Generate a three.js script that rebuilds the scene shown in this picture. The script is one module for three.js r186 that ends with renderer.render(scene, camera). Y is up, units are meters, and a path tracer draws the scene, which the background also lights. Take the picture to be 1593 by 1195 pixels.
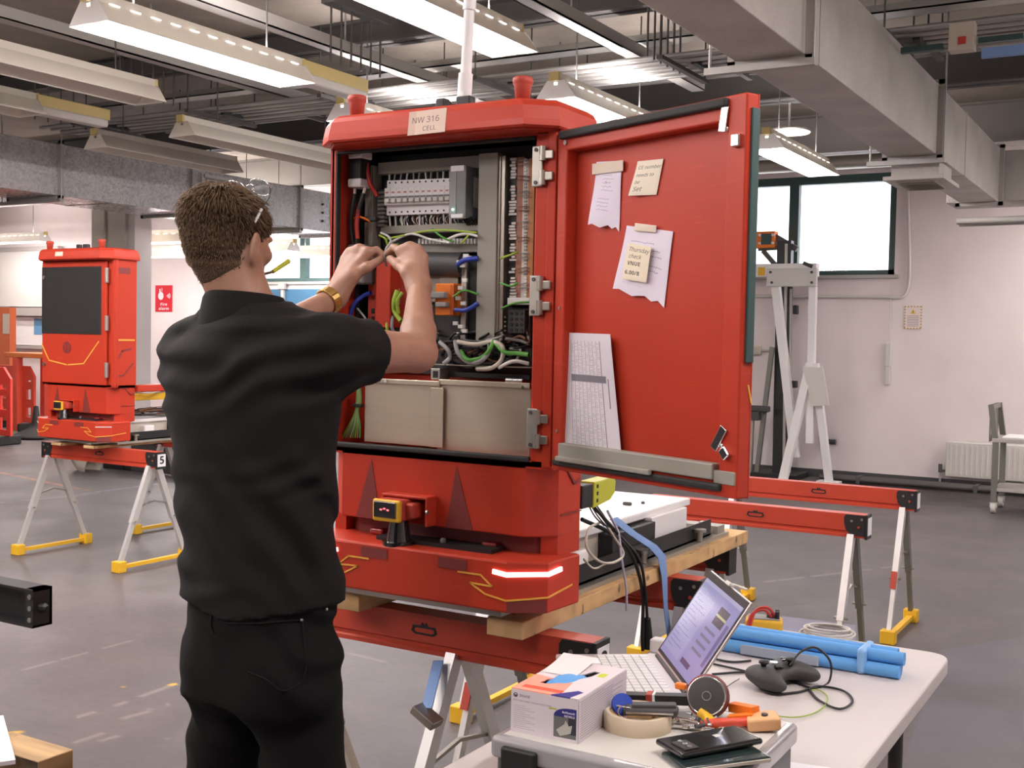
import * as THREE from 'three';
import { mergeGeometries, mergeVertices } from 'three/addons/utils/BufferGeometryUtils.js';
import { RoundedBoxGeometry } from 'three/addons/geometries/RoundedBoxGeometry.js';
import { RectAreaLightUniformsLib } from 'three/addons/lights/RectAreaLightUniformsLib.js';
import { FontLoader } from 'three/addons/loaders/FontLoader.js';
import { TextGeometry } from 'three/addons/geometries/TextGeometry.js';

// ---------------------------------------------------------------- camera, sky, exposure
const scene = new THREE.Scene();
const IMG_W = 1593, IMG_H = 1195, FOCAL = 1800, EYE = 1.53;
const camera = new THREE.PerspectiveCamera(2 * Math.atan(IMG_H / 2 / FOCAL) * 180 / Math.PI, IMG_W / IMG_H, 0.05, 80);
camera.rotation.order = 'YXZ';
camera.rotation.set(-2.38 * Math.PI / 180, 30.4 * Math.PI / 180, 1.13 * Math.PI / 180);
camera.position.set(0, EYE, 0);
camera.updateMatrixWorld(true);
scene.add(camera);
scene.background = new THREE.Color().setRGB(1.6, 1.62, 1.75);
const renderer = new THREE.WebGLRenderer({ antialias: true });
renderer.toneMapping = THREE.LinearToneMapping;
renderer.toneMappingExposure = 1.8;
renderer.shadowMap.enabled = true;
RectAreaLightUniformsLib.init();
const LAMP = new THREE.Color().setRGB(1.0, 0.92, 0.92);
const LAMP_POWER = 30, UP_POWER = 46;

// ---------------------------------------------------------------- pixel -> place
const V = (x, y, z) => new THREE.Vector3(x, y, z);
const ray = (px, py) => V((px - 796.5) / FOCAL, -(py - 597.5) / FOCAL, -1).transformDirection(camera.matrixWorld);
const rawRay = (px, py) => V((px - 796.5) / FOCAL, -(py - 597.5) / FOCAL, -1).applyMatrix4(new THREE.Matrix4().extractRotation(camera.matrixWorld));
const onY = (px, py, h) => { const r = rawRay(px, py); return r.multiplyScalar((h - EYE) / r.y).add(camera.position); };
const onZ = (px, py, z) => { const r = rawRay(px, py); return r.multiplyScalar(z / r.z).add(camera.position); };
const onX = (px, py, x) => { const r = rawRay(px, py); return r.multiplyScalar(x / r.x).add(camera.position); };
const atD = (px, py, d) => rawRay(px, py).multiplyScalar(d).add(camera.position);

// ---------------------------------------------------------------- random, noise
let seed = 12345;
const rnd = () => { seed = (seed * 1664525 + 1013904223) >>> 0; return seed / 4294967296; };
const rr = (a, b) => a + (b - a) * rnd();
const hash = (x, y, z) => { let h = (x * 374761393 + y * 668265263 + z * 2147483647) | 0; h = Math.imul(h ^ (h >>> 13), 1274126177); return ((h ^ (h >>> 16)) >>> 0) / 4294967296; };
const sm = t => t * t * (3 - 2 * t);
const lerp = (a, b, t) => a + (b - a) * t;
function noise3(x, y, z) {
  const i = Math.floor(x), j = Math.floor(y), k = Math.floor(z), u = sm(x - i), v = sm(y - j), w = sm(z - k);
  const f = (a, b, c) => hash(i + a, j + b, k + c);
  return lerp(lerp(lerp(f(0, 0, 0), f(1, 0, 0), u), lerp(f(0, 1, 0), f(1, 1, 0), u), v), lerp(lerp(f(0, 0, 1), f(1, 0, 1), u), lerp(f(0, 1, 1), f(1, 1, 1), u), v), w);
}
const tn = (x, y, p, s) => { // tiling 2d noise, period p
  const i = Math.floor(x), j = Math.floor(y), u = sm(x - i), v = sm(y - j), m = a => ((a % p) + p) % p;
  const f = (a, b) => hash(m(i + a), m(j + b), s);
  return lerp(lerp(f(0, 0), f(1, 0), u), lerp(f(0, 1), f(1, 1), u), v);
};
const clamp = (x, a = 0, b = 1) => Math.min(b, Math.max(a, x));

// ---------------------------------------------------------------- textures
function dataTex(n, m, fn, srgb = true) {
  const d = new Uint8Array(n * m * 4);
  for (let j = 0; j < m; j++) for (let i = 0; i < n; i++) {
    const c = fn((i + 0.5) / n, (j + 0.5) / m), k = (j * n + i) * 4;
    if (typeof c === 'number') { d[k] = d[k + 1] = d[k + 2] = clamp(c) * 255; } else { d[k] = clamp(c[0]) * 255; d[k + 1] = clamp(c[1]) * 255; d[k + 2] = clamp(c[2]) * 255; }
    d[k + 3] = 255;
  }
  const t = new THREE.DataTexture(d, n, m); t.wrapS = t.wrapT = THREE.RepeatWrapping; t.magFilter = THREE.LinearFilter; t.minFilter = THREE.LinearMipmapLinearFilter; t.generateMipmaps = true;
  if (srgb) t.colorSpace = THREE.SRGBColorSpace; t.needsUpdate = true; return t;
}
function canvasTex(w, h, draw) {
  const c = document.createElement('canvas'); c.width = w; c.height = h; const g = c.getContext('2d'); draw(g, w, h);
  const t = new THREE.CanvasTexture(c); t.colorSpace = THREE.SRGBColorSpace; return t;
}
const fbm = (u, v, p, s, o = 4) => { let a = 0.5, r = 0, q = p; for (let i = 0; i < o; i++) { r += a * tn(u * q, v * q, q, s + i); a /= 2; q *= 2; } return r / (1 - Math.pow(0.5, o)); };
const galvTex = dataTex(256, 256, (u, v) => { // zinc spangle: small crystals of different tone
  const p = 90; let b = 9, id = 0; const x = u * p, y = v * p, i = Math.floor(x), j = Math.floor(y), m = a => ((a % p) + p) % p;
  for (let a = -1; a < 2; a++) for (let c = -1; c < 2; c++) { const h1 = hash(m(i + a), m(j + c), 3), h2 = hash(m(i + a), m(j + c), 7); const dx = i + a + h1 - x, dy = j + c + h2 - y, d = dx * dx + dy * dy; if (d < b) { b = d; id = hash(m(i + a), m(j + c), 11); } }
  const t = 0.72 + 0.18 * id + 0.08 * (fbm(u, v, 4, 31) - 0.5); return [t, t * 0.99, t * 0.985];
});
const galvRough = dataTex(128, 128, (u, v) => 0.4 + 0.35 * tn(u * 46, v * 46, 46, 5), false);
const concreteTex = dataTex(512, 512, (u, v) => { const t = 0.78 + 0.16 * (fbm(u, v, 4, 41, 5) - 0.5) + 0.06 * (tn(u * 200, v * 200, 200, 9) - 0.5); return [t, t * 0.985, t * 0.96]; });
const wallTex = dataTex(512, 512, (u, v) => { const t = 0.93 + 0.05 * (fbm(u, v, 3, 61, 5) - 0.5); return [t, t * 0.985, t * 0.98]; });
const woodTex = dataTex(512, 256, (u, v) => { // grain along u
  const w = fbm(u, v, 3, 71, 3), g = tn(u * 6, v * 60, 60, 13), ring = 0.5 + 0.5 * Math.sin((v * 26 + w * 5 + 0.6 * tn(u * 4, v * 8, 8, 17)) * 2);
  const kn = [[0.2, 0.3], [0.62, 0.72], [0.85, 0.2]].reduce((a, [x, y]) => { const dx = (u - x) * 9, dy = (v - y) * 14; return Math.max(a, Math.exp(-(dx * dx + dy * dy) * 3)); }, 0);
  const t = 0.82 - 0.16 * ring * 0.7 - 0.1 * g - 0.45 * kn; return [t, t * 0.84, t * 0.62];
});
const osbTex = dataTex(256, 256, (u, v) => { const a = tn(u * 14, v * 40, 40, 81), b = tn(u * 40, v * 14, 40, 83), t = 0.86 - 0.22 * a * b - (tn(u * 30, v * 30, 30, 85) > 0.86 ? 0.28 : 0); return [t, t * 0.83, t * 0.6]; });
const scuffTex = dataTex(512, 512, (u, v) => { const t = 0.94 + 0.06 * (fbm(u, v, 5, 91, 4) - 0.5) + (tn(u * 9, v * 160, 160, 93) > 0.93 ? 0.05 : 0); return [t, t, t]; });
const brushTex = dataTex(256, 256, (u, v) => { const t = 0.86 + 0.025 * (tn(u * 4, v * 180, 180, 95) - 0.5) + 0.09 * (fbm(u, v, 3, 96, 3) - 0.5); return [t, t * 0.99, t * 0.95]; });
const weaveTex = dataTex(128, 128, (u, v) => 0.5 + 0.25 * Math.sin(u * 128 * Math.PI / 2) * Math.sin(v * 128 * Math.PI / 2) + 0.25 * tn(u * 64, v * 64, 64, 97), false);
const skinTex = dataTex(256, 256, (u, v) => { const a = fbm(u, v, 6, 101, 4), b = tn(u * 90, v * 90, 90, 103), t = 0.95 + 0.1 * (a - 0.5) + 0.05 * (b - 0.5); return [t, t * (0.97 + 0.05 * a), t * (0.95 + 0.08 * a)]; });
const hairTex = dataTex(256, 256, (u, v) => { const t = 0.55 + 0.75 * (tn(u * 130, v * 7, 130, 105) - 0.35) * tn(u * 30, v * 5, 30, 107) + 0.2 * tn(u * 60, v * 4, 60, 109); return [t, t * 0.95, t * 0.9]; });
const hairBump = dataTex(256, 256, (u, v) => tn(u * 130, v * 9, 130, 105), false);

// ---------------------------------------------------------------- materials
const mat = (c, rough = 0.6, metal = 0, o = {}) => new THREE.MeshPhysicalMaterial({ color: c, roughness: rough, metalness: metal, ...o });
const lin = (r, g, b) => new THREE.Color().setRGB(r, g, b);
const K = {
  red: mat(lin(0.55, 0.05, 0.023), 0.42, 0, { map: scuffTex, clearcoat: 0.08, clearcoatRoughness: 0.2, specularIntensity: 0.45 }),
  redDark: mat(lin(0.2, 0.03, 0.026), 0.5),
  redMatt: mat(lin(0.45, 0.05, 0.028), 0.55),
  beamRed: mat(lin(0.58, 0.062, 0.028), 0.42, 0, { map: scuffTex }),
  gold: mat(lin(0.8, 0.42, 0.06), 0.4),
  black: mat(lin(0.014, 0.014, 0.015), 0.5),
  rubber: mat(lin(0.02, 0.021, 0.02), 0.75),
  blackMetal: mat(lin(0.025, 0.025, 0.027), 0.38, 0.3),
  mesh: mat(lin(0.018, 0.016, 0.015), 0.7),
  steel: mat(lin(0.62, 0.6, 0.57), 0.35, 0.9, { map: brushTex }),
  stainless: mat(lin(0.8, 0.73, 0.62), 0.32, 0.7, { map: brushTex }),
  alu: mat(lin(0.66, 0.65, 0.64), 0.42, 0.75, { map: brushTex }),
  aluDark: mat(lin(0.2, 0.2, 0.17), 0.5, 0.5),
  yellow: mat(lin(0.78, 0.45, 0.02), 0.5),
  lime: mat(lin(0.5, 0.52, 0.04), 0.45),
  white: mat(lin(0.8, 0.79, 0.78), 0.5),
  offWhite: mat(lin(0.62, 0.6, 0.56), 0.55),
  cream: mat(lin(0.55, 0.5, 0.42), 0.5),
  grey: mat(lin(0.3, 0.3, 0.29), 0.55),
  midGrey: mat(lin(0.17, 0.17, 0.165), 0.55),
  darkGrey: mat(lin(0.06, 0.06, 0.062), 0.55),
  trunk: mat(lin(0.31, 0.295, 0.25), 0.6),
  galv: mat(lin(0.78, 0.77, 0.76), 0.5, 0.12, { map: galvTex, roughnessMap: galvRough }),
  conduit: mat(lin(0.42, 0.41, 0.39), 0.5, 0.6),
  galvSmooth: mat(lin(0.86, 0.84, 0.82), 0.5, 0.12, { map: concreteTex }),
  darkSteel: mat(lin(0.1, 0.095, 0.09), 0.6, 0.3),
  steelPaint: mat(lin(0.42, 0.4, 0.37), 0.55, 0.2),
  fitting: mat(lin(0.66, 0.62, 0.54), 0.5),
  fitYellow: mat(lin(0.62, 0.5, 0.2), 0.5),
  ceiling: mat(lin(0.62, 0.56, 0.5), 0.9, 0, { map: concreteTex }),
  wall: mat(lin(0.92, 0.86, 0.86), 0.8, 0, { map: wallTex }),
  column: mat(lin(0.8, 0.77, 0.76), 0.7, 0, { map: wallTex }),
  frameGreen: mat(lin(0.03, 0.075, 0.07), 0.45),
  timber: mat(lin(0.85, 0.8, 0.72), 0.7, 0, { map: woodTex }),
  osb: mat(lin(1.0, 0.95, 0.9), 0.75, 0, { map: osbTex }),
  paper: mat(lin(0.82, 0.8, 0.82), 0.8),
  tape: mat(lin(0.72, 0.62, 0.5), 0.7),
  table: mat(lin(0.72, 0.7, 0.69), 0.45, 0, { map: wallTex }),
  blueFoam: mat(lin(0.12, 0.38, 0.78), 0.55),
  blue: mat(lin(0.03, 0.08, 0.5), 0.5),
  blueStrap: mat(lin(0.2, 0.33, 0.62), 0.7),
  orange: mat(lin(0.85, 0.2, 0.01), 0.5),
  barrier: mat(lin(0.75, 0.09, 0.05), 0.5),
  green: mat(lin(0.1, 0.36, 0.05), 0.5),
  greenYellow: mat(lin(0.35, 0.5, 0.05), 0.5),
  wireWhite: mat(lin(0.7, 0.68, 0.64), 0.5),
  wireRed: mat(lin(0.5, 0.04, 0.03), 0.5),
  wireBlue: mat(lin(0.03, 0.06, 0.4), 0.5),
  wireBrown: mat(lin(0.2, 0.08, 0.04), 0.5),
  skin: mat(lin(0.42, 0.225, 0.15), 0.5, 0, { map: skinTex, sheen: 0.2 }),
  hair: mat(lin(0.165, 0.099, 0.05), 0.55, 0, { map: hairTex, bumpMap: hairBump, bumpScale: 0.002 }),
  hairShort: mat(lin(0.165, 0.099, 0.05), 0.7, 0, { map: hairTex, bumpMap: hairBump, bumpScale: 0.001 }),
  shirt: mat(lin(0.0115, 0.011, 0.0108), 0.9, 0, { specularIntensity: 0.45, bumpMap: weaveTex, bumpScale: 0.0006, sheen: 0.12, sheenRoughness: 0.6, sheenColor: lin(0.1, 0.09, 0.09) }),
  jeans: mat(lin(0.0065, 0.0065, 0.0063), 0.9, 0, { specularIntensity: 0.4, bumpMap: weaveTex, bumpScale: 0.0006, sheen: 0.1, sheenRoughness: 0.6, sheenColor: lin(0.07, 0.065, 0.06) }),
  goldMetal: mat(lin(0.85, 0.58, 0.2), 0.28, 1),
  chrome: mat(lin(0.8, 0.8, 0.8), 0.2, 1),
  tapeCream: mat(lin(0.72, 0.6, 0.43), 0.7),
  laptop: mat(lin(0.55, 0.5, 0.48), 0.4, 0.6),
  glossBlack: mat(lin(0.012, 0.013, 0.014), 0.12, 0, { clearcoat: 1, clearcoatRoughness: 0.05 }),
  casePlastic: mat(lin(0.07, 0.072, 0.075), 0.4),
  caseLid: mat(lin(0.35, 0.34, 0.35), 0.2, 0, { clearcoat: 0.5 }),
};

const each = (name, geos, m, parent, o) => geos.map(g => mesh(name, g, m, parent, o));
// ---------------------------------------------------------------- geometry helpers (metres, place coordinates)
const xf = (g, p, r) => { if (r) g.applyMatrix4(new THREE.Matrix4().makeRotationFromEuler(new THREE.Euler(...r))); if (p) g.translate(...p); return g; };
const box = (cx, cy, cz, w, h, d, r) => xf(new THREE.BoxGeometry(w, h, d), [cx, cy, cz], r);
const bx = (x0, x1, y0, y1, z0, z1) => box((x0 + x1) / 2, (y0 + y1) / 2, (z0 + z1) / 2, Math.abs(x1 - x0), Math.abs(y1 - y0), Math.abs(z1 - z0));
const rb = (cx, cy, cz, w, h, d, rad = 0.005, r, seg = 2) => xf(new RoundedBoxGeometry(w, h, d, seg, Math.min(rad, w / 2.02, h / 2.02, d / 2.02)), [cx, cy, cz], r);
const rbx = (x0, x1, y0, y1, z0, z1, rad = 0.004) => rb((x0 + x1) / 2, (y0 + y1) / 2, (z0 + z1) / 2, Math.abs(x1 - x0), Math.abs(y1 - y0), Math.abs(z1 - z0), rad);
const v3 = a => a.isVector3 ? a.clone() : V(...a);
function cyl(a, b, r0, r1 = r0, seg = 14) {
  a = v3(a); b = v3(b); const d = b.clone().sub(a), g = new THREE.CylinderGeometry(r1, r0, d.length(), seg);
  g.applyQuaternion(new THREE.Quaternion().setFromUnitVectors(V(0, 1, 0), d.clone().normalize())); const m = a.add(b).multiplyScalar(0.5); g.translate(m.x, m.y, m.z); return g;
}
function bar(a, b, w, h, up = V(0, 1, 0)) { // rectangular bar from a to b, w across, h along up
  a = v3(a); b = v3(b); const d = b.clone().sub(a), L = d.length(), z = d.normalize(), x = new THREE.Vector3().crossVectors(up, z).normalize(), y = new THREE.Vector3().crossVectors(z, x);
  const g = new THREE.BoxGeometry(w, h, L); g.applyMatrix4(new THREE.Matrix4().makeBasis(x, y, z)); const m = a.add(b).multiplyScalar(0.5); g.translate(m.x, m.y, m.z); return g;
}
const tube = (pts, r, n = 0, rad = 6) => new THREE.TubeGeometry(new THREE.CatmullRomCurve3(pts.map(v3)), n || Math.max(8, pts.length * 6), r, rad, false);
const lathe = (prof, p, seg = 20, r) => xf(new THREE.LatheGeometry(prof.map(q => new THREE.Vector2(...q)), seg), p, r);
function ext(pts, depth, bevel = 0, holes = []) { // polygon in xy, extruded along +z
  const s = new THREE.Shape(pts.map(q => new THREE.Vector2(...q)));
  for (const h of holes) s.holes.push(new THREE.Path(h.map(q => new THREE.Vector2(...q))));
  return new THREE.ExtrudeGeometry(s, { depth, bevelEnabled: bevel > 0, bevelThickness: bevel, bevelSize: bevel, bevelOffset: -bevel, bevelSegments: 2, curveSegments: 6 });
}
function plan(pts, y0, y1, bevel = 0) { // polygon given in x,z, extruded upward
  const g = ext(pts.map(([x, z]) => [x, -z]), y1 - y0 - 2 * bevel, bevel); g.rotateX(-Math.PI / 2); g.translate(0, y0 + bevel, 0); return g;
}
function boxUV(g, long) {
  const p = g.attributes.position, n = g.attributes.normal, uv = new Float32Array(p.count * 2);
  for (let i = 0; i < p.count; i++) {
    const ax = Math.abs(n.getX(i)), ay = Math.abs(n.getY(i)), az = Math.abs(n.getZ(i)); let u, v;
    if (ax >= ay && ax >= az) { u = p.getZ(i); v = p.getY(i); if (long === 'y') [u, v] = [v, u]; }
    else if (ay >= az) { u = p.getX(i); v = p.getZ(i); if (long === 'z') [u, v] = [v, u]; }
    else { u = p.getX(i); v = p.getY(i); if (long === 'y') [u, v] = [v, u]; }
    uv[2 * i] = u; uv[2 * i + 1] = v;
  }
  g.setAttribute('uv', new THREE.BufferAttribute(uv, 2)); return g;
}
function norm(g) { const q = g.index ? g.toNonIndexed() : g; for (const k of Object.keys(q.attributes)) if (!['position', 'normal', 'uv', 'color'].includes(k)) q.deleteAttribute(k); return q; }
const ORIGIN = new Map();
function mesh(name, geos, m, parent, o = {}) {
  let g = (Array.isArray(geos) ? geos : [geos]).map(norm);
  g = g.length > 1 ? mergeGeometries(g.map(q => { q.deleteAttribute('color'); return q; })) : g[0];
  if (!o.keepUV) boxUV(g, o.long);
  const og = parent && ORIGIN.get(parent); if (og) g.translate(-og.x, -og.y, -og.z);
  const b = new THREE.Mesh(g, m); b.name = name; b.castShadow = b.receiveShadow = true;
  if (og) ORIGIN.set(b, og);
  if (parent) parent.add(b);
  if (o.label) b.userData.label = o.label;
  if (o.kind) b.userData.kind = o.kind;
  return b;
}
const used = new Map();
const numbered = n => { const k = used.get(n) || 0; used.set(n, k + 1); return k ? n + '_' + String(k).padStart(3, '0') : n; };
function thing(name, label, category, origin = [0, 0, 0], group, turn) {
  const g = new THREE.Group(); g.name = numbered(name); g.position.set(...(origin.isVector3 ? origin.toArray() : origin));
  if (turn !== undefined) g.rotation.y = turn; else ORIGIN.set(g, g.position.clone());
  g.userData.label = label; g.userData.category = category; if (group) g.userData.group = group;
  scene.add(g); return g;
}
function copyOf(src, pos, label, turn = 0) {
  const c = src.clone(); c.name = numbered(src.name.replace(/_\d{3}$/, '')); c.position.set(...pos); c.rotation.y = turn; c.userData = { ...src.userData }; if (label) c.userData.label = label; scene.add(c); return c;
}
function struct(name, geos, m, o) { const b = mesh(name, geos, m, scene, o); b.userData.kind = 'structure'; return b; }
function single(name, label, category, geos, m, group, o) { const b = mesh(name, geos, m, null, o); b.name = numbered(name); b.geometry.computeBoundingBox(); const c = b.geometry.boundingBox.getCenter(V(0, 0, 0)); c.y = b.geometry.boundingBox.min.y; b.geometry.translate(-c.x, -c.y, -c.z); b.position.copy(c); b.userData.label = label; b.userData.category = category; if (group) b.userData.group = group; scene.add(b); return b; }
const printed = tex => mat(0xffffff, 0.75, 0, { map: tex });
// ---------------------------------------------------------------- smooth surface from a distance field (surface nets)
function netSurface(f, lo, hi, h) {
  const nx = Math.ceil((hi.x - lo.x) / h) + 1, ny = Math.ceil((hi.y - lo.y) / h) + 1, nz = Math.ceil((hi.z - lo.z) / h) + 1;
  const F = new Float32Array(nx * ny * nz), p = V(0, 0, 0), id = (i, j, k) => (k * ny + j) * nx + i;
  for (let k = 0; k < nz; k++) for (let j = 0; j < ny; j++) for (let i = 0; i < nx; i++) { p.set(lo.x + i * h, lo.y + j * h, lo.z + k * h); F[id(i, j, k)] = f(p); }
  const cell = new Int32Array(nx * ny * nz).fill(-1), pos = [], idx = [];
  const C = [[0, 0, 0], [1, 0, 0], [0, 1, 0], [1, 1, 0], [0, 0, 1], [1, 0, 1], [0, 1, 1], [1, 1, 1]], E = [[0, 1], [2, 3], [4, 5], [6, 7], [0, 2], [1, 3], [4, 6], [5, 7], [0, 4], [1, 5], [2, 6], [3, 7]];
  for (let k = 0; k < nz - 1; k++) for (let j = 0; j < ny - 1; j++) for (let i = 0; i < nx - 1; i++) {
    const v = C.map(c => F[id(i + c[0], j + c[1], k + c[2])]); let n = 0; for (const q of v) if (q < 0) n++; if (n === 0 || n === 8) continue;
    let x = 0, y = 0, z = 0, m = 0; for (const [a, b] of E) if ((v[a] < 0) !== (v[b] < 0)) { const t = v[a] / (v[a] - v[b]); x += lerp(C[a][0], C[b][0], t); y += lerp(C[a][1], C[b][1], t); z += lerp(C[a][2], C[b][2], t); m++; }
    cell[id(i, j, k)] = pos.length / 3; pos.push(lo.x + (i + x / m) * h, lo.y + (j + y / m) * h, lo.z + (k + z / m) * h);
  }
  const quad = (a, b, c, d, s) => { if (a < 0 || b < 0 || c < 0 || d < 0) return; if (s) idx.push(a, b, c, a, c, d); else idx.push(a, c, b, a, d, c); };
  for (let k = 1; k < nz - 1; k++) for (let j = 1; j < ny - 1; j++) for (let i = 1; i < nx - 1; i++) {
    const a = F[id(i, j, k)] < 0;
    if (a !== F[id(i + 1, j, k)] < 0) quad(cell[id(i, j - 1, k - 1)], cell[id(i, j, k - 1)], cell[id(i, j, k)], cell[id(i, j - 1, k)], a);
    if (a !== F[id(i, j + 1, k)] < 0) quad(cell[id(i - 1, j, k - 1)], cell[id(i - 1, j, k)], cell[id(i, j, k)], cell[id(i, j, k - 1)], a);
    if (a !== F[id(i, j, k + 1)] < 0) quad(cell[id(i - 1, j - 1, k)], cell[id(i, j - 1, k)], cell[id(i, j, k)], cell[id(i - 1, j, k)], a);
  }
  const g = new THREE.BufferGeometry(); g.setAttribute('position', new THREE.Float32BufferAttribute(pos, 3)); g.setIndex(idx);
  g.computeVertexNormals();
  g.setAttribute('uv', new THREE.Float32BufferAttribute(new Float32Array(pos.length / 3 * 2), 2));
  return g;
}
const smin = (a, b, k) => { const h = clamp(0.5 + 0.5 * (b - a) / k); return lerp(b, a, h) - k * h * (1 - h); };
const smax = (a, b, k) => -smin(-a, -b, k);
function capD(p, a, b, r0, r1) { // distance to a tapered capsule
  const bx2 = b.x - a.x, by = b.y - a.y, bz = b.z - a.z, px = p.x - a.x, py = p.y - a.y, pz = p.z - a.z;
  const t = clamp((px * bx2 + py * by + pz * bz) / (bx2 * bx2 + by * by + bz * bz));
  return Math.hypot(px - bx2 * t, py - by * t, pz - bz * t) - lerp(r0, r1, t);
}
// ---------------------------------------------------------------- setting
const X0 = -19, X1 = 4.5, Z0 = -13.05, Z1 = 4.5, CEIL = 3.78;
// floor: painted concrete, worn; paint marks and scrapes copied where they lie
const floorTex = (() => {
  const n = 2048, d = new Float32Array(n * n * 3), W = X1 - X0, D = Z1 - Z0;
  for (let j = 0; j < n; j++) for (let i = 0; i < n; i++) {
    const u = i / n, v = j / n, x = X0 + u * W, z = Z0 + v * D;
    const a = fbm(u, v, 8, 201, 5), b = fbm(u, v, 60, 211, 3), c = tn(u * 900, v * 900, 900, 215), e = fbm(u, v, 22, 221, 4);
    let t = 0.35 + 0.13 * (a - 0.5) + 0.05 * (b - 0.5) + 0.03 * (c - 0.5);
    const worn = clamp((e - 0.56) * 9) * 0.5 + clamp((noise3(x * 0.5 + 7, 3, z * 0.5) - 0.55) * 6) * 0.4;
    let R = t * 1.0, G = t * 0.945, B = t * 0.955;
    R = lerp(R, 0.44, worn * 0.45); G = lerp(G, 0.4, worn * 0.45); B = lerp(B, 0.37, worn * 0.45);
    const k = (j * n + i) * 3; d[k] = R; d[k + 1] = G; d[k + 2] = B;
  }
  const stroke = (p, q, w, col, al, br = 0.5) => { // painted or scraped line between two floor points, broken up by wear
    const L = Math.hypot(q.x - p.x, q.z - p.z), N = Math.ceil(L / 0.006), r = Math.ceil(w / W * n) + 1;
    for (let s = 0; s <= N; s++) { const f = s / N, x = lerp(p.x, q.x, f), z = lerp(p.z, q.z, f), ci = Math.round((x - X0) / W * n), cj = Math.round((z - Z0) / D * n);
      for (let j = -r; j <= r; j++) for (let i = -r; i <= r; i++) { const ii = ci + i, jj = cj + j; if (ii < 0 || jj < 0 || ii >= n || jj >= n) continue; const wx = X0 + ii / n * W, wz = Z0 + jj / n * D; const dd = Math.hypot(wx - x, wz - z); if (dd > w / 2 + 0.006) continue; if (noise3(wx * 14, 5, wz * 14) < br) continue; const k = (jj * n + ii) * 3; const aa = al * clamp((w / 2 + 0.006 - dd) / 0.008); for (let c = 0; c < 3; c++) d[k + c] = lerp(d[k + c], col[c], aa * 0.5); } }
  };
  const fl = (px, py) => onY(px, py, 0);
  const pale = [0.54, 0.5, 0.48], org = [0.66, 0.42, 0.33], yel = [0.8, 0.62, 0.2], grn = [0.38, 0.52, 0.36], lil = [0.55, 0.54, 0.64];
  for (const [a, b, w, c, al, br] of [
    [[35, 1042], [205, 996], 0.02, pale, 0.5, 0.3], [[70, 1130], [160, 1103], 0.03, pale, 0.4, 0.45], [[180, 1097], [268, 1065], 0.03, pale, 0.4, 0.45], [[190, 1117], [232, 1106], 0.03, pale, 0.4, 0.4], [[233, 1102], [260, 1095], 0.03, pale, 0.55, 0.3], [[115, 1155], [165, 1138], 0.025, pale, 0.4, 0.4], [[155, 1152], [205, 1138], 0.025, pale, 0.4, 0.4], [[240, 1152], [262, 1148], 0.02, pale, 0.4, 0.4],
    [[265, 1065], [288, 1061], 0.03, yel, 0.7, 0.35], [[12, 1140], [32, 1138], 0.03, yel, 0.7, 0.4], [[180, 1070], [192, 1068], 0.02, yel, 0.5, 0.4],
    [[0, 735], [150, 766], 0.07, org, 0.55, 0.25], [[0, 782], [150, 768], 0.05, pale, 0.35, 0.3], [[130, 768], [250, 752], 0.06, lil, 0.5, 0.2],
    [[540, 1015], [620, 1035], 0.02, pale, 0.3, 0.5], [[1190, 905], [1400, 880], 0.04, pale, 0.35, 0.4], [[1130, 950], [1260, 938], 0.02, [0.3, 0.28, 0.28], 0.4, 0.3], [[1360, 930], [1400, 936], 0.02, [0.3, 0.28, 0.28], 0.4, 0.3],
  ]) stroke(fl(...a), fl(...b), w, c, al, br);
  // green painted bay by the barriers, lilac painted bay behind the table, brown patch of dirt and painted-in shadow by the radiator
  const bay = (poly, col, al) => { const ps = poly.map(q => fl(...q)); for (let j = 0; j < n; j++) { const z = Z0 + j / n * D; for (let i = 0; i < n; i++) { const x = X0 + i / n * W; let ins = false; for (let a = 0, b = ps.length - 1; a < ps.length; b = a++) if ((ps[a].z > z) !== (ps[b].z > z) && x < (ps[b].x - ps[a].x) * (z - ps[a].z) / (ps[b].z - ps[a].z) + ps[a].x) ins = !ins; if (!ins) continue; const k = (j * n + i) * 3, w = al * clamp(0.4 + noise3(x * 3, 1, z * 3)); for (let c = 0; c < 3; c++) d[k + c] = lerp(d[k + c], col[c], w); } } };
  bay([[-60, 690], [150, 676], [150, 655], [-60, 662]], grn, 0.8);
  bay([[1215, 958], [1330, 972], [1330, 1010], [1190, 990]], lil, 0.7);
  bay([[1462, 1010], [1593, 990], [1700, 1195], [1400, 1195]], [0.42, 0.41, 0.47], 0.5);
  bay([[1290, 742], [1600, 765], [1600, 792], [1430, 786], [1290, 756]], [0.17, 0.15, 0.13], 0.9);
  const u8 = new Uint8Array(n * n * 4); for (let i = 0; i < n * n; i++) { u8[i * 4] = clamp(d[i * 3]) * 255; u8[i * 4 + 1] = clamp(d[i * 3 + 1]) * 255; u8[i * 4 + 2] = clamp(d[i * 3 + 2]) * 255; u8[i * 4 + 3] = 255; }
  const t = new THREE.DataTexture(u8, n, n); t.magFilter = THREE.LinearFilter; t.minFilter = THREE.LinearMipmapLinearFilter; t.generateMipmaps = true; t.colorSpace = THREE.SRGBColorSpace; t.needsUpdate = true; return t;
})();
const floorRough = dataTex(256, 256, (u, v) => 0.42 + 0.3 * fbm(u, v, 6, 231, 4), false);
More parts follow.
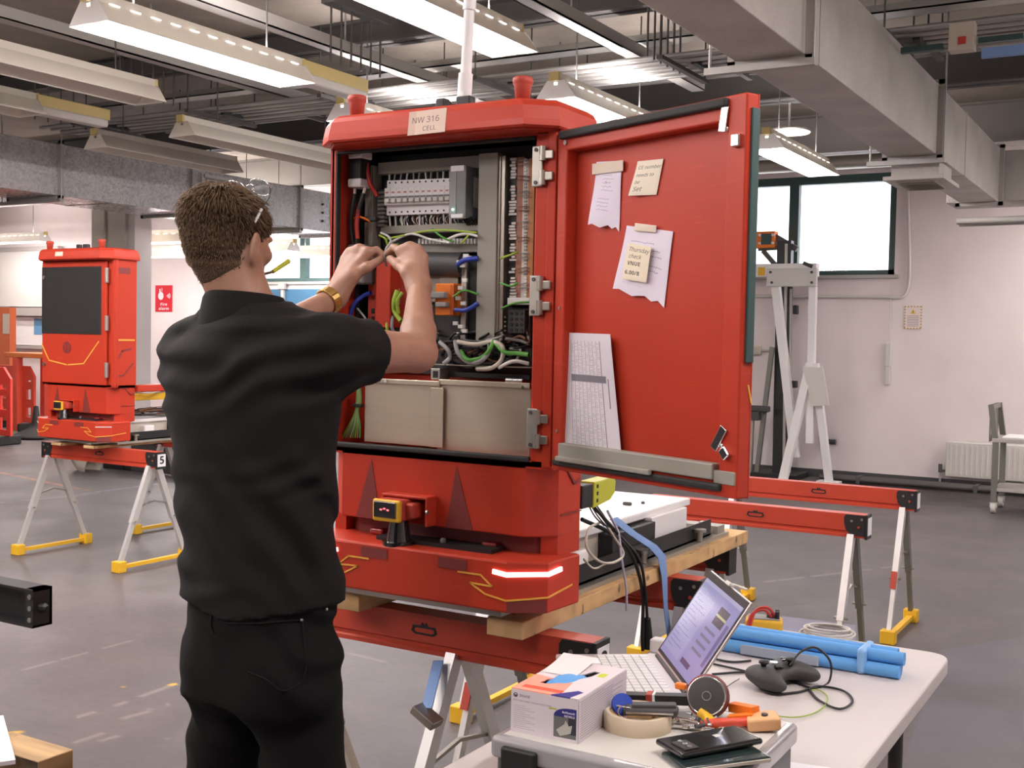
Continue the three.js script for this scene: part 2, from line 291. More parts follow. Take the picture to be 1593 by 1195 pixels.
{
  const g = bx(X0, X1, -0.15, 0, Z0, Z1), p = g.attributes.position, uv = new Float32Array(p.count * 2);
  for (let i = 0; i < p.count; i++) { uv[2 * i] = (p.getX(i) - X0) / (X1 - X0); uv[2 * i + 1] = (p.getZ(i) - Z0) / (Z1 - Z0); }
  g.setAttribute('uv', new THREE.BufferAttribute(uv, 2));
  const fr = floorRough; fr.repeat.set(8, 6);
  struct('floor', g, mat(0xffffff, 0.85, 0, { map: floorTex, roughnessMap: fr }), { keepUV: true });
}
struct('ceiling', bx(X0 - 0.3, X1 + 0.3, CEIL, CEIL + 0.2, Z0 - 0.3, Z1 + 0.3), K.ceiling);
// back wall with its band of windows
const WIN = [[-13.1, -9.2, 2.26, 3.4], [-8.4, -5.2, 2.26, 3.4], [-5.9 + 0.9, -2.84, 2.28, 3.4]];
{
  const g = []; let x = X0 - 0.3; const zt = Z0 - 0.3;
  for (const [a, b, y0, y1] of WIN) { g.push(bx(x, a, 0, CEIL, zt, Z0)); g.push(bx(a, b, 0, y0, zt, Z0)); g.push(bx(a, b, y1, CEIL, zt, Z0)); x = b; }
  g.push(bx(x, X1 + 0.3, 0, CEIL, zt, Z0));
  struct('wall_back', g, K.wall);
}
struct('wall_left', bx(X0 - 0.3, X0, 0, CEIL, Z0, Z1), K.wall);
struct('wall_right', bx(X1, X1 + 0.3, 0, CEIL, Z0, Z1), K.wall);
struct('wall_front', bx(X0 - 0.3, X1 + 0.3, 0, CEIL, Z1, Z1 + 0.3), K.wall);
const pane = mat(0xffffff, 0.02, 0, { transmission: 1, thickness: 0, ior: 1.45 });
WIN.forEach(([a, b, y0, y1], i) => {
  const z0 = Z0 - 0.12, z1 = Z0 - 0.02, f = 0.07, mids = i === 2 ? [-3.98] : i === 0 ? [-12.2, -11.25, -10.2] : [-7.4, -6.3];
  const w = struct('window_' + (i + 1), [bx(a, b, y0, y0 + f * 0.8, z0, z1), bx(a, b, y1 - 0.09, y1, z0, z1), bx(a, a + f, y0, y1, z0, z1), bx(b - f, b, y0, y1, z0, z1)], K.frameGreen);
  for (const m of mids) mesh('mullion', bx(m - 0.055, m + 0.055, y0, y1, z0 + 0.01, z1 + 0.005), K.frameGreen, w);
  const xs = [a + f, ...mids, b - f];
  for (let k = 0; k + 1 < xs.length; k++) mesh('pane', bx(xs[k] + 0.03, xs[k + 1] - 0.03, y0 + 0.05, y1 - 0.08, z0 + 0.03, z0 + 0.036), pane, w);
  mesh('sill', rbx(a - 0.05, b + 0.05, y0 - 0.04, y0, Z0 - 0.12, Z0 + 0.05), K.steelPaint, w);
});
// dark kick strip, heating pipe and low cable duct along the back wall
struct('baseboard_back', [bx(-8.6, X1, 0, 0.09, Z0, Z0 + 0.02)], K.darkGrey);
single('heating_pipe', 'dark heating pipe running low along the white back wall', 'pipe', [cyl([-3.5, 0.04, Z0 + 0.18], [3, 0.04, Z0 + 0.18], 0.03), cyl([-3.5, 0.04, Z0 + 0.3], [3, 0.04, Z0 + 0.3], 0.03), ...[-3.1, -1.9, 0].map(x => bx(x, x + 0.04, 0, 0.075, Z0 + 0.14, Z0 + 0.34))], K.darkSteel);
// roof beams
const beamX = (name, z, y0, y1, w, m) => { const t = 0.012; return struct(name, [bx(X0, X1, y0, y0 + t, z - w / 2, z + w / 2), bx(X0, X1, y1 - t, y1, z - w / 2, z + w / 2), bx(X0, X1, y0, y1, z - t, z + t)], m); };
beamX('trim_1', -6.75, 3.6, CEIL, 0.16, K.darkSteel);
beamX('trim_2', -9.4, 3.5, CEIL, 0.2, K.darkSteel);
beamX('trim_3', -11.6, 3.4, CEIL, 0.22, K.steelPaint);
beamX('trim_4', -4.0, 3.6, CEIL, 0.16, K.darkSteel);
// structural columns under the left duct
{ const zc = -9.3, a = onZ(166, 500, zc).x, b = onZ(196, 500, zc).x, c = onZ(235, 500, zc - 0.25).x, d = onZ(146, 500, zc).x;
  const col = struct('column', [bx(b, c, 0, CEIL, zc - 0.25, zc)], K.column);
  mesh('casing', rbx(a, b, 0, CEIL, zc - 0.3, zc + 0.02), K.cream, col); mesh('casing', rbx(d, a, 0, CEIL, zc - 0.3, zc + 0.04), K.cream, col); }
// ---------------------------------------------------------------- overhead services
function duct(label, xa, xb, y0, y1, zs, seams, bars, gm = K.galv) { // galvanised duct along z; zs = flange positions, seams = lap joints
  const t = thing('air_duct', label, 'duct', [(xa + xb) / 2, y0, (zs[0] + zs[zs.length - 1]) / 2]);
  for (let i = 0; i + 1 < zs.length; i++) {
    const s = mesh('duct_section', rbx(xa, xb, y0, y1, zs[i] - 0.015, zs[i + 1] + 0.015, 0.006), gm, t);
    for (const q of seams.filter(q => q < zs[i] && q > zs[i + 1])) mesh('lap_seam', [bx(xa - 0.004, xb + 0.004, y0 - 0.004, y1 + 0.004, q - 0.012, q + 0.012)], gm, s);
  }
  for (const z of zs) mesh('flange', [bx(xa - 0.035, xb + 0.035, y0 - 0.03, y0, z - 0.02, z + 0.02), bx(xa - 0.035, xb + 0.035, y1, y1 + 0.03, z - 0.02, z + 0.02), bx(xa - 0.035, xa, y0 - 0.03, y1 + 0.03, z - 0.02, z + 0.02), bx(xb, xb + 0.035, y0 - 0.03, y1 + 0.03, z - 0.02, z + 0.02)], K.steelPaint, t);
  for (const z of bars) mesh('hanger', [bx(xa - 0.12, xb + 0.06, y0 - 0.06, y0 - 0.03, z - 0.02, z + 0.02), cyl([xa - 0.1, y0 - 0.05, z], [xa - 0.1, CEIL, z], 0.006), cyl([xb + 0.05, y0 - 0.05, z], [xb + 0.05, CEIL, z], 0.006)], K.conduit, t);
  return t;
}
{ // big duct over the robot
  const t = duct('galvanised square duct crossing above the open red door, with a grille box beneath', -1.775, -1.466, 2.75, 3.2, [-2.4, -4.92, -7.86, -10.6], [-5.12, -8.9], [-4.86, -7.8], K.galvSmooth);
  const r = mesh('grille_box', [bx(-1.76, -1.46, 2.62, 2.72, -8.35, -7.9), bx(-1.8, -1.42, 2.6, 2.625, -8.42, -7.84)], K.galvSmooth, t);
  mesh('grille', [bx(-1.73, -1.49, 2.592, 2.6, -8.32, -7.94)], K.cream, r);
  for (let i = 0; i < 9; i++) mesh('slat', box(-1.61, 2.59, -8.3 + i * 0.042, 0.23, 0.003, 0.03, [0.5, 0, 0]), K.trunk, r);
}
{ // crosswise duct at the end of it
  const t = thing('air_duct', 'short galvanised duct crossing at the far end of the overhead duct', 'duct', [0, 2.76, -10.9]);
  mesh('duct_section', rbx(-1.9, 3.5, 2.76, 3.19, -11.15, -10.66, 0.006), K.galvSmooth, t);
  mesh('flange', [bx(-0.4, -0.36, 2.72, 3.23, -11.18, -10.62)], K.steelPaint, t);
}
{ // long duct on the left
  const t = duct('long galvanised duct hanging over the column behind the man', -9.75, -9.05, 2.74, 3.21, [-3.2, -7.12, -8.75, -10.45, -11.3], [-7.75], [-7.1, -10.4]);
  mesh('louvre_frame', [bx(-9.052, -9.03, 2.82, 3.17, -9.32, -9.28), bx(-9.052, -9.03, 2.82, 3.17, -8.92, -8.88), bx(-9.052, -9.03, 3.13, 3.17, -9.3, -8.9), bx(-9.052, -9.03, 2.82, 2.86, -9.3, -8.9)], K.offWhite, t);
  for (let i = 0; i < 9; i++) mesh('louvre_slat', box(-9.035, 2.875 + i * 0.032, -9.1, 0.02, 0.004, 0.38, [0, 0, 0.6]), K.trunk, t);
  mesh('access_panel', [rbx(-9.05, -9.035, 2.83, 3.1, -11.25, -11.0)], K.alu, t);
  for (let i = 0; i < 3; i++) mesh('test_plug', cyl([-9.05, 2.86 + i * 0.1, -10.85], [-9.03, 2.86 + i * 0.1, -10.85], 0.014), K.black, t);
}
// fluorescent battens: flared reflector with notched ends, spine, tubes
const tubeGlow = mat(0xffffff, 0.4, 0, { emissive: lin(1, 0.95, 0.96), emissiveIntensity: 5 });
const slotGlow = mat(0xffffff, 0.4, 0, { emissive: lin(1, 0.93, 0.88), emissiveIntensity: 1.6 });
const LIT = [];
function batten(label, x, z0, z1, y, lit, group, alongX, box0) { // runs from z0 (near) to z1 (far); alongX swaps the axes
  const L = Math.abs(z1 - z0), c = (z0 + z1) / 2, t = thing('batten_light', label, 'ceiling light', alongX ? [c, y, x] : [x, y, c], group, alongX ? Math.PI / 2 : 0);
  const sec = [[-0.14, -0.02], [-0.05, 0.085], [0.05, 0.085], [0.14, -0.02], [0.136, -0.022], [0.048, 0.079], [-0.048, 0.079], [-0.136, -0.022]];
  mesh('reflector', xf(ext(sec, L), [0, 0, -L / 2]), K.fitting, t);
  for (const s of [-1, 1]) mesh('end_plate', xf(ext([[-0.14, -0.02], [-0.06, 0.09], [-0.014, 0.09], [-0.012, 0.06], [0.012, 0.06], [0.014, 0.09], [0.06, 0.09], [0.14, -0.02]], 0.003), [0, 0, s * L / 2 - 0.0015]), lit ? K.white : K.fitting, t);
  mesh('spine', rbx(-0.032, 0.032, 0.085, 0.135, -L / 2 - 0.015, L / 2 + 0.015, 0.005), K.fitting, t);
  for (const s of [-1, 1]) mesh('spine_cap', rbx(-0.034, 0.034, 0.083, 0.137, s * (L / 2 + 0.016) - 0.012, s * (L / 2 + 0.016) + 0.012), K.fitYellow, t);
  for (const s of [-1, 1]) mesh('lamp_tube', cyl([s * 0.038, 0.04, -L / 2 + 0.02], [s * 0.038, 0.04, L / 2 - 0.02], 0.016, 0.016, 10), lit ? tubeGlow : K.white, t);
  for (const s of [-0.32, 0.32]) mesh('suspension_rod', cyl([0, 0.135, s * L], [0, CEIL - y - 0.005, s * L], 0.005), K.darkSteel, t);
  if (box0 !== undefined) { const e = mesh('emergency_pack', [rbx(-0.045, 0.045, 0.05, 0.13, box0, box0 + 0.62, 0.008)], K.fitYellow, t); mesh('diffuser', [rbx(-0.055, 0.055, -0.005, 0.055, box0 + 0.02, box0 + 0.6, 0.02)], K.offWhite, e); }
  if (lit) { for (const s of [-1, 1]) { const a = new THREE.RectAreaLight(LAMP, LAMP_POWER, 0.09, L - 0.05); a.position.set(s * 0.05, -0.03, 0); a.quaternion.setFromAxisAngle(V(0, 0, 1), s * 0.85).multiply(new THREE.Quaternion().setFromAxisAngle(V(1, 0, 0), -Math.PI / 2)); a.name = 'lamp_light'; a.castShadow = true; t.add(a); LIT.push(a); }
    const u = new THREE.RectAreaLight(LAMP, UP_POWER, 0.05, L - 0.05); u.position.set(0.0, 0.142, 0); u.rotation.set(Math.PI / 2, 0, 0); u.name = 'slot_light'; u.castShadow = true; t.add(u);
    for (let i = 0; i < 11; i++) for (const s of [-1, 1]) mesh('light_slot', bx(s * 0.052 - 0.006, s * 0.052 + 0.006, 0.083, 0.0875, -L / 2 + 0.06 + i * (L - 0.12) / 10.6, -L / 2 + 0.12 + i * (L - 0.12) / 10.6), slotGlow, t); }
  return t;
}
const GL = 'lit battens over the workshop', GU = 'unlit battens over the workshop';
batten('lit fluorescent batten with a yellowed emergency pack at its end, over the man', -4.6, -3.78, -5.28, 3.0, true, GL, false, -0.75 - 0.62);
batten('lit fluorescent batten beside the white antenna', -3.07, -3.72, -5.2, 3.0, true, GL);
batten('lit fluorescent batten starting behind the right roof knob', -3.4, -6.25, -7.75, 3.0, true, GL);
batten('lit fluorescent batten peeping over the left roof knob', -5.05, -6.25, -7.75, 3.0, true, GL);
batten('lit fluorescent batten in front of the green framed window', -2.83, -8.55, -10.15, 3.0, true, GL);
batten('unlit batten above the left robot, farther from the wall', -5.85, -3.7, -5.3, 3.0, false, GU);
batten('unlit batten with a yellowed emergency pack at its end, near the long duct', -6.95, -3.7, -5.25, 3.0, false, GU, false, -0.78 - 0.62);
batten('unlit batten overlapping the long galvanised duct', -7.7, -6.4, -7.95, 3.0, false, GU);
batten('unlit batten running behind the open cabinet, beside the conduit bundle', -6.6, -6.28, -8.3, 3.0, false, GU);
for (const [x, z] of [[-3.07, -1.2], [0.1, -1.2], [0.6, -3.9], [0.6, -8.6], [0.6, -11.4], [2.4, -3.9], [2.4, -8.6], [-0.3, -11.4], [-4.6, -1.2], [-6.2, -1.2], [-7.8, -1.2], [-6.2, 1.3], [-1.5, 1.3], [-3.07, 1.3], [-4.6, 1.3]]) batten('unseen lit fluorescent batten outside the picture, lighting the workshop', x, z, z - 1.5, 3.0, true, 'lit battens outside the picture');  // unseen: near rows carried on, more added to brighten wall and robots
// battens in the far bay beyond the long duct, crosswise
const GF = 'lit battens in the bay beyond the long duct';
{
  const f1 = onY(70, 374, 2.9), f2 = onY(457, 388, 2.6), f3 = onY(238, 376, 2.6), f4 = onY(238, 398, 2.55), f5 = onY(450, 398, 2.6);
  batten('lit batten in the far bay over the orange bench', f1.z, f1.x, f1.x - 1.6, 2.9, true, GF, true);
  batten('lit batten in the far bay seen beside the man\'s cheek', f2.z, f2.x, f2.x - 1.5, 2.6, true, GF, true);
  batten('upper lit batten in the far bay between the column and the man\'s head', f3.z, f3.x + 0.8, f3.x - 0.8, 2.6, true, GF, true);
  batten('lower lit batten in the far bay between the column and the man\'s head', f4.z, f4.x + 1.0, f4.x - 0.6, 2.55, true, GF, true);
  batten('lit batten in the far bay left of the cabinet, under the windows', f5.z, f5.x + 1.6, f5.x, 2.6, true, GF, true);
}
for (const [x, z] of [[-5.4, -3.02], [-7.1, -3.02]]) batten('added unseen lit batten, crosswise outside the picture in front of the closed robot', z, x, x - 1.5, 3.0, true, 'lit battens outside the picture', true);  // unseen battens added to brighten the front of the closed robot
for (const [x, z] of [[-10.6, -10.6], [-13.4, -10.6], [-16.6, -10.6], [-12.6, -8.2]]) batten('added unseen lit batten high in the far bay, behind the long duct', z, x, x - 1.5, 3.5, true, 'added lit battens hidden behind the long duct', true);  // extra battens added out of sight to brighten the far wall
// steel channels carrying the battens
for (const [x, z0, z1, lab] of [[-3.25, -2.5, -8.2, 'grey steel channel running above the lit batten beside the antenna'], [-4.95, -2.5, -8.2, 'grey steel channel running above the batten over the man'], [-6.3, -2.5, -7.5, 'grey steel channel above the left robot']])
  single('steel_channel', lab, 'channel', [bx(x - 0.05, x + 0.05, 3.38, 3.39, z1, z0), bx(x - 0.05, x - 0.04, 3.38, 3.46, z1, z0), bx(x + 0.04, x + 0.05, 3.38, 3.46, z1, z0), ...[0, 1, 2, 3].map(i => cyl([x, 3.38, lerp(z0, z1, 0.1 + i * 0.27)], [x, CEIL - 0.004, lerp(z0, z1, 0.1 + i * 0.27)], 0.006))], K.steelPaint, 'steel channels under the ceiling');
// conduit bundles crosswise, on hangers
function bundle(label, y, z, n, xa, xb, r = 0.017, yt = CEIL) {
  const t = thing('conduit_bundle', label, 'conduit', [(xa + xb) / 2, y, z], 'conduit bundles under the ceiling');
  for (let i = 0; i < n; i++) mesh('conduit', tube([0, 1, 2, 3, 4].map(k => [lerp(xa, xb, k / 4), y + (i % 2) * 0.012 + rr(-0.006, 0.006), z + (i - n / 2) * 0.055 + rr(-0.006, 0.006)]), r * rr(0.75, 1.15), 24, 7), i % 4 === 3 ? K.offWhite : K.conduit, t);
  for (let x = xa + 0.6; x < xb; x += 1.35) {
    mesh('hanger', [bx(x - 0.02, x + 0.02, y - 0.045, y - 0.02, z - n * 0.03 - 0.06, z + n * 0.03 + 0.06), cyl([x, y - 0.04, z - n * 0.03 - 0.05], [x, yt, z - n * 0.03 - 0.05], 0.006), cyl([x, y - 0.04, z + n * 0.03 + 0.05], [x, yt, z + n * 0.03 + 0.05], 0.006)], K.darkSteel, t);
    mesh('saddle_clip', [bx(x + 0.1, x + 0.14, y - 0.03, y + 0.05, z - 0.1, z + 0.12)], K.black, t);
  }
  return t;
}
bundle('bundle of silver conduits crossing behind the roof of the open cabinet', 3.3, -7.05, 11, -8.9, 3.5);
bundle('silver conduits crossing nearer the ceiling with a coloured junction box', 3.5, -8.1, 6, -8.9, 3.5, 0.02);
bundle('conduits on brackets beneath the far crosswise duct', 2.62, -10.95, 4, -1.85, 3, 0.024, 2.755);
single('steel_tray', 'flat grey cable tray running crosswise below the ceiling behind the antenna', 'cable tray', [bx(-9, 3.5, 3.52, 3.53, -7.35, -7.2), bx(-9, 3.5, 3.52, 3.57, -7.205, -7.2), bx(-9, 3.5, 3.52, 3.57, -7.35, -7.345)], K.alu);
{
  const p = onZ(1500, 62, -6.68), t = thing('junction_box', 'cream junction box with a red square on the conduits right of the duct', 'junction box', p);
  mesh('box_body', rb(p.x, p.y, p.z + 0.05, 0.13, 0.15, 0.09), K.cream, t); mesh('square_label', bx(p.x - 0.015, p.x + 0.025, p.y - 0.045, p.y - 0.005, p.z + 0.095, p.z + 0.1), K.wireRed, t);
  each('cable_wrap', [bx(p.x - 0.32, p.x - 0.1, p.y - 0.05, p.y - 0.02, p.z + 0.02, p.z + 0.06), bx(p.x + 0.08, p.x + 0.3, p.y - 0.04, p.y - 0.01, p.z + 0.02, p.z + 0.06)], K.frameGreen, t);
  mesh('blue_sleeve', [bx(p.x + 0.1, p.x + 0.42, p.y - 0.12, p.y - 0.07, p.z + 0.03, p.z + 0.07)], K.blueStrap, t);
}
// rows of dark threaded hanger rods on short brackets
for (const [px, py, n, lab] of [[555, 22, 6, 'dark bracket with a comb of hanging rods left of the antenna'], [230, 80, 6, 'dark bracket with hanging rods above the unlit batten'], [1035, 12, 6, 'dark bracket with hanging rods beside the big duct'], [95, 128, 5, 'dark bracket with hanging rods over the left robot']]) {
  const p = onY(px, py, 3.62), t = thing('rod_hanger', lab, 'hanger', p, 'rod hangers under the ceiling');
  mesh('bracket', [bx(p.x - 0.05, p.x + 0.05, p.y, p.y + 0.07, p.z - 0.3, p.z + 0.3), bx(p.x - 0.03, p.x + 0.03, p.y + 0.07, CEIL, p.z - 0.25, p.z - 0.2), bx(p.x - 0.03, p.x + 0.03, p.y + 0.07, CEIL, p.z + 0.2, p.z + 0.25)], K.darkSteel, t);
  for (let i = 0; i < n; i++) mesh('rod', cyl([p.x, p.y + 0.03, p.z + 0.26 - i * 0.52 / (n - 1)], [p.x, p.y - 0.36, p.z + 0.26 - i * 0.52 / (n - 1)], 0.007, 0.007, 6), K.darkSteel, t);
}
{ const p = onY(1227, 207, 3.25), t = thing('ceiling_dome', 'pale round ceiling dish hanging beyond the red door', 'dome', p); mesh('dish', lathe([[0, 0.03], [0.16, 0.025], [0.18, 0.01], [0.17, 0], [0, -0.01]], p.toArray()), K.offWhite, t); mesh('stem', cyl([p.x, p.y + 0.02, p.z], [p.x, CEIL, p.z], 0.01), K.conduit, t); }
single('wall_pipe', 'white lagged pipe along the top of the green framed window', 'pipe', [cyl([-8.5, 3.5, Z0 + 0.25], [-1.9, 3.5, Z0 + 0.25], 0.08), ...[-7, -4.6, -2.6].map(x => bx(x, x + 0.04, 3.38, CEIL, Z0 + 0.01, Z0 + 0.28))], K.alu);
// skylight sheet and dark plant above the crosswise duct
single('ceiling_plenum', 'dark plant housing under the ceiling beyond the overhead duct', 'plenum', [rbx(-1.2, 3.6, 3.3, 3.77, -11.35, -10.9, 0.01), rbx(-1.2, 3.6, 3.3, 3.36, -10.2, -10.0, 0.01)], K.darkSteel);
// ---------------------------------------------------------------- trestles
K.legAlu = mat(lin(0.68, 0.67, 0.65), 0.4, 0.55);
const fontBold = await new FontLoader().loadAsync('fonts/droid/droid_sans_bold.typeface.json');
function trestle(label, cx, cz, top, o = {}) { // beam along x, centred
  const L = o.len || 1.05, hh = 0.105, w = 0.07, t = thing('folding_trestle', label, 'trestle', [cx, 0, cz], 'red folding trestles', o.turn || 0);
  const y1 = top, y0 = top - hh, prof = [[-w / 2, y0], [w / 2, y0], [w / 2, y0 + 0.012], [w / 2 - 0.008, y0 + 0.018], [w / 2 - 0.008, y0 + 0.024], [w / 2, y0 + 0.03], [w / 2, y1], [-w / 2, y1], [-w / 2, y0 + 0.03], [-w / 2 + 0.008, y0 + 0.024], [-w / 2 + 0.008, y0 + 0.018], [-w / 2, y0 + 0.012]];
  const g = ext(prof, L, 0.0015); g.rotateY(Math.PI / 2); g.translate(-L / 2, 0, 0);
  const beam = mesh('beam', g, K.beamRed, t);
  // cast emblem: bar with pointed ends and two peaks
  for (const s of [1, -1]) mesh('emblem', xf(ext([[-0.042, -0.004], [-0.036, 0.012], [-0.012, 0.012], [-0.006, 0.022], [0, 0.014], [0.006, 0.022], [0.012, 0.012], [0.036, 0.012], [0.042, -0.004], [0.03, -0.012], [-0.03, -0.012]], 0.002, 0, [[[-0.034, -0.002], [-0.03, 0.006], [0.03, 0.006], [0.034, -0.002], [0.026, -0.007], [-0.026, -0.007]]]), [0.02, y0 + 0.062, s > 0 ? w / 2 : -w / 2 - 0.002]), K.black, beam);
  for (const s of [-1, 1]) {
    const pts = [[0, -0.045], [0.09, -0.045], [0.09, 0.048], [0.004, 0.048], [-0.004, 0.036], [-0.004, 0.01], [0.004, -0.02], [0.02, -0.036]].map(([x, y]) => [s * (L / 2 - 0.088 + x * (1)), y0 + 0.055 + y]);
    const q = s < 0 ? pts.reverse() : pts; const e = mesh('end_cap', [xf(ext(q, 0.004), [0, 0, w / 2]), xf(ext(q, 0.004), [0, 0, -w / 2 - 0.004]), bx(s * L / 2, s * (L / 2 + 0.012), y0 - 0.004, y1, -w / 2 - 0.004, w / 2 + 0.004)], K.black, beam);
    for (const [x, y] of [[0.03, 0.02], [0.062, -0.006], [0.075, 0.03]]) mesh('bolt', cyl([s * (L / 2 - 0.088 + x), y0 + 0.055 + y, w / 2 + 0.003], [s * (L / 2 - 0.088 + x), y0 + 0.055 + y, w / 2 + 0.008], 0.006, 0.006, 8), x === 0.062 ? K.beamRed : K.steel, beam);
  }
  if (o.num) { mesh('number_card', bx(L / 2 + 0.012, L / 2 + 0.014, y0 + 0.012, y1 - 0.014, -w / 2 + 0.002, w / 2 - 0.002), K.paper, beam);
    const tg = new TextGeometry(o.num, { font: fontBold, size: 0.05, depth: 0.0015, curveSegments: 4 }); tg.computeBoundingBox(); tg.translate(-tg.boundingBox.max.x / 2, 0, 0); tg.rotateY(Math.PI / 2); tg.translate(L / 2 + 0.0142, y0 + 0.03, 0); mesh('number', tg, K.black, beam); }
  const li = o.inset || 0.06, sp = o.spread || 0.275;
  for (const s of [-1, 1]) {
    const x = s * (L / 2 - (s < 0 && o.insetLeft !== undefined ? o.insetLeft : li));
    for (const f of [1, -1]) {
      const a = V(x, y0 + 0.01, f * 0.03), b = V(x + (o.lean || 0) * s, 0.03, f * sp), m = a.clone().lerp(b, o.tele || 0.55);
      const leg = mesh('leg', [bar(a, m.clone().lerp(b, 0.05), 0.042, 0.03, V(1, 0, 0)), bar(m, b, 0.032, 0.022, V(1, 0, 0))], f > 0 ? K.legAlu : (o.olive ? K.aluDark : K.legAlu), t);
      mesh('height_pin', cyl(m.clone().add(V(0.03, 0, 0)), m.clone().add(V(-0.03, 0, 0)), 0.006), K.steel, leg);
      if (o.sticker && f > 0) { const q = m.clone().lerp(b, 0.15); mesh('safety_sticker', box(q.x, q.y + 0.04, q.z + 0.018, 0.03, 0.09, 0.004, [-0.35, 0, 0]), K.redMatt, leg); }
      mesh('foot', rb(b.x, 0.035, b.z, 0.075, 0.07, 0.06, 0.006), K.yellow, t);
    }
    mesh('foot_bar', bar([x, 0.03, sp], [x, 0.03, -sp], 0.03, 0.022), K.yellow, t);
    mesh('stay', [bar([x, y0 * 0.62, sp * 0.42], [x, y0 * 0.66, 0], 0.012, 0.01), bar([x, y0 * 0.66, 0], [x, y0 * 0.62, -sp * 0.42], 0.012, 0.01)], K.steel, t);
  }
  return t;
}
trestle('red trestle numbered 2 under the front of the open robot', -1.775, -2.585, 0.775, { num: '2', inset: 0.41, insetLeft: 0.05, len: 1.05, sticker: 1, spread: 0.36 });
trestle('red trestle under the middle of the open robot\'s chassis', -1.83, -3.44, 0.775, { len: 1.05, sticker: 1, olive: 1, insetLeft: 0.3 });
trestle('red trestle under the far end of the timbers', -1.97, -4.08, 0.775, { len: 1.05, olive: 1 });
trestle('empty red trestle behind the open door, nearer the white table', -1.755, -5.27, 0.76, { len: 1.05, olive: 1, num: ' ' });
trestle('empty red trestle nearest the white gantry', -1.745, -6.3, 0.76, { len: 1.05, olive: 1, sticker: 1, num: ' ' });
trestle('red trestle numbered 5 under the front of the closed robot', -6.24, -5.25, 0.74, { num: '5', len: 1.1 });
trestle('red trestle under the rear of the closed robot', -6.26, -6.27, 0.74, { len: 1.1 });
// timbers between robot and trestles
const timberEnds = K.osb;
for (const [x0, x1, lab] of [[-1.51, -1.405, 'long pale timber under the right side of the open robot'], [-2.02, -1.915, 'long pale timber under the left side of the open robot']]) single('timber', lab, 'timber', rbx(x0, x1, 0.775, 0.82, -4.16, -2.47, 0.003), K.osb, 'timbers under the open robot', { long: 'z' });
// ---------------------------------------------------------------- the two red cabinet robots
const RO = [-1.70, 0.82, -2.60];
const ZF = -2.504, XL = -2.06, XR = -1.345, ZB = -2.68;
const emblemTex = canvasTex(128, 128, (g, w) => { g.fillStyle = '#8f2a20'; g.fillRect(0, 0, w, w); g.strokeStyle = '#5a1a18'; g.lineWidth = 5; g.beginPath(); g.arc(64, 58, 40, 0, 7); g.stroke(); g.beginPath(); g.arc(64, 58, 27, 0, 7); g.stroke(); g.fillStyle = '#5a1a18'; g.fillRect(52, 36, 8, 44); g.fillRect(68, 36, 8, 44); g.fillRect(44, 54, 40, 8); g.fillRect(40, 104, 48, 6); });
function line2(pts, w, z, th = 0.0015) { // thin raised stripe in a plane of constant z
  const g = []; for (let i = 0; i + 1 < pts.length; i++) { const [x0, y0] = pts[i], [x1, y1] = pts[i + 1], L = Math.hypot(x1 - x0, y1 - y0); g.push(box((x0 + x1) / 2, (y0 + y1) / 2, z, L + w * 0.6, w, th, [0, 0, Math.atan2(y1 - y0, x1 - x0)])); } return g;
}
function stripe(pts, w, th = 0.003) { const g = []; for (let i = 0; i + 1 < pts.length; i++) { const a = v3(pts[i]), b = v3(pts[i + 1]), d = b.clone().sub(a).normalize(), e = d.clone().multiplyScalar(w * 0.3); const side = new THREE.Vector3().crossVectors(d, V(0, 1, 0)).normalize(); g.push(bar(a.sub(e), b.add(e), th, w, V(0, 1, 0))); } return g; }
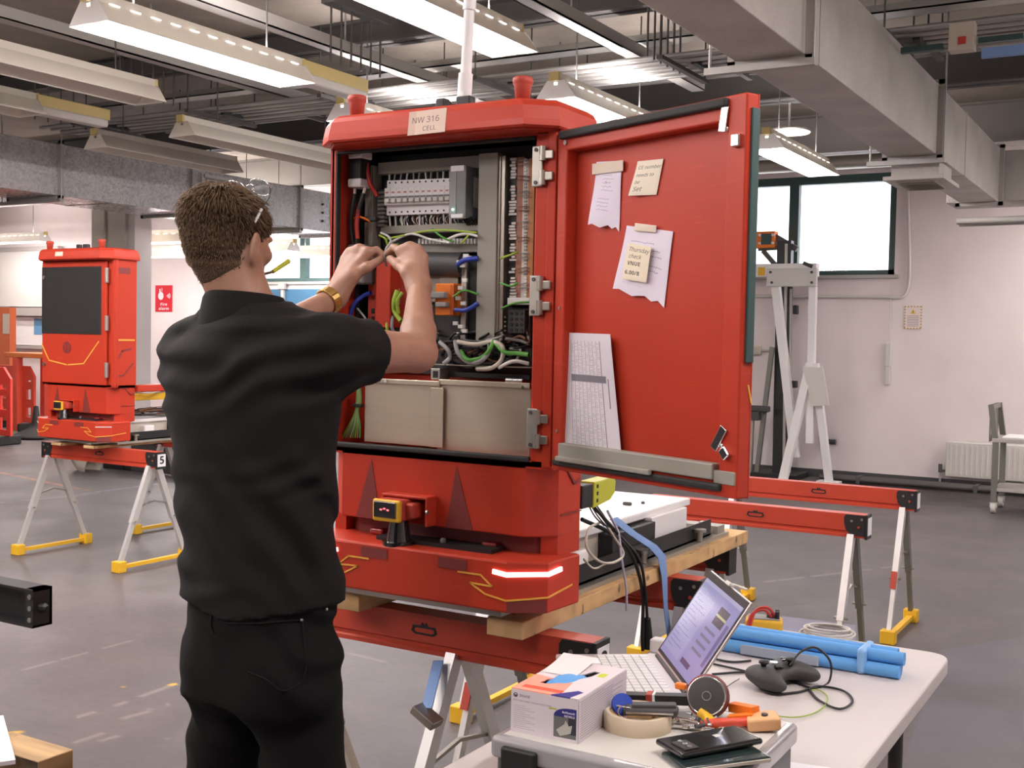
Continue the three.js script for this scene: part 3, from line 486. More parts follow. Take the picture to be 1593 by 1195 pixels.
// bumper plan: chamfered corners
const bumperPlan = (g = 0) => [[-1.98 - g, -2.412 + g], [-1.42 + g, -2.412 + g], [-1.335 + g, -2.468 + g * 0.4], [-1.325 + g, -2.615], [-2.075 - g, -2.615], [-2.065 - g, -2.468 + g * 0.4]];
const skirtPlan = (g = 0) => [[-2.005 - g, ZF + g], [-1.425 + g, ZF + g], [-1.36 + g, -2.56], [-1.36 + g, ZB], [-2.065 - g, ZB], [-2.065 - g, -2.56]];
function robotShell(t, open) {
  const red = K.red;
  // cabinet carcass: side panels, back, floor, top, front frame round the opening
  const oL = open ? -2.036 : -2.02, oR = -1.416;
  const shell = mesh('cabinet_shell', [
    bx(XL, XL + 0.012, 1.20, 2.045, ZB, ZF), bx(XR - 0.022, XR - 0.01, 1.20, 2.045, ZB, ZF - 0.004), bx(XL, XR - 0.01, 1.20, 2.045, ZB - 0.006, ZB),
    bx(XL, XR - 0.01, 1.20, 1.216, ZB, ZF), bx(XL, XR - 0.01, 2.03, 2.045, ZB, ZF),
    rbx(XL, oL, 1.2, 2.045, ZF - 0.02, ZF, 0.006), rbx(oR, XR, 1.2, 2.045, ZF - 0.03, ZF, 0.008), rbx(XL, XR, 2.022, 2.05, ZF - 0.02, ZF, 0.006), rbx(XL, XR, 1.2, 1.224, ZF - 0.02, ZF, 0.005)], red, t);
  // fold line on the hinge stile
  mesh('stile_fold', rbx(-1.378, -1.352, 1.205, 2.04, ZF - 0.004, ZF + 0.006, 0.004), red, shell);
  if (open) mesh('opening_gasket', [rbx(oL, oR + 0.002, 2.016, 2.024, ZF - 0.012, ZF + 0.006, 0.003), rbx(oL - 0.006, oR + 0.004, 1.216, 1.23, ZF - 0.008, ZF + 0.012, 0.005), rbx(oL - 0.004, oL + 0.004, 1.22, 2.02, ZF - 0.012, ZF + 0.005, 0.003)], K.rubber, shell);
  // roof cap with chamfered front corners
  const rp = [[-2.005, -2.425], [-1.405, -2.425], [-1.338, -2.485], [-1.338, ZB - 0.02], [-2.075, ZB - 0.02], [-2.075, -2.485]];
  const ring = (ins, y) => rp.map(([x, z]) => { const cx = -1.7065, cz = -2.56; const dx = x - cx, dz = z - cz; return V(cx + dx - Math.sign(dx) * ins, y, cz + dz - Math.sign(dz) * ins); });
  const rings = [ring(0.004, 2.035), ring(0, 2.04), ring(0.001, 2.055), ring(0.006, 2.088), ring(0.012, 2.1), ring(0.022, 2.107), ring(0.045, 2.111)], rg = [];
  const tri = (a, b, c) => rg.push(a.x, a.y, a.z, b.x, b.y, b.z, c.x, c.y, c.z), nP = rp.length;
  for (let k = 0; k + 1 < rings.length; k++) for (let i = 0; i < nP; i++) { const j = (i + 1) % nP, A = rings[k], B = rings[k + 1]; tri(A[i], A[j], B[j]); tri(A[i], B[j], B[i]); }
  for (let i = 1; i + 1 < nP; i++) { const T = rings[rings.length - 1], U = rings[0]; tri(T[0], T[i], T[i + 1]); tri(U[0], U[i + 1], U[i]); }
  const roofG = new THREE.BufferGeometry(); roofG.setAttribute('position', new THREE.Float32BufferAttribute(rg, 3)); roofG.computeVertexNormals(); roofG.setAttribute('uv', new THREE.Float32BufferAttribute(new Float32Array(rg.length / 3 * 2), 2));
  const roof = mesh('roof_cap', [roofG, plan([[-2.0, -2.44], [-1.41, -2.44], [-1.35, -2.5], [-1.35, ZB], [-2.06, ZB], [-2.06, -2.5]], 2.03, 2.06, 0.004)], red, t);
  for (const x of [-1.945, -1.435]) mesh('roof_knob', lathe([[0, 0.054], [0.021, 0.054], [0.0245, 0.051], [0.0255, 0.045], [0.0245, 0.037], [0.0215, 0.034], [0.018, 0.0], [0, 0]], [x, 2.108, -2.47], 20), K.redMatt, roof);
  each('roof_connector', [rb(-1.62, 2.122, -2.5, 0.045, 0.03, 0.03, 0.006), rb(-1.69, 2.122, -2.5, 0.03, 0.03, 0.03, 0.006)], K.black, roof);
  // skirt below the door
  mesh('lower_skirt', plan(skirtPlan(), 1.026, 1.212, 0.004), red, t);
  for (const [a, b, c] of [[-1.955, -1.872, -1.905], [-1.66, -1.578, -1.63]]) { const g = ext([[a, 1.028], [b, 1.028], [c, 1.19]], 0.001); g.translate(0, 0, ZF + 0.0005); mesh('dark_wedge_decal', g, K.redDark, t); }
  // bracket over the scanner
  const br = mesh('scanner_hood', [rbx(-1.838, -1.69, 1.1, 1.108, ZF, -2.46, 0.003), rbx(-1.698, -1.69, 1.03, 1.105, ZF, -2.46, 0.003), rbx(-1.838, -1.83, 1.06, 1.105, ZF, -2.46, 0.003)], red, t);
  mesh('hood_screw', cyl([-1.689, 1.07, -2.455], [-1.684, 1.07, -2.455], 0.006), K.steel, br);
  const sc = mesh('laser_scanner', [rbx(-1.832, -1.745, 1.042, 1.098, ZF, -2.425, 0.008), rbx(-1.80, -1.72, 1.05, 1.09, ZF, -2.44, 0.006)], K.redMatt, t);
  mesh('scanner_bezel', [rb(-1.788, 1.07, -2.419, 0.088, 0.058, 0.014, 0.006)], K.yellow, sc);
  mesh('scanner_window', [rb(-1.79, 1.073, -2.411, 0.07, 0.042, 0.006, 0.004)], K.glossBlack, sc);
  if (open) mesh('scanner_light', [0, 1, 2].map(i => rb(-1.8 + i * 0.011, 1.073 + (i % 2) * 0.003, -2.4075, 0.007, 0.004, 0.002, 0.001)), mat(lin(0.5, 0.02, 0.02), 0.4, 0, { emissive: lin(1, 0.08, 0.1), emissiveIntensity: 2.5 }), sc);
  mesh('scanner_base', [cyl([-1.775, 0.985, -2.455], [-1.775, 1.045, -2.455], 0.034, 0.024), cyl([-1.775, 0.978, -2.455], [-1.775, 0.988, -2.455], 0.045)], K.glossBlack, sc);
  // dark slot with small lamps between skirt and bumper
  const slot = mesh('sensor_slot', plan([[-1.98, -2.55], [-1.42, -2.55], [-1.38, -2.58], [-1.38, ZB], [-2.02, ZB], [-2.02, -2.58]], 0.97, 1.03), K.redDark, t);
  each('slot_side', [plan([[-1.40, -2.545], [-1.362, -2.565], [-1.36, ZB], [-1.40, ZB]], 0.975, 1.032), plan([[-2.06, -2.545], [-2.022, -2.545], [-2.022, ZB], [-2.06, ZB]], 0.975, 1.032)], red, slot);
  mesh('slot_cable_tray', bx(-1.86, -1.5, 0.979, 0.99, -2.54, -2.47), K.black, slot);
  for (const x of [-1.9, -1.54]) mesh('slot_lamp', [rb(x, 0.99, -2.535, 0.045, 0.018, 0.03, 0.006)], mat(lin(0.3, 0.015, 0.015), 0.2, 0, { clearcoat: 1 }), slot);
  mesh('slot_clip', rb(-1.66, 0.992, -2.49, 0.014, 0.02, 0.014), K.midGrey, slot);
  // bumper
  const bm = mesh('bumper', plan(bumperPlan(), 0.852, 0.98, 0.006), red, t);
  const fz = -2.4105;
  for (const s of [1, -1]) {
    const X = x => s > 0 ? x : -3.40 - x; // mirrored about the middle of the bumper
    const zg = line2([[X(-1.56), 0.939], [X(-1.494), 0.939], [X(-1.46), 0.914], [X(-1.525), 0.916], [X(-1.48), 0.893], [X(-1.42), 0.884]], 0.004, fz);
    const c1 = [X(-1.418), 0.884, -2.4115], c2 = [X(-1.333), 0.893, -2.4665], c3 = [X(-1.327), 0.906, -2.58];
    mesh('gold_line', [...zg, ...stripe([c1, c2, c3], 0.004)], K.gold, bm);
    const led = open ? mat(lin(0.9, 0.3, 0.3), 0.3, 0, { emissive: lin(1, 0.42, 0.42), emissiveIntensity: s > 0 ? 3.2 : 2 }) : K.offWhite;
    if (open) mesh('light_strip', [...line2([[X(-1.455), 0.952], [X(-1.42), 0.948]], 0.011, fz, 0.006), ...stripe([[X(-1.418), 0.948, -2.4115], [X(-1.334), 0.95, -2.4675], [X(-1.328), 0.955, -2.52]], 0.011, 0.006)], led, bm);
    else mesh('light_strip', [...stripe([[X(-1.418), 0.948, -2.4115], [X(-1.334), 0.95, -2.4675]], 0.006)], led, bm);
    const ga = ext([[X(-1.62), 0.945], [X(-1.535), 0.945], [X(-1.535), 0.972], [X(-1.62), 0.972]].sort(() => 0), 0.001); ga.translate(0, 0, fz - 0.001); mesh('bumper_decal', box(X(-1.578), 0.957, fz, 0.085, 0.026, 0.001), K.redDark, bm);
  }
  mesh('corner_panel', [box(-1.3772, 0.87, -2.4397, 0.098, 0.03, 0.001, [0, 0.582, 0])], K.redDark, bm);
  mesh('front_plate', bx(-1.96, -1.45, 0.834, 0.846, -2.62, -2.44), K.alu, t);
  // dark red panel lines on the right side
  mesh('side_line', stripe([[-1.357, 1.2, -2.57], [-1.357, 1.195, -2.6], [-1.357, 1.155, -2.64], [-1.357, 1.16, -2.675]], 0.006), K.redDark, t); mesh('side_seam', stripe([[-1.357, 1.08, -2.57], [-1.357, 1.08, -2.68]], 0.003), K.redDark, t);
  return { shell, roof };
}
function robotChassis(t) {
  const c = mesh('chassis_plate', [bx(-1.965, -1.43, 0.82, 0.834, -4.02, -2.6), bx(-1.93, -1.46, 0.834, 0.85, -3.95, -2.7)], K.alu, t);
  for (const x of [-1.455, -1.55, -1.94, -1.85]) mesh('side_rail', [bx(x - 0.004, x, 0.835, 0.892, -3.9, -2.72), bx(x - 0.03, x, 0.835, 0.842, -3.9, -2.72)], K.blackMetal, t);
  for (const [z, w] of [[-2.76, 0.03], [-3.28, 0.03], [-3.75, 0.03]]) mesh('jacking_foot', [cyl([-1.44, 0.835, z], [-1.44, 0.868, z], 0.012), cyl([-1.44, 0.868, z], [-1.44, 0.878, z], 0.024)], K.steel, t);
  mesh('rear_bracket', [bx(-1.6, -1.44, 0.834, 0.862, -4.0, -3.93), bx(-1.52, -1.5, 0.862, 0.87, -3.98, -3.95)], K.alu, t);
  const e = mesh('control_enclosure', [rbx(-1.93, -1.51, 0.86, 0.955, -3.78, -2.72, 0.006)], K.cream, t);
  mesh('enclosure_lid', [rbx(-1.945, -1.495, 0.95, 0.975, -3.8, -2.74, 0.006), rbx(-1.93, -1.475, 0.875, 0.955, -3.72, -3.42, 0.004)], K.white, e);
  mesh('black_housing', [rbx(-1.52, -1.462, 0.86, 0.945, -3.42, -3.1, 0.004)], K.blackMetal, t);
  mesh('lid_parts', [rb(-1.6, 0.98, -3.5, 0.03, 0.012, 0.015), rb(-1.57, 0.979, -3.56, 0.012, 0.01, 0.012)], K.darkGrey, e);
  mesh('bracket_arm', [rb(-1.5, 0.9, -2.9, 0.08, 0.06, 0.09, 0.01)], K.white, t);
}
function hinge(y, parent) {
  const h = mesh('hinge', [rb(-1.405, y, ZF + 0.006, 0.03, 0.1, 0.006, 0.004)], K.alu, parent);
  for (const s of [-1, 1]) mesh('hinge_knuckle', [cyl([-1.386, y + s * 0.047, ZF + 0.014], [-1.386, y + s * 0.012, ZF + 0.014], 0.009), rb(-1.372, y + s * 0.026, ZF + 0.014, 0.03, 0.022, 0.006, 0.003)], K.steel, h);
  for (const s of [-1, 1]) mesh('hinge_screw', cyl([-1.408, y + s * 0.04, ZF + 0.009], [-1.408, y + s * 0.04, ZF + 0.0115], 0.005, 0.005, 8), K.darkGrey, h);
}
// ---- open robot
const robot = thing('cabinet_robot', 'red cabinet robot with its door open and wiring exposed, on timbers', 'robot', RO);
const { shell: rShell, roof: rRoof } = robotShell(robot, true);
robotChassis(robot);
for (const py of [258, 460, 668]) hinge(onZ(842, py, ZF + 0.01).y, robot);
// antenna on the roof
{
  const b = onZ(721, 152, -2.52), q = onZ(735, -40, -2.52);
  const a = mesh('antenna', [cyl([b.x, 2.105, -2.52], [b.x + 0.006, 2.2, -2.52], 0.0185), cyl([b.x + 0.006, 2.19, -2.52], [lerp(b.x, q.x, 0.62), 2.36, -2.52], 0.0145, 0.0135), cyl([lerp(b.x, q.x, 0.62), 2.36, -2.52], [q.x, q.y, -2.52], 0.017, 0.014)], K.white, robot);
  mesh('antenna_cable', tube([[b.x + 0.01, 2.15, -2.495], [b.x + 0.02, 2.13, -2.49], [b.x + 0.03, 2.112, -2.49]], 0.004), K.white, a);
  mesh('antenna_base', cyl([b.x, 2.1, -2.52], [b.x, 2.115, -2.52], 0.026), K.black, a);
}
// taped paper label on the roof lip
{
  const tx = canvasTex(256, 160, (g, w, h) => { g.fillStyle = '#d9c3b2'; g.fillRect(0, 0, w, h); g.fillStyle = '#cdb3a2'; g.fillRect(0, 0, 50, h); g.strokeStyle = '#7c6a68'; g.fillStyle = '#6d5b5c'; g.font = '54px sans-serif'; g.fillText('NW 316', 22, 82); g.font = '44px sans-serif'; g.fillText('CELL', 100, 138); });
  const a = onZ(634, 190, -2.423), b = onZ(692, 188, -2.423);
  const g = new THREE.BoxGeometry(b.x - a.x, 0.062, 0.0012); g.rotateZ(0.02); g.rotateX(-0.15); g.translate((a.x + b.x) / 2, 2.066, -2.4275);
  const l = mesh('paper_label', g, printed(tx), robot, { keepUV: true, label: 'taped paper label with faded handwriting' });
}
// interior: everything placed on the mounting plane
const zi = -2.655;
const R = (x0, y0, x1, y1, z, d, rad = 0.002) => { const a = onZ(x0, y0, z), b = onZ(x1, y1, z); return rbx(Math.min(a.x, b.x), Math.max(a.x, b.x), Math.min(a.y, b.y), Math.max(a.y, b.y), z - d, z, rad); };
mesh('mounting_plate', bx(XL + 0.014, XR - 0.024, 1.42, 2.028, ZB + 0.001, zi - 0.012), K.darkGrey, robot);
mesh('top_lining', bx(XL + 0.014, oRx(), 1.985, 2.03, -2.66, -2.655), K.black, robot);
function oRx() { return XR - 0.024; }
mesh('left_lining', bx(-2.046, -2.03, 1.46, 2.02, -2.668, -2.6), K.black, robot);
for (const [x0, y0, x1, y1] of [[588, 253, 748, 261], [592, 352, 745, 359], [650, 380, 745, 392]]) { const m = mesh('wiring_trunk', R(x0, y0, x1, y1, -2.62, 0.025), K.trunk, robot); if (y0 > 360) for (let i = 0; i < 17; i++) { const q = onZ(652 + i * 5.4, 377, -2.608); mesh('trunk_finger', bx(q.x - 0.003, q.x + 0.003, q.y - 0.004, q.y + 0.01, -2.65, -2.608), K.offWhite, m); } }
// slotted trunk beside the breakers
{ const m = mesh('slotted_trunk', R(586, 295, 597, 355, -2.62, 0.03), K.darkGrey, robot); for (let i = 0; i < 9; i++) mesh('trunk_finger', R(587, 298 + i * 6.4, 597, 301 + i * 6.4, -2.616, 0.02), K.trunk, m); }
mesh('vertical_trunk', [R(745, 239, 769, 533, -2.59, 0.06)], K.trunk, robot);
mesh('mounting_rail', [R(771, 243, 781, 536, -2.6, 0.05), R(772, 243, 774, 536, -2.596, 0.01)], K.steel, robot);
{ const m = mesh('left_rail', [R(568, 258, 579, 398, -2.61, 0.04), R(573, 258, 575, 398, -2.606, 0.01)], K.trunk, robot); }
mesh('din_rail', [R(596, 302, 745, 310, -2.645, 0.008)], K.steel, robot);
for (let i = 0; i < 11; i++) { // circuit breakers: stepped front, screw holes, toggle
  const x0 = 597 + i * 9.35, x1 = x0 + 8.9, dx = 5, dy = -0.35 * i;
  const b = mesh('circuit_breaker', [R(x0 + dx, 281 + dy, x1 + dx, 335 + dy, -2.618, 0.03, 0.001), R(x0 + 1, 293 + dy, x1 + 1, 319 + dy, -2.604, 0.03, 0.001)], K.white, robot);
  mesh('toggle', [R(x0 + 1, 309 + dy, x1 - 1, 315 + dy, -2.592, 0.016, 0.002)], K.offWhite, b);
  mesh('toggle_slot', [R(x0, 306 + dy, x1, 308.5 + dy, -2.6035, 0.002, 0.0005)], K.midGrey, b);
  for (const y of [284.5, 330.5]) mesh('screw_hole', (() => { const q = onZ(x0 + dx + 4.2, y + dy, -2.6175); return cyl([q.x, q.y, q.z - 0.001], [q.x, q.y, q.z + 0.0006], 0.0028, 0.0028, 8); })(), K.black, b);
  mesh('rating_print', R(x0 + 2.5, 298.5 + dy, x1 - 1.5, 301 + dy, -2.6037, 0.001, 0.0003), mat(lin(0.55, 0.25, 0.25), 0.7), b);
  for (const [y0, y1, m] of [[270, 281, i % 3 ? K.grey : K.wireWhite], [336, 352, i > 2 ? (i % 4 ? K.wireWhite : K.wireBrown) : K.wireWhite]]) { const p = onZ(x0 + dx + 4, y0 + dy, -2.63), q = onZ(x0 + dx + 4 + rr(-2, 2), y1 + dy, -2.63); mesh('ferrule_wire', cyl(p, q, 0.0028, 0.0028, 6), m, b); }
}
// white wires under the breakers
for (let i = 0; i < 26; i++) { const x = 628 + i * 4.3, p = onZ(x + rr(-2, 2), 334, -2.64), q = onZ(x + rr(-4, 4), 351, -2.635); mesh('wire', tube([p, p.clone().lerp(q, 0.5).add(V(rr(-0.006, 0.006), 0, 0.012)), q], 0.0018, 8, 5), [K.wireWhite, K.wireWhite, K.grey, K.black, K.wireWhite, K.wireBrown][i % 6], robot); }
{ // power supply
  const p = mesh('power_supply', [R(699, 259, 724, 338, -2.575, 0.08, 0.003)], mat(lin(0.2, 0.22, 0.23), 0.5), robot);
  mesh('front_label', R(700, 268, 709, 335, -2.5738, 0.002, 0.0005), K.grey, p);
  each('terminal_cover', [R(701, 258, 722, 266, -2.572, 0.02), R(701, 333, 720, 339, -2.572, 0.02)], K.white, p);
  const q = onZ(704, 326, -2.571); mesh('status_led', rb(q.x, q.y, q.z, 0.005, 0.005, 0.002, 0.001), mat(lin(0.2, 0.9, 0.6), 0.3, 0, { emissive: lin(0.3, 1, 0.75), emissiveIntensity: 6 }), p);
  mesh('side_label', [bx(onZ(724, 300, -2.575).x, onZ(724, 300, -2.575).x + 0.002, 1.87, 1.95, -2.65, -2.615)], K.white, p);
  for (let i = 0; i < 5; i++) { const a = onZ(716 + i * 4, 338, -2.6), b = onZ(728 + i * 4, 350, -2.62); mesh('black_wire', tube([a, a.clone().lerp(b, 0.5).add(V(0.004, 0.006, 0.015)), b], 0.0025, 8, 5), K.black, p); }
}
// terminal columns on the right
{
  const p = mesh('relay_column', R(784, 245, 803, 470, -2.62, 0.04), K.black, robot);
  for (let i = 0; i < 46; i++) { if ([7, 8, 19, 20, 27, 34, 35, 38].includes(i)) continue; const y = 246 + i * 4.75; mesh('relay_tag', R(794 + rr(-3, 2), y, 802 + rr(-2, 2), y + 3.2, -2.612 + rr(-0.003, 0.002), 0.01, 0.0008), K.wireWhite, p); }
  const q = mesh('terminal_strip', R(805, 244, 812, 466, -2.615, 0.04), mat(lin(0.36, 0.16, 0.1), 0.6), robot);
  const s = mesh('marker_strip', R(814, 248, 820, 468, -2.61, 0.04), K.offWhite, robot);
  for (let i = 0; i < 40; i++) mesh('terminal_marker', R(815, 247 + i * 5.4, 819.5, 250 + i * 5.4, -2.608, 0.006, 0.0006), i > 33 || i < 7 ? K.white : K.trunk, s);
  const o = mesh('terminal_row', R(822, 246, 828, 470, -2.61, 0.04), mat(lin(0.5, 0.22, 0.08), 0.6), robot);
  for (let i = 0; i < 36; i++) { const y = 250 + i * 6, a = onZ(806, y, -2.607), b = onZ(824, y + rr(-1.5, 1.5), -2.602); if (i % 4 < 2) mesh('link_wire', tube([a, a.clone().lerp(b, 0.5).add(V(0, 0, 0.006)), b], 0.0014, 6, 4), i % 8 < 4 ? K.grey : K.wireBrown, robot); }
  mesh('strip_end_stop', R(789, 463, 824, 474, -2.6, 0.05), K.white, robot);
  const c = mesh('contactor', [R(790, 482, 816, 519, -2.61, 0.05), R(784, 478, 824, 530, -2.63, 0.03)], K.darkGrey, robot);
  for (let i = 0; i < 4; i++) for (let j = 0; j < 3; j++) { const z = onZ(795 + j * 8, 488 + i * 8.5, -2.609); mesh('contactor_port', cyl([z.x, z.y, z.z - 0.001], [z.x, z.y, z.z + 0.001], 0.0045, 0.0045, 8), K.black, c); }
  for (let i = 0; i < 5; i++) mesh('wire_label', R(776, 492 + i * 7, 786, 495 + i * 7, -2.61, 0.006), K.wireWhite, c);
}
// parts in the lower bay
mesh('round_duct', (() => { const a = onZ(655, 410, -2.63), b = onZ(722, 412, -2.63); return cyl(a, b, 0.034, 0.034, 18); })(), K.darkGrey, robot);
{ const p = mesh('grey_module', [R(660, 425, 712, 470, -2.64, 0.02), R(684, 426, 712, 470, -2.632, 0.02)], K.trunk, robot); mesh('yellow_label', R(661, 425, 684, 429, -2.638, 0.001), K.lime, p); }
{ const p = mesh('orange_module', [R(677, 441, 705, 491, -2.59, 0.05, 0.003)], K.orange, robot); mesh('module_slot', [R(700, 443, 705.5, 490, -2.588, 0.02)], mat(lin(0.6, 0.12, 0.01), 0.5), p); each('grey_plug', [R(668, 454, 692, 464, -2.575, 0.03, 0.004), R(676, 470, 694, 478, -2.575, 0.03, 0.004)], K.grey, p); for (let i = 0; i < 4; i++) { const a = onZ(672, 457 + i * 6, -2.58), b = onZ(662 - i, 478 + i * 8, -2.61); mesh('grey_cable', tube([a, a.clone().lerp(b, 0.4).add(V(-0.012, 0.002, 0.014)), b], 0.004, 10, 6), K.grey, p); } }
{ const p = mesh('red_drive_unit', [R(585, 405, 606, 510, -2.575, 0.075, 0.003)], K.red, robot); mesh('side_bracket', [R(573, 420, 585, 508, -2.6, 0.04, 0.002)], K.redMatt, p); each('socket', [R(577, 480, 582, 488, -2.598, 0.004), R(577, 492, 582, 500, -2.598, 0.004)], K.black, p); }
{ const p = mesh('second_drive_unit', [R(606, 408, 640, 508, -2.62, 0.04, 0.002)], K.redMatt, robot); for (let i = 0; i < 10; i++) mesh('plug_row', R(613, 438 + i * 3.6, 620, 440.5 + i * 3.6, -2.614, 0.01, 0.0008), K.offWhite, p); }
{ // left column: isolator, black cable bunch, grey box
  const a = V(-2.01, 0, -2.57);
  const iso = mesh('isolator_switch', [rb(-2.014, 1.985, -2.575, 0.042, 0.09, 0.05, 0.006)], K.black, robot);
  each('isolator_cap', [rb(-2.012, 2.022, -2.572, 0.046, 0.022, 0.054, 0.005), rb(-2.012, 1.944, -2.572, 0.046, 0.024, 0.054, 0.005)], K.white, iso);
  each('ferrule', [cyl([-2.02, 1.912, -2.56], [-2.02, 1.93, -2.56], 0.004), cyl([-1.99, 1.912, -2.56], [-1.985, 1.93, -2.56], 0.004)], K.wireWhite, iso);
  each('black_cable', [tube([[-2.02, 1.915, -2.56], [-2.025, 1.87, -2.555], [-2.03, 1.82, -2.56], [-2.02, 1.77, -2.56]], 0.007), tube([[-1.99, 1.915, -2.56], [-2.0, 1.86, -2.55], [-2.01, 1.8, -2.56], [-2.01, 1.77, -2.56]], 0.007)], K.black, iso);
  each('red_cable', [tube([[-2.0, 2.01, -2.585], [-1.985, 1.95, -2.58], [-1.965, 1.91, -2.59]], 0.006), tube([[-1.998, 1.87, -2.55], [-2.002, 1.83, -2.548], [-2.0, 1.79, -2.55]], 0.006)], K.wireRed, iso);
  mesh('cable_tie', [rb(-1.975, 1.845, -2.575, 0.05, 0.014, 0.02, 0.004)], K.black, robot);
  mesh('orange_wire', tube([[-2.02, 1.848, -2.56], [-1.995, 1.85, -2.555], [-1.97, 1.838, -2.57]], 0.003), K.orange, robot);
  const gb = mesh('converter_box', [rb(-2.005, 1.72, -2.575, 0.06, 0.11, 0.06, 0.008)], K.midGrey, robot);
}
// loose wires across the middle bay
for (const [pts, m, r] of [
  [[[600, 372], [630, 366], [660, 360], [690, 358], [742, 362]], K.greenYellow, 0.003], [[[606, 378], [640, 364], [668, 372], [700, 378]], K.wireWhite, 0.0035], [[[690, 376], [712, 366], [728, 364], [744, 368]], K.wireWhite, 0.004],
  [[[672, 356], [690, 370], [706, 376]], K.green, 0.003], [[[592, 362], [606, 370], [610, 385]], K.wireWhite, 0.003], [[[590, 366], [600, 372], [604, 382], [620, 380]], K.greenYellow, 0.003], [[[730, 364], [724, 372], [718, 378]], K.greenYellow, 0.003], [[[600, 395], [604, 405], [600, 412]], K.grey, 0.004],
  [[[744, 402], [722, 405], [712, 412]], K.wireBlue, 0.007], [[[744, 472], [726, 482], [708, 482]], K.wireBlue, 0.006], [[[705, 462], [722, 452], [744, 458]], K.green, 0.003],
  [[[618, 452], [613, 468], [614, 484], [624, 500]], K.greenYellow, 0.007], [[[626, 455], [618, 468], [620, 488]], K.greenYellow, 0.005], [[[605, 492], [602, 510], [606, 520]], K.greenYellow, 0.005], [[[611, 492], [610, 510], [614, 520]], K.grey, 0.005],
  [[[540, 505], [552, 472], [566, 460], [577, 456]], K.wireBlue, 0.006], [[[556, 480], [566, 492], [574, 504]], K.grey, 0.003],
  [[[824, 470], [800, 472], [780, 480]], K.green, 0.003], [[[778, 402], [796, 396], [806, 392]], K.greenYellow, 0.003], [[[778, 440], [796, 445], [806, 440]], K.green, 0.003],
]) mesh('wire', tube(pts.map(([x, y], i) => onZ(x, y, -2.585 + 0.008 * (i % 2))), r, 0, 6), m, robot);
for (const [x, y] of [[714, 408], [719, 413], [722, 436], [716, 448], [712, 464], [720, 472], [708, 503], [716, 508], [722, 515], [710, 520], [724, 398], [728, 401]]) mesh('wire_tag', R(x - 4, y - 3, x + 4, y + 3, -2.585 + rr(-0.01, 0.004), 0.006, 0.001), K.wireWhite, robot);
mesh('terminal_board', R(717, 398, 744, 535, -2.63, 0.03), K.blackMetal, robot);
mesh('board_rail', R(718, 398, 724, 530, -2.62, 0.02), K.alu, robot);
// tangle of cables above the stainless plates
for (let i = 0; i < 34; i++) { const x = 665 + rr(0, 150), y = 520 + rr(0, 40), m = [K.black, K.black, K.darkGrey, K.grey, K.black, K.wireBrown, K.darkGrey][i % 7]; const p = []; let a = rr(0, 6.28); for (let k = 0; k < 5; k++) p.push(onZ(clamp(x + Math.cos(a + k * 0.9) * rr(12, 30), 655, 822), clamp(y + Math.sin(a + k * 0.9) * rr(5, 16), 512, 572), -2.6 + rr(-0.03, 0.04))); mesh('cable', tube(p, rr(0.003, 0.005), 20, 6), m, robot); }
for (const [pts, m, r] of [
  [[[716, 546], [728, 560], [750, 556], [764, 540], [768, 530]], K.green, 0.0055], [[[770, 533], [786, 548], [805, 550], [823, 552]], K.green, 0.006], [[[708, 530], [712, 548], [726, 562], [748, 562], [760, 548], [762, 535]], K.grey, 0.006], [[[712, 532], [740, 536], [766, 532], [782, 540], [780, 560], [766, 572], [742, 574]], K.cream, 0.006], [[[684, 532], [697, 545], [700, 556], [690, 566]], K.grey, 0.006], [[[776, 572], [800, 562], [823, 566]], K.offWhite, 0.005],
]) mesh('cable', tube(pts.map(([x, y], i) => onZ(x, y, -2.555 + 0.008 * (i % 2))), r, 0, 8), m, robot);
mesh('bay_shelf', [R(655, 566, 824, 573, -2.57, 0.09)], K.cream, robot);
// stainless covers at the bottom of the cabinet
{
  const p = mesh('stainless_cover', [R(568, 588, 683, 696, -2.56, 0.004, 0.001), R(568, 588, 683, 601, -2.552, 0.01, 0.002)], K.stainless, robot);
  mesh('cover_lip', [R(669, 603, 688, 697, -2.553, 0.004, 0.001)], K.stainless, p);
  const q = mesh('stainless_cover', [R(682, 590, 824, 712, -2.564, 0.004, 0.001), R(682, 590, 824, 605, -2.556, 0.01, 0.002)], K.stainless, robot);
  for (const [x, y] of [[600, 593], [814, 603]]) { const z = onZ(x, y, -2.55); mesh('cover_bolt', cyl([z.x, z.y, z.z - 0.004], [z.x, z.y, z.z + 0.002], 0.005, 0.005, 8), K.chrome, q); }
  mesh('strut_end', [R(670, 573, 684, 591, -2.56, 0.05), ], K.alu, robot); mesh('strut_bore', R(673, 577, 681, 588, -2.559, 0.002), K.black, robot);
  mesh('rear_baffle', R(688, 578, 824, 592, -2.6, 0.01), K.blackMetal, robot);
  mesh('mount_bolt', [(() => { const z = onZ(798, 592, -2.56); return cyl([z.x - 0.02, z.y, z.z], [z.x + 0.03, z.y, z.z], 0.006); })(), R(787, 588, 795, 596, -2.556, 0.02)], K.chrome, robot);
}
// green earth leads bundled at the lower left
for (let i = 0; i < 9; i++) { const o = (i - 4) * 1.7; mesh('earth_lead', tube([onZ(558 + o * 0.3, 596, -2.56), onZ(558 + o * 0.5, 625, -2.556), onZ(555 + o * 0.35, 640, -2.552), onZ(552 + o * 1.2, 660, -2.55), onZ(545 + o * 2.2, 681, -2.555)], 0.0024, 0, 5), [K.green, K.greenYellow, K.grey, K.green, K.cream][i % 5], robot); }
mesh('lead_tie', R(548, 628, 562, 634, -2.545, 0.012), K.black, robot);

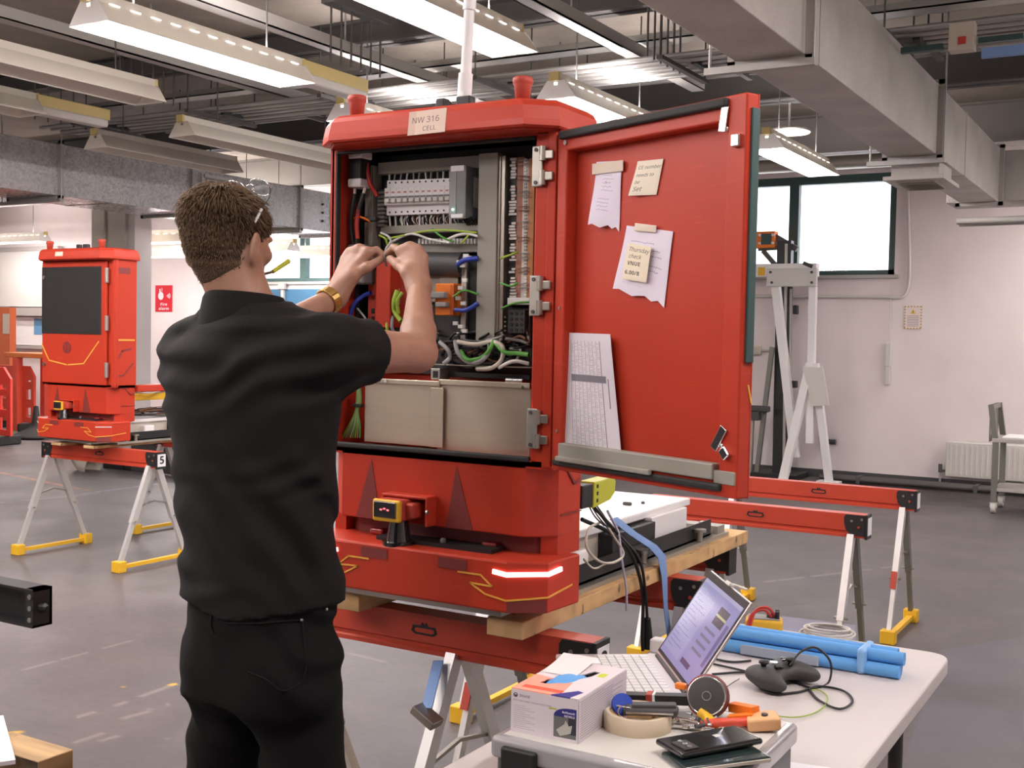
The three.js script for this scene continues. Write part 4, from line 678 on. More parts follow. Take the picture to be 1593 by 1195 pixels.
// ---- door of the open robot (hinged on its stile, swung toward the camera)
const door = new THREE.Group();
const HX = XR - 0.002, HZ = ZF + 0.01, DA = -0.4, DW = 0.605, DY0 = 1.205, DY1 = 2.03;
let doorPart;
{
  const g = [rbx(0.004, DW, DY0, DY1, -0.038, -0.034, 0.001), rbx(0, 0.036, DY0, DY1, -0.036, 0, 0.005), rbx(DW - 0.052, DW, DY0, DY1, -0.036, 0, 0.005), rbx(0.002, DW - 0.002, DY1 - 0.052, DY1, -0.036, -0.001, 0.005), rbx(0.002, DW - 0.002, DY0, DY0 + 0.052, -0.036, -0.001, 0.005)];
  doorPart = mesh('door', g.map(q => q), K.red, null);
  doorPart.geometry.translate(0, -RO[1], 0); // local y measured from the robot's base
  doorPart.position.set(HX - RO[0], 0, HZ - RO[2]); doorPart.rotation.y = DA; robot.add(doorPart);
}
const DP = (x0, x1, y0, y1, z0, z1, rad) => { const q = rbx(x0, x1, y0 - RO[1], y1 - RO[1], z0, z1, rad); return q; };
doorPart.updateWorldMatrix(true, false);
robot.updateMatrixWorld(true);
const dInv = doorPart.matrixWorld.clone().invert();
function onDoor(px, py, dz = -0.034) { const o = camera.position.clone().applyMatrix4(dInv), r = rawRay(px, py).transformDirection(dInv); const t = (dz - o.z) / r.z; return o.add(r.multiplyScalar(t)); } // local door coordinates
each('door_gasket', [DP(0.012, DW - 0.05, DY1 - 0.024, DY1 - 0.004, -0.004, 0.012, 0.006), DP(0.012, DW - 0.04, DY0 + 0.012, DY0 + 0.028, -0.004, 0.01, 0.006)], K.rubber, doorPart);
mesh('edge_seal', [DP(DW - 0.001, DW + 0.006, DY0 + 0.28, DY1 - 0.03, -0.034, -0.012, 0.002)], K.frameGreen, doorPart);
{
  const q = onDoor(1128, 186, 0), s = onDoor(1148, 219, 0);
  mesh('latch_tongue', [rb(q.x, q.y, 0.004, 0.02, 0.052, 0.004, 0.002, [0, 0, -0.15]), rb(q.x + 0.004, q.y - 0.02, -0.014, 0.012, 0.012, 0.036), rb(s.x, s.y, 0.0, 0.022, 0.026, 0.022, 0.003)], K.chrome, doorPart);
  const q2 = onDoor(1120, 682, 0), s2 = onDoor(1130, 705, 0);
  mesh('latch_tongue', [rb(q2.x, q2.y, 0.004, 0.02, 0.055, 0.004, 0.002, [0, 0, -0.55]), rb(q2.x + 0.004, q2.y - 0.015, -0.014, 0.012, 0.012, 0.036), rb(s2.x, s2.y, 0.0, 0.02, 0.024, 0.022, 0.003, [0, 0, 0.7])], K.chrome, doorPart);
  const a = onDoor(872, 686, 0), b = onDoor(1112, 732, 0), c = onDoor(1018, 722, 0), d = onDoor(1134, 740, 0);
  const L = Math.hypot(b.x - a.x, b.y - a.y);
  mesh('document_pocket', [rb((a.x + b.x) / 2, (a.y + b.y) / 2 - 0.012, -0.006, b.x - a.x, 0.034, 0.03, 0.004, [0, 0, 0]), rb((a.x + c.x) / 2, (a.y + c.y) / 2 - 0.03, 0.012, c.x - a.x, 0.012, 0.012, 0.003), rb(d.x - 0.012, d.y - 0.006, -0.012, 0.06, 0.028, 0.03, 0.003)], K.trunk, doorPart);
  mesh('cardboard_edge', [rb(a.x + 0.005, a.y + 0.12, -0.028, 0.02, 0.25, 0.004)], K.osb, doorPart);
  const e = onDoor(968, 212, 0); each('rim_screw', [cyl([0.03, e.y + 0.01, 0.0], [0.03, e.y + 0.01, 0.003], 0.006), cyl([0.02, 1.3 - RO[1], 0], [0.02, 1.3 - RO[1], 0.002], 0.004), cyl([0.02, 1.6 - RO[1], 0], [0.02, 1.6 - RO[1], 0.002], 0.004)], K.steel, doorPart);
  mesh('gold_line', [rb(DW + 0.001, 1.42 - RO[1], -0.03, 0.003, 0.04, 0.004, 0.001, [0.3, 0, 0])], K.gold, doorPart);
}
// papers on the door
function doorPaper(name, label, category, corners, m, group, curl = 0.006, lift = 0, torn = 0) {
  const c = corners.map(q => onDoor(q[0], q[1], -0.031 + lift)), n = 8, pos = [], uv = [], idx = [];
  const [tl, tr, br, bl] = c;
  for (const back of [0, 1]) for (let j = 0; j <= n; j++) for (let i = 0; i <= n; i++) { const u = i / n, v = j / n; const p = tl.clone().lerp(tr, u).lerp(bl.clone().lerp(br, u), v); p.z += curl * Math.sin(u * 2.6 + v * 2) * v + curl * v * v - back * 0.0012; if (torn && j === n) p.y += torn * (hash(i * 7 + 3, n, 19) - 0.5); pos.push(p.x, p.y, p.z); uv.push(u, 1 - v); }
  const N = (n + 1) * (n + 1), k = (b, i, j) => b * N + j * (n + 1) + i;
  for (let j = 0; j < n; j++) for (let i = 0; i < n; i++) { idx.push(k(0, i, j), k(0, i, j + 1), k(0, i + 1, j), k(0, i + 1, j), k(0, i, j + 1), k(0, i + 1, j + 1)); idx.push(k(1, i, j), k(1, i + 1, j), k(1, i, j + 1), k(1, i + 1, j), k(1, i + 1, j + 1), k(1, i, j + 1)); }
  for (let i = 0; i < n; i++) for (const [a, b] of [[[i, 0], [i + 1, 0]], [[i + 1, n], [i, n]], [[0, i + 1], [0, i]], [[n, i], [n, i + 1]]]) { idx.push(k(0, ...a), k(0, ...b), k(1, ...a), k(0, ...b), k(1, ...b), k(1, ...a)); }
  const g = new THREE.BufferGeometry(); g.setAttribute('position', new THREE.Float32BufferAttribute(pos, 3)); g.setAttribute('uv', new THREE.Float32BufferAttribute(uv, 2)); g.setIndex(idx); g.computeVertexNormals();
  g.applyMatrix4(doorPart.matrixWorld);
  return single(name, label, category, g, m, group, { keepUV: true });
}
const scrib = (g, x, y, w, lines, dy, col, lw = 2) => { g.strokeStyle = col; g.lineWidth = lw; for (let l = 0; l < lines; l++) { g.beginPath(); let cx = x; g.moveTo(cx, y + l * dy); while (cx < x + w * rr(0.6, 1)) { cx += rr(3, 7); g.lineTo(cx, y + l * dy + rr(-dy * 0.2, dy * 0.2)); } g.stroke(); } };
const note1 = canvasTex(192, 384, (g, w, h) => { g.fillStyle = '#e4dcea'; g.fillRect(0, 0, w, h); scrib(g, 60, 60, 100, 6, 22, '#9a94ac', 2); g.fillStyle = '#55506a'; g.font = '20px sans-serif'; g.fillText('1)', 80, 130); scrib(g, 40, 220, 110, 4, 22, '#9a94ac', 2); });
const note2 = canvasTex(192, 256, (g, w, h) => { g.fillStyle = '#e9dfcb'; g.fillRect(0, 0, w, h); g.fillStyle = '#4d4744'; g.font = 'italic 34px sans-serif'; g.fillText('CE number', 16, 62); g.fillText('needs to', 14, 118); g.fillText('be', 18, 170); g.font = 'italic 44px sans-serif'; g.fillText('Set', 18, 224); });
const note3 = canvasTex(384, 512, (g, w, h) => { g.fillStyle = '#e2dae6'; g.fillRect(0, 0, w, h); scrib(g, 60, 110, 280, 1, 30, '#8f8aa8', 3); scrib(g, 230, 160, 120, 1, 30, '#8f8aa8', 3); scrib(g, 210, 200, 150, 1, 30, '#8f8aa8', 3); scrib(g, 220, 270, 140, 2, 36, '#8f8aa8', 3); scrib(g, 60, 400, 200, 2, 34, '#c0b9cc', 2); });
const note4 = canvasTex(192, 256, (g, w, h) => { g.fillStyle = '#e8dcc4'; g.fillRect(0, 0, w, h); g.fillStyle = '#4a4440'; g.font = 'italic 40px sans-serif'; g.fillText('Thursday', 14, 52); g.fillText('check', 22, 100); g.font = 'bold 40px sans-serif'; g.fillText('VNUE', 22, 150); g.fillText('6.00/8', 14, 216); });
const docTex = canvasTex(512, 900, (g, w, h) => { g.fillStyle = '#dcd6dd'; g.fillRect(0, 0, w, h); g.fillStyle = '#3c3a48'; g.fillRect(26, 60, 12, h); g.fillStyle = '#7d7988'; for (let i = 0; i < 9; i++) g.fillRect(110 + i * 36, 60, 3, h); g.fillRect(400, 60, 5, h); g.fillStyle = '#b4adb5'; for (let y = 80; y < h; y += 13) for (let x = 118; x < 390; x += 36) if (rnd() > 0.35) g.fillRect(x, y, rr(8, 26), 5); g.fillStyle = '#8b868f'; g.fillRect(110, 330, 330, 56); g.fillStyle = '#5f5b68'; for (let i = 0; i < 26; i++) g.fillRect(114 + i * 12.4, 334, 5, 48); g.fillStyle = '#6a6672'; g.fillRect(452, 350, 8, 230); });
doorPaper('paper_note', 'narrow curling lilac note taped at the top of the open door', 'note', [[928, 252], [967, 250], [963, 357], [924, 350]], printed(note1), 'papers on the open door', 0.01, 0, 0.014);
doorPaper('tape_strip', 'beige masking tape strip holding the narrow curling note', 'tape', [[921, 255], [969, 249], [969, 266], [922, 272]], K.tape, null, 0.001, 0.004);
doorPaper('sticky_note', 'cream sticky note reading CE number beside the narrow curling note', 'note', [[992, 251], [1032, 247], [1021, 303], [981, 305]], printed(note2), 'papers on the open door', 0.004);
doorPaper('paper_note', 'torn handwritten sheet taped to the middle of the open door', 'note', [[975, 351], [1047, 360], [1033, 475], [959, 449]], printed(note3), 'papers on the open door', 0.006, 0, 0.016);
doorPaper('tape_strip', 'beige masking tape strip on top of the torn handwritten sheet', 'tape', [[988, 347], [1021, 351], [1020, 362], [987, 359]], K.tape, null, 0.001, 0.004);
doorPaper('sticky_note', 'yellowish sticky note stuck on the torn handwritten sheet', 'note', [[977, 378], [1013, 384], [1005, 440], [969, 434]], printed(note4), 'papers on the open door', 0.002, 0.012);
doorPaper('document_sheaf', 'tall stapled table printout standing in the pocket of the open door', 'document', [[871, 517], [949, 520], [966, 703], [876, 690]], printed(docTex), null, 0.004, 0.012);

// ---- closed robot on the left
const robot2 = thing('cabinet_robot', 'red cabinet robot with a closed black mesh door, on trestle number 5', 'robot', RO);
robotShell(robot2, false);
robotChassis(robot2);
{
  const d = mesh('door', [rbx(-2.04, -1.41, 1.215, 2.025, ZF + 0.002, ZF + 0.022, 0.006)], K.red, robot2);
  const m = mesh('mesh_panel', [rbx(-2.038, -1.452, 1.545, 1.99, ZF + 0.02, ZF + 0.026, 0.003)], K.mesh, d);
  mesh('panel_rib', Array.from({ length: 46 }, (_, i) => bx(-2.03 + i * 0.0125, -2.026 + i * 0.0125, 1.55, 1.985, ZF + 0.025, ZF + 0.0275)), K.mesh, m);
  mesh('gold_line', [...line2([[-2.038, 1.47], [-1.965, 1.365], [-1.79, 1.34]], 0.008, ZF + 0.0235), ...line2([[-1.775, 1.34], [-1.62, 1.352], [-1.475, 1.5]], 0.008, ZF + 0.0235)], K.gold, d);
  const e = mesh('crest_decal', [lathe([[0, 0.002], [0.04, 0.002], [0.04, 0], [0, 0]], [-1.785, 1.455, ZF + 0.0225], 24, [Math.PI / 2, 0, 0])], K.redDark, d);
  e.geometry.translate(0, 0, 0);
  for (const y of [1.92, 1.34]) mesh('door_lock', cyl([-2.01, y, ZF + 0.022], [-2.01, y, ZF + 0.034], 0.012), K.steel, d);
  for (const y of [1.93, 1.62, 1.315]) mesh('hinge', rb(-1.403, y, ZF + 0.02, 0.022, 0.1, 0.02, 0.005), K.alu, robot2);
  const sx = XR - 0.009;
  mesh('side_gold_line', bx(sx, sx + 0.002, 1.508, 1.518, ZB + 0.01, ZF - 0.005), K.gold, robot2);
  mesh('side_grille_decal', bx(sx, sx + 0.0015, 1.945, 1.985, -2.63, -2.51), K.redDark, robot2);
  mesh('side_shape_decal', [...stripe([[sx, 1.37, -2.52], [sx, 1.44, -2.57], [sx, 1.455, -2.64]], 0.012, 0.002), ...stripe([[sx, 1.28, -2.51], [sx, 1.28, -2.58], [sx, 1.36, -2.66]], 0.01, 0.002)], K.redDark, robot2);
  mesh('crest_letters', [line2([[-1.8, 1.437], [-1.8, 1.475]], 0.006, ZF + 0.0255), line2([[-1.77, 1.437], [-1.77, 1.475]], 0.006, ZF + 0.0255), line2([[-1.803, 1.456], [-1.767, 1.456]], 0.005, ZF + 0.0255)].flat(), K.red, d);
  mesh('roof_label', rb(-1.8, 2.072, -2.428, 0.075, 0.03, 0.002, 0.001, [-0.15, 0, 0]), K.tape, robot2);
  // rear frame: red arm, yellow frame with cable heap
  mesh('rear_arm', [rbx(-1.4, -1.34, 1.17, 1.215, -3.05, -2.69, 0.004)], K.red, robot2);
  mesh('yellow_frame', [rbx(-1.6, -1.5, 1.1, 1.145, -3.6, -2.8, 0.004), rbx(-1.6, -1.5, 0.98, 1.1, -3.3, -3.24, 0.004), rbx(-1.6, -1.5, 0.98, 1.1, -3.6, -3.54, 0.004)], K.yellow, robot2);
  for (let i = 0; i < 26; i++) { const p = []; for (let k = 0; k < 4; k++) p.push([-1.55 + rr(-0.1, 0.08), (i < 16 ? 0.99 : 1.15) + rr(0, 0.05), -2.75 - rr(0, 0.7)]); mesh('loose_cable', tube(p, 0.005, 16, 5), [K.black, K.darkGrey, K.black, K.wireWhite, K.wireBrown][i % 5], robot2); }
}
robot2.position.add(V(-4.67, -0.06, -2.66));
for (const x of [-6.56, -6.24]) single('timber', x < -6.4 ? 'short pale batten under the left side of the closed robot' : 'short pale batten under the right side of the closed robot', 'timber', rbx(x, x + 0.1, 0.74, 0.76, -6.5, -5.1, 0.003), K.osb, 'battens under the closed robot', { long: 'z' });
// ---------------------------------------------------------------- white table and what lies on it
const TY = 0.73;
{
  const t = thing('folding_table', 'white plastic folding table with rounded corners, full of tools', 'table', [-0.845, 0, -2.4]);
  const s = new THREE.Shape(), x0 = -1.168, x1 = -0.505, z0 = -3.135, z1 = -1.7, r = 0.07;
  s.moveTo(x0 + r, z0); s.lineTo(x1 - r, z0); s.quadraticCurveTo(x1, z0, x1, z0 + r); s.lineTo(x1, z1 - r); s.quadraticCurveTo(x1, z1, x1 - r, z1); s.lineTo(x0 + r, z1); s.quadraticCurveTo(x0, z1, x0, z1 - r); s.lineTo(x0, z0 + r); s.quadraticCurveTo(x0, z0, x0 + r, z0);
  const g = new THREE.ExtrudeGeometry(s, { depth: 0.028, bevelEnabled: true, bevelThickness: 0.007, bevelSize: 0.007, bevelOffset: -0.007, bevelSegments: 3, curveSegments: 10 }); g.rotateX(Math.PI / 2); g.translate(0, TY - 0.007, 0);
  mesh('tabletop', g, K.table, t);
  for (const z of [-2.85, -1.95]) {
    const f = mesh('leg_frame', [cyl([-1.1, 0.67, z], [-0.57, 0.67, z], 0.014), cyl([-1.1, 0.25, z], [-0.57, 0.25, z], 0.012)], K.darkGrey, t);
    for (const x of [-1.1, -0.58]) mesh('leg', [cyl([x, 0.01, z], [x, 0.69, z], 0.017)], K.darkGrey, t);
    for (const x of [-1.1, -0.58]) mesh('leg_cap', cyl([x, 0, z], [x, 0.02, z], 0.021), K.black, t);
  }
  mesh('under_rail', [bx(-1.13, -1.11, 0.665, 0.695, -3.0, -1.8), bx(-0.56, -0.54, 0.665, 0.695, -3.0, -1.8)], K.darkGrey, t);
}
// parts case
const CT = 0.822;
{
  const t = thing('parts_case', 'dark plastic parts case with a translucent grey lid on the white table', 'case', [-0.82, TY, -1.92]);
  mesh('case_body', [rbx(-1.04, -0.612, TY, 0.79, -2.1, -1.74, 0.012)], K.casePlastic, t);
  const l = mesh('case_lid', [rbx(-1.048, -0.604, 0.782, CT, -2.108, -1.732, 0.01)], K.caseLid, t);
  mesh('lid_ridge', [rbx(-1.03, -0.622, CT - 0.002, CT + 0.001, -2.09, -1.75, 0.001)], K.offWhite, l);
  each('latch', [rb(-0.985, 0.785, -1.728, 0.07, 0.05, 0.014, 0.005), rb(-0.7, 0.785, -1.728, 0.07, 0.05, 0.014, 0.005)], K.black, t);
  mesh('carry_handle', [tube([[-0.92, 0.775, -1.735], [-0.91, 0.775, -1.705], [-0.76, 0.775, -1.705], [-0.75, 0.775, -1.735]], 0.008, 24, 8)], K.offWhite, t);
}
single('paper_sheet', 'white sheet of paper peeping out under the parts case', 'paper', [box(-0.78, TY + 0.001, -1.985, 0.5, 0.001, 0.26, [0, 0.18, 0])], K.paper);
// glove box
{
  const front = canvasTex(512, 320, (g, w, h) => { g.fillStyle = '#dcd3d8'; g.fillRect(0, 0, w, h); g.fillStyle = '#4b474f'; g.beginPath(); g.arc(34, 40, 17, 0, 7); g.fill(); g.fillStyle = '#dcd3d8'; g.fillRect(26, 30, 16, 8); g.fillStyle = '#77717c'; g.font = 'bold 28px sans-serif'; g.fillText('Shield', 62, 50); g.font = '18px sans-serif'; g.fillText('GD19 Nitrile Powder Free Examination Gloves', 14, 84, 300); g.fillStyle = '#b3b83a'; g.fillRect(292, 86, 60, 12); g.fillStyle = '#c4bbc2'; for (let i = 0; i < 12; i++) g.fillRect(20, 112 + i * 15, 90 + (i * 37) % 110, 6); g.fillStyle = '#2d2c78'; g.beginPath(); g.moveTo(330, 130); g.quadraticCurveTo(350, 66, 500, 72); g.lineTo(500, 150); g.lineTo(330, 150); g.fill(); g.fillStyle = '#6b6d66'; g.fillRect(330, 140, 170, 150); g.fillStyle = '#34323f'; g.fillRect(440, 130, 60, 130); g.fillStyle = '#b9bab0'; g.beginPath(); g.moveTo(350, 240); g.lineTo(410, 190); g.lineTo(420, 160); g.lineTo(445, 200); g.lineTo(470, 190); g.lineTo(460, 250); g.lineTo(380, 280); g.fill(); g.fillStyle = '#eceaf2'; g.font = 'bold 22px sans-serif'; g.fillText('Reflexx®', 392, 112); g.fillText('NITRILE', 408, 138, 80); });
  const top = canvasTex(320, 512, (g, w, h) => { g.fillStyle = '#e2d6d8'; g.fillRect(0, 0, w, h); g.fillStyle = '#f2a58e'; g.beginPath(); g.moveTo(0, h * 0.55); g.lineTo(200, h * 0.62); g.lineTo(230, h); g.lineTo(0, h); g.fill(); g.fillStyle = '#e8604a'; g.fillRect(30, h * 0.86, 190, 40); g.fillStyle = '#3b3a86'; g.beginPath(); g.moveTo(190, h); g.lineTo(270, h * 0.8); g.lineTo(300, h * 0.82); g.lineTo(280, h); g.fill(); g.fillStyle = '#c9cf45'; g.fillRect(40, 20, 46, 120); g.fillRect(250, 120, 36, 60); });
  const t = thing('glove_box', 'open white cardboard box of blue gloves standing on the parts case', 'box', [-0.965, CT, -1.88], null, 0.04);
  const W = 0.132, H = 0.078, D = 0.215;
  const side = canvasTex(256, 128, (g, w, h) => { g.fillStyle = '#cfc6cb'; g.fillRect(0, 0, w, h); g.fillStyle = '#a9a1a8'; for (let i = 0; i < 16; i++) g.fillRect(8, 8 + i * 7, 120 + (i * 53) % 110, 3); });
  const g = new THREE.BoxGeometry(W, H, D); g.translate(0, H / 2, 0);
  mesh('carton_front', (() => { const q = new THREE.BoxGeometry(W, H, 0.002); q.translate(0, H / 2, D / 2); return q; })(), printed(front), t, { keepUV: true });
  mesh('carton_side', (() => { const q = new THREE.BoxGeometry(0.002, H, D); q.translate(W / 2, H / 2, 0); return q; })(), printed(side), t, { keepUV: true });
  mesh('carton_body', [bx(-W / 2, W / 2, 0, 0.002, -D / 2, D / 2), bx(-W / 2, -W / 2 + 0.002, 0, H, -D / 2, D / 2), bx(-W / 2, W / 2, 0, H, -D / 2, -D / 2 + 0.002)], K.white, t);
  // top with a torn wavy opening and a lifted flap
  const sh = new THREE.Shape([[-W / 2, -D / 2], [W / 2, -D / 2], [W / 2, D / 2], [-W / 2, D / 2]].map(q => new THREE.Vector2(...q)));
  sh.holes.push(new THREE.Path([[-0.02, -0.055], [0.005, -0.03], [0.018, 0.0], [0.03, 0.03], [0.034, 0.06], [0.02, 0.062], [0.012, 0.035], [-0.002, 0.012], [-0.018, -0.01], [-0.034, -0.03], [-0.036, -0.055]].map(q => new THREE.Vector2(...q))));
  const tg = new THREE.ExtrudeGeometry(sh, { depth: 0.002, bevelEnabled: false }); const p = tg.attributes.position, uv = tg.attributes.uv; for (let i = 0; i < p.count; i++) uv.setXY(i, (p.getX(i) + W / 2) / W, (p.getY(i) + D / 2) / D); tg.rotateX(-Math.PI / 2); tg.scale(1, 1, 1); tg.translate(0, H, 0);
  mesh('carton_top', tg, printed(top), t, { keepUV: true });
  mesh('lifted_flap', (() => { const q = tube([[0, 0, 0], [1, 0, 0]], 0.001); const pts = []; const gg = new THREE.PlaneGeometry(0.07, 0.1, 6, 8), pp = gg.attributes.position; for (let i = 0; i < pp.count; i++) { const v = (pp.getY(i) + 0.05) / 0.1; pp.setZ(i, 0.012 * v * v); } gg.rotateX(-Math.PI / 2); gg.translate(-0.03, H + 0.003, -0.055); gg.computeVertexNormals(); return gg; })(), K.white, t);
  mesh('glove', (() => { const gg = new THREE.SphereGeometry(0.035, 16, 10); gg.scale(1, 0.3, 1.6); gg.translate(-0.005, H - 0.006, 0.005); return gg; })(), K.blueFoam, t, { label: 'blue glove showing in the opening' });
}
// tape roll and keys
{
  const c = V(-0.845, CT + 0.001, -1.915);
  const t = thing('tape_roll', 'cream masking tape roll on the lid of the parts case', 'tape', c);
  mesh('tape_ring', lathe([[0.05, 0], [0.062, 0], [0.062, 0.03], [0.05, 0.03], [0.05, 0]], c.toArray(), 40), K.tapeCream, t);
  mesh('tape_core', lathe([[0.046, 0.001], [0.05, 0.001], [0.05, 0.029], [0.046, 0.029], [0.046, 0.001]], c.toArray(), 40), K.osb, t);
  const k = thing('key_fob', 'dark folding multitool and keys lying in the masking tape roll', 'keys', [c.x + 0.02, CT + 0.03, c.z]);
  mesh('multitool', [rb(c.x + 0.025, CT + 0.036, c.z - 0.002, 0.1, 0.014, 0.032, 0.006, [0, 0.35, 0.05]), rb(c.x + 0.03, CT + 0.045, c.z - 0.005, 0.08, 0.008, 0.022, 0.003, [0, 0.4, 0.05])], K.darkGrey, k);
  mesh('blade_edge', rb(c.x + 0.03, CT + 0.036, c.z + 0.014, 0.085, 0.004, 0.008, 0.001, [0, 0.35, 0.05]), K.chrome, k);
  mesh('key_ring', new THREE.TorusGeometry(0.017, 0.0016, 6, 20).rotateX(1.2).translate(c.x - 0.018, CT + 0.037, c.z + 0.012), K.chrome, k);
  const b = thing('key_tag', 'round blue plastic tag leaning in the masking tape roll', 'key tag', [c.x - 0.03, CT + 0.02, c.z - 0.01]);
  mesh('tag_disc', cyl([c.x - 0.034, CT + 0.035, c.z - 0.004], [c.x - 0.03, CT + 0.038, c.z + 0.0], 0.02, 0.02, 20), K.blue, b);
  mesh('tag_ring', new THREE.TorusGeometry(0.01, 0.0015, 6, 16).translate(c.x - 0.02, CT + 0.03, c.z + 0.018), K.chrome, b);
  const ch = thing('metal_chain', 'small tarnished chain beside the masking tape roll', 'chain', [c.x - 0.075, CT, c.z + 0.02]);
  for (let i = 0; i < 12; i++) mesh('link', new THREE.TorusGeometry(0.006, 0.0018, 5, 10).rotateX(i % 2 ? 1.5 : 0.4).rotateY(i).translate(c.x - 0.066 - 0.012 * Math.sin(i * 1.1), CT + 0.006 + 0.004 * (i % 4), c.z + 0.045 - i * 0.006), K.alu, ch);
  const bi = thing('screw_tray_bits', 'loose silver bits and sockets lying behind the masking tape roll', 'bits', [c.x, CT, c.z - 0.08]);
  for (let i = 0; i < 16; i++) { const a = V(c.x + 0.07 + rr(-0.03, 0.05), CT + 0.008 + rr(0, 0.012), c.z - 0.03 + rr(-0.06, 0.02)); mesh('bit', cyl(a, a.clone().add(V(rr(-0.02, 0.02), rr(-0.002, 0.006), rr(-0.02, 0.02))), 0.004, 0.003, 8), [K.chrome, K.alu, K.darkGrey, K.chrome][i % 4], bi); }
  const y = thing('yellow_pen', 'yellow marker stub lying behind the masking tape roll', 'marker', [c.x - 0.05, CT, c.z - 0.06]);
  mesh('barrel', cyl([c.x - 0.075, CT + 0.01, c.z - 0.07], [c.x - 0.03, CT + 0.012, c.z - 0.085], 0.009, 0.009), K.lime, y); mesh('cap', cyl([c.x - 0.03, CT + 0.012, c.z - 0.085], [c.x + 0.01, CT + 0.02, c.z - 0.075], 0.011, 0.009), K.chrome, y);
}
// headset
{
  const cup = V(-0.757, CT + 0.042, -2.035), d = V(0.25, 0.3, 0.92).normalize(), q = new THREE.Quaternion().setFromUnitVectors(V(0, 1, 0), d);
  const t = thing('headset', 'black over-ear headset lying on the parts case', 'headset', [cup.x, CT, cup.z]);
  const g = new THREE.LatheGeometry([[0, -0.03], [0.03, -0.03], [0.039, -0.022], [0.041, -0.008], [0.038, 0.0], [0.036, 0.014], [0.034, 0.02], [0.0, 0.02]].map(p => new THREE.Vector2(...p)), 32); g.applyQuaternion(q); g.translate(...cup.toArray());
  const e = mesh('ear_cup', g, K.darkGrey, t);
  const r = new THREE.TorusGeometry(0.0345, 0.0015, 8, 40); r.rotateX(Math.PI / 2); r.translate(0, 0.019, 0); r.applyQuaternion(q); r.translate(...cup.toArray()); mesh('cup_ring', r, K.chrome, e);
  const lg = new THREE.TorusGeometry(0.008, 0.0008, 6, 20); lg.rotateX(Math.PI / 2); lg.translate(0, 0.0205, 0); lg.applyQuaternion(q); lg.translate(...cup.toArray()); mesh('cup_emblem', lg, K.grey, e);
  const or = new THREE.TorusGeometry(0.0385, 0.001, 6, 40); or.rotateX(Math.PI / 2); or.applyQuaternion(q); or.translate(...cup.toArray()); mesh('accent_ring', or, K.wireRed, e);
  const a = onY(968, 1085, CT + 0.024), b = onY(1085, 1088, CT + 0.036);
  mesh('headband', [bar(a, b, 0.022, 0.016), bar(a.clone().add(V(-0.005, -0.006, -0.02)), b.clone().add(V(0.0, -0.01, -0.03)), 0.012, 0.02)], K.black, t);
  const m = a.clone().lerp(b, 0.36); mesh('band_sleeve', [bar(m.clone().lerp(b, -0.04), m.clone().lerp(b, 0.08), 0.026, 0.02)], K.redMatt, t); mesh('band_mark', [bar(m.clone().lerp(b, 0.09), m.clone().lerp(b, 0.14), 0.0265, 0.0205)], K.white, t);
}
// pliers and cutters heap at the far right of the lid
{
  const p0 = onY(1135, 1112, CT + 0.01), p1 = onY(1192, 1118, CT + 0.02);
  const t = thing('cable_stripper', 'orange and tan cable stripper lying on the case behind the phones', 'pliers', [p1.x, CT, p1.z]);
  mesh('stripper_jaw', [rb(p1.x - 0.005, CT + 0.016, p1.z + 0.006, 0.06, 0.024, 0.05, 0.006, [0, 0.5, 0.1])], mat(lin(0.75, 0.42, 0.2), 0.5), t);
  mesh('stripper_handle', [bar(p0.clone().add(V(0, 0.012, -0.012)), p1.clone().add(V(-0.02, 0.01, 0)), 0.02, 0.016), bar(p0.clone().add(V(0.01, 0.002, 0.03)), p1.clone().add(V(-0.02, 0.002, 0.012)), 0.018, 0.014)], K.orange, t);
  mesh('stripper_bolt', cyl([p1.x, CT + 0.026, p1.z + 0.01], [p1.x, CT + 0.032, p1.z + 0.01], 0.006), K.darkGrey, t);
  const u = thing('pliers', 'red and yellow handled pliers under the headset ear cup', 'pliers', [p0.x, CT, p0.z + 0.03]);
  const a = onY(1062, 1112, CT + 0.012), b = onY(1150, 1128, CT + 0.014), c = onY(1175, 1122, CT + 0.02);
  mesh('plier_handle', [tube([onY(1098, 1126, CT + 0.01), onY(1125, 1124, CT + 0.018), onY(1148, 1124, CT + 0.016), onY(1172, 1122, CT + 0.016)], 0.008, 18, 8)], K.barrier, u);
  mesh('plier_grip', [tube([onY(1088, 1108, CT + 0.02), onY(1100, 1116, CT + 0.014), onY(1112, 1130, CT + 0.01)], 0.009, 14, 8)], K.yellow, u);
  mesh('plier_jaw', [cyl(onY(1040, 1118, CT + 0.01), onY(1090, 1128, CT + 0.012), 0.006, 0.008), cyl(onY(1048, 1128, CT + 0.008), onY(1085, 1130, CT + 0.01), 0.005, 0.007)], K.chrome, u);
}
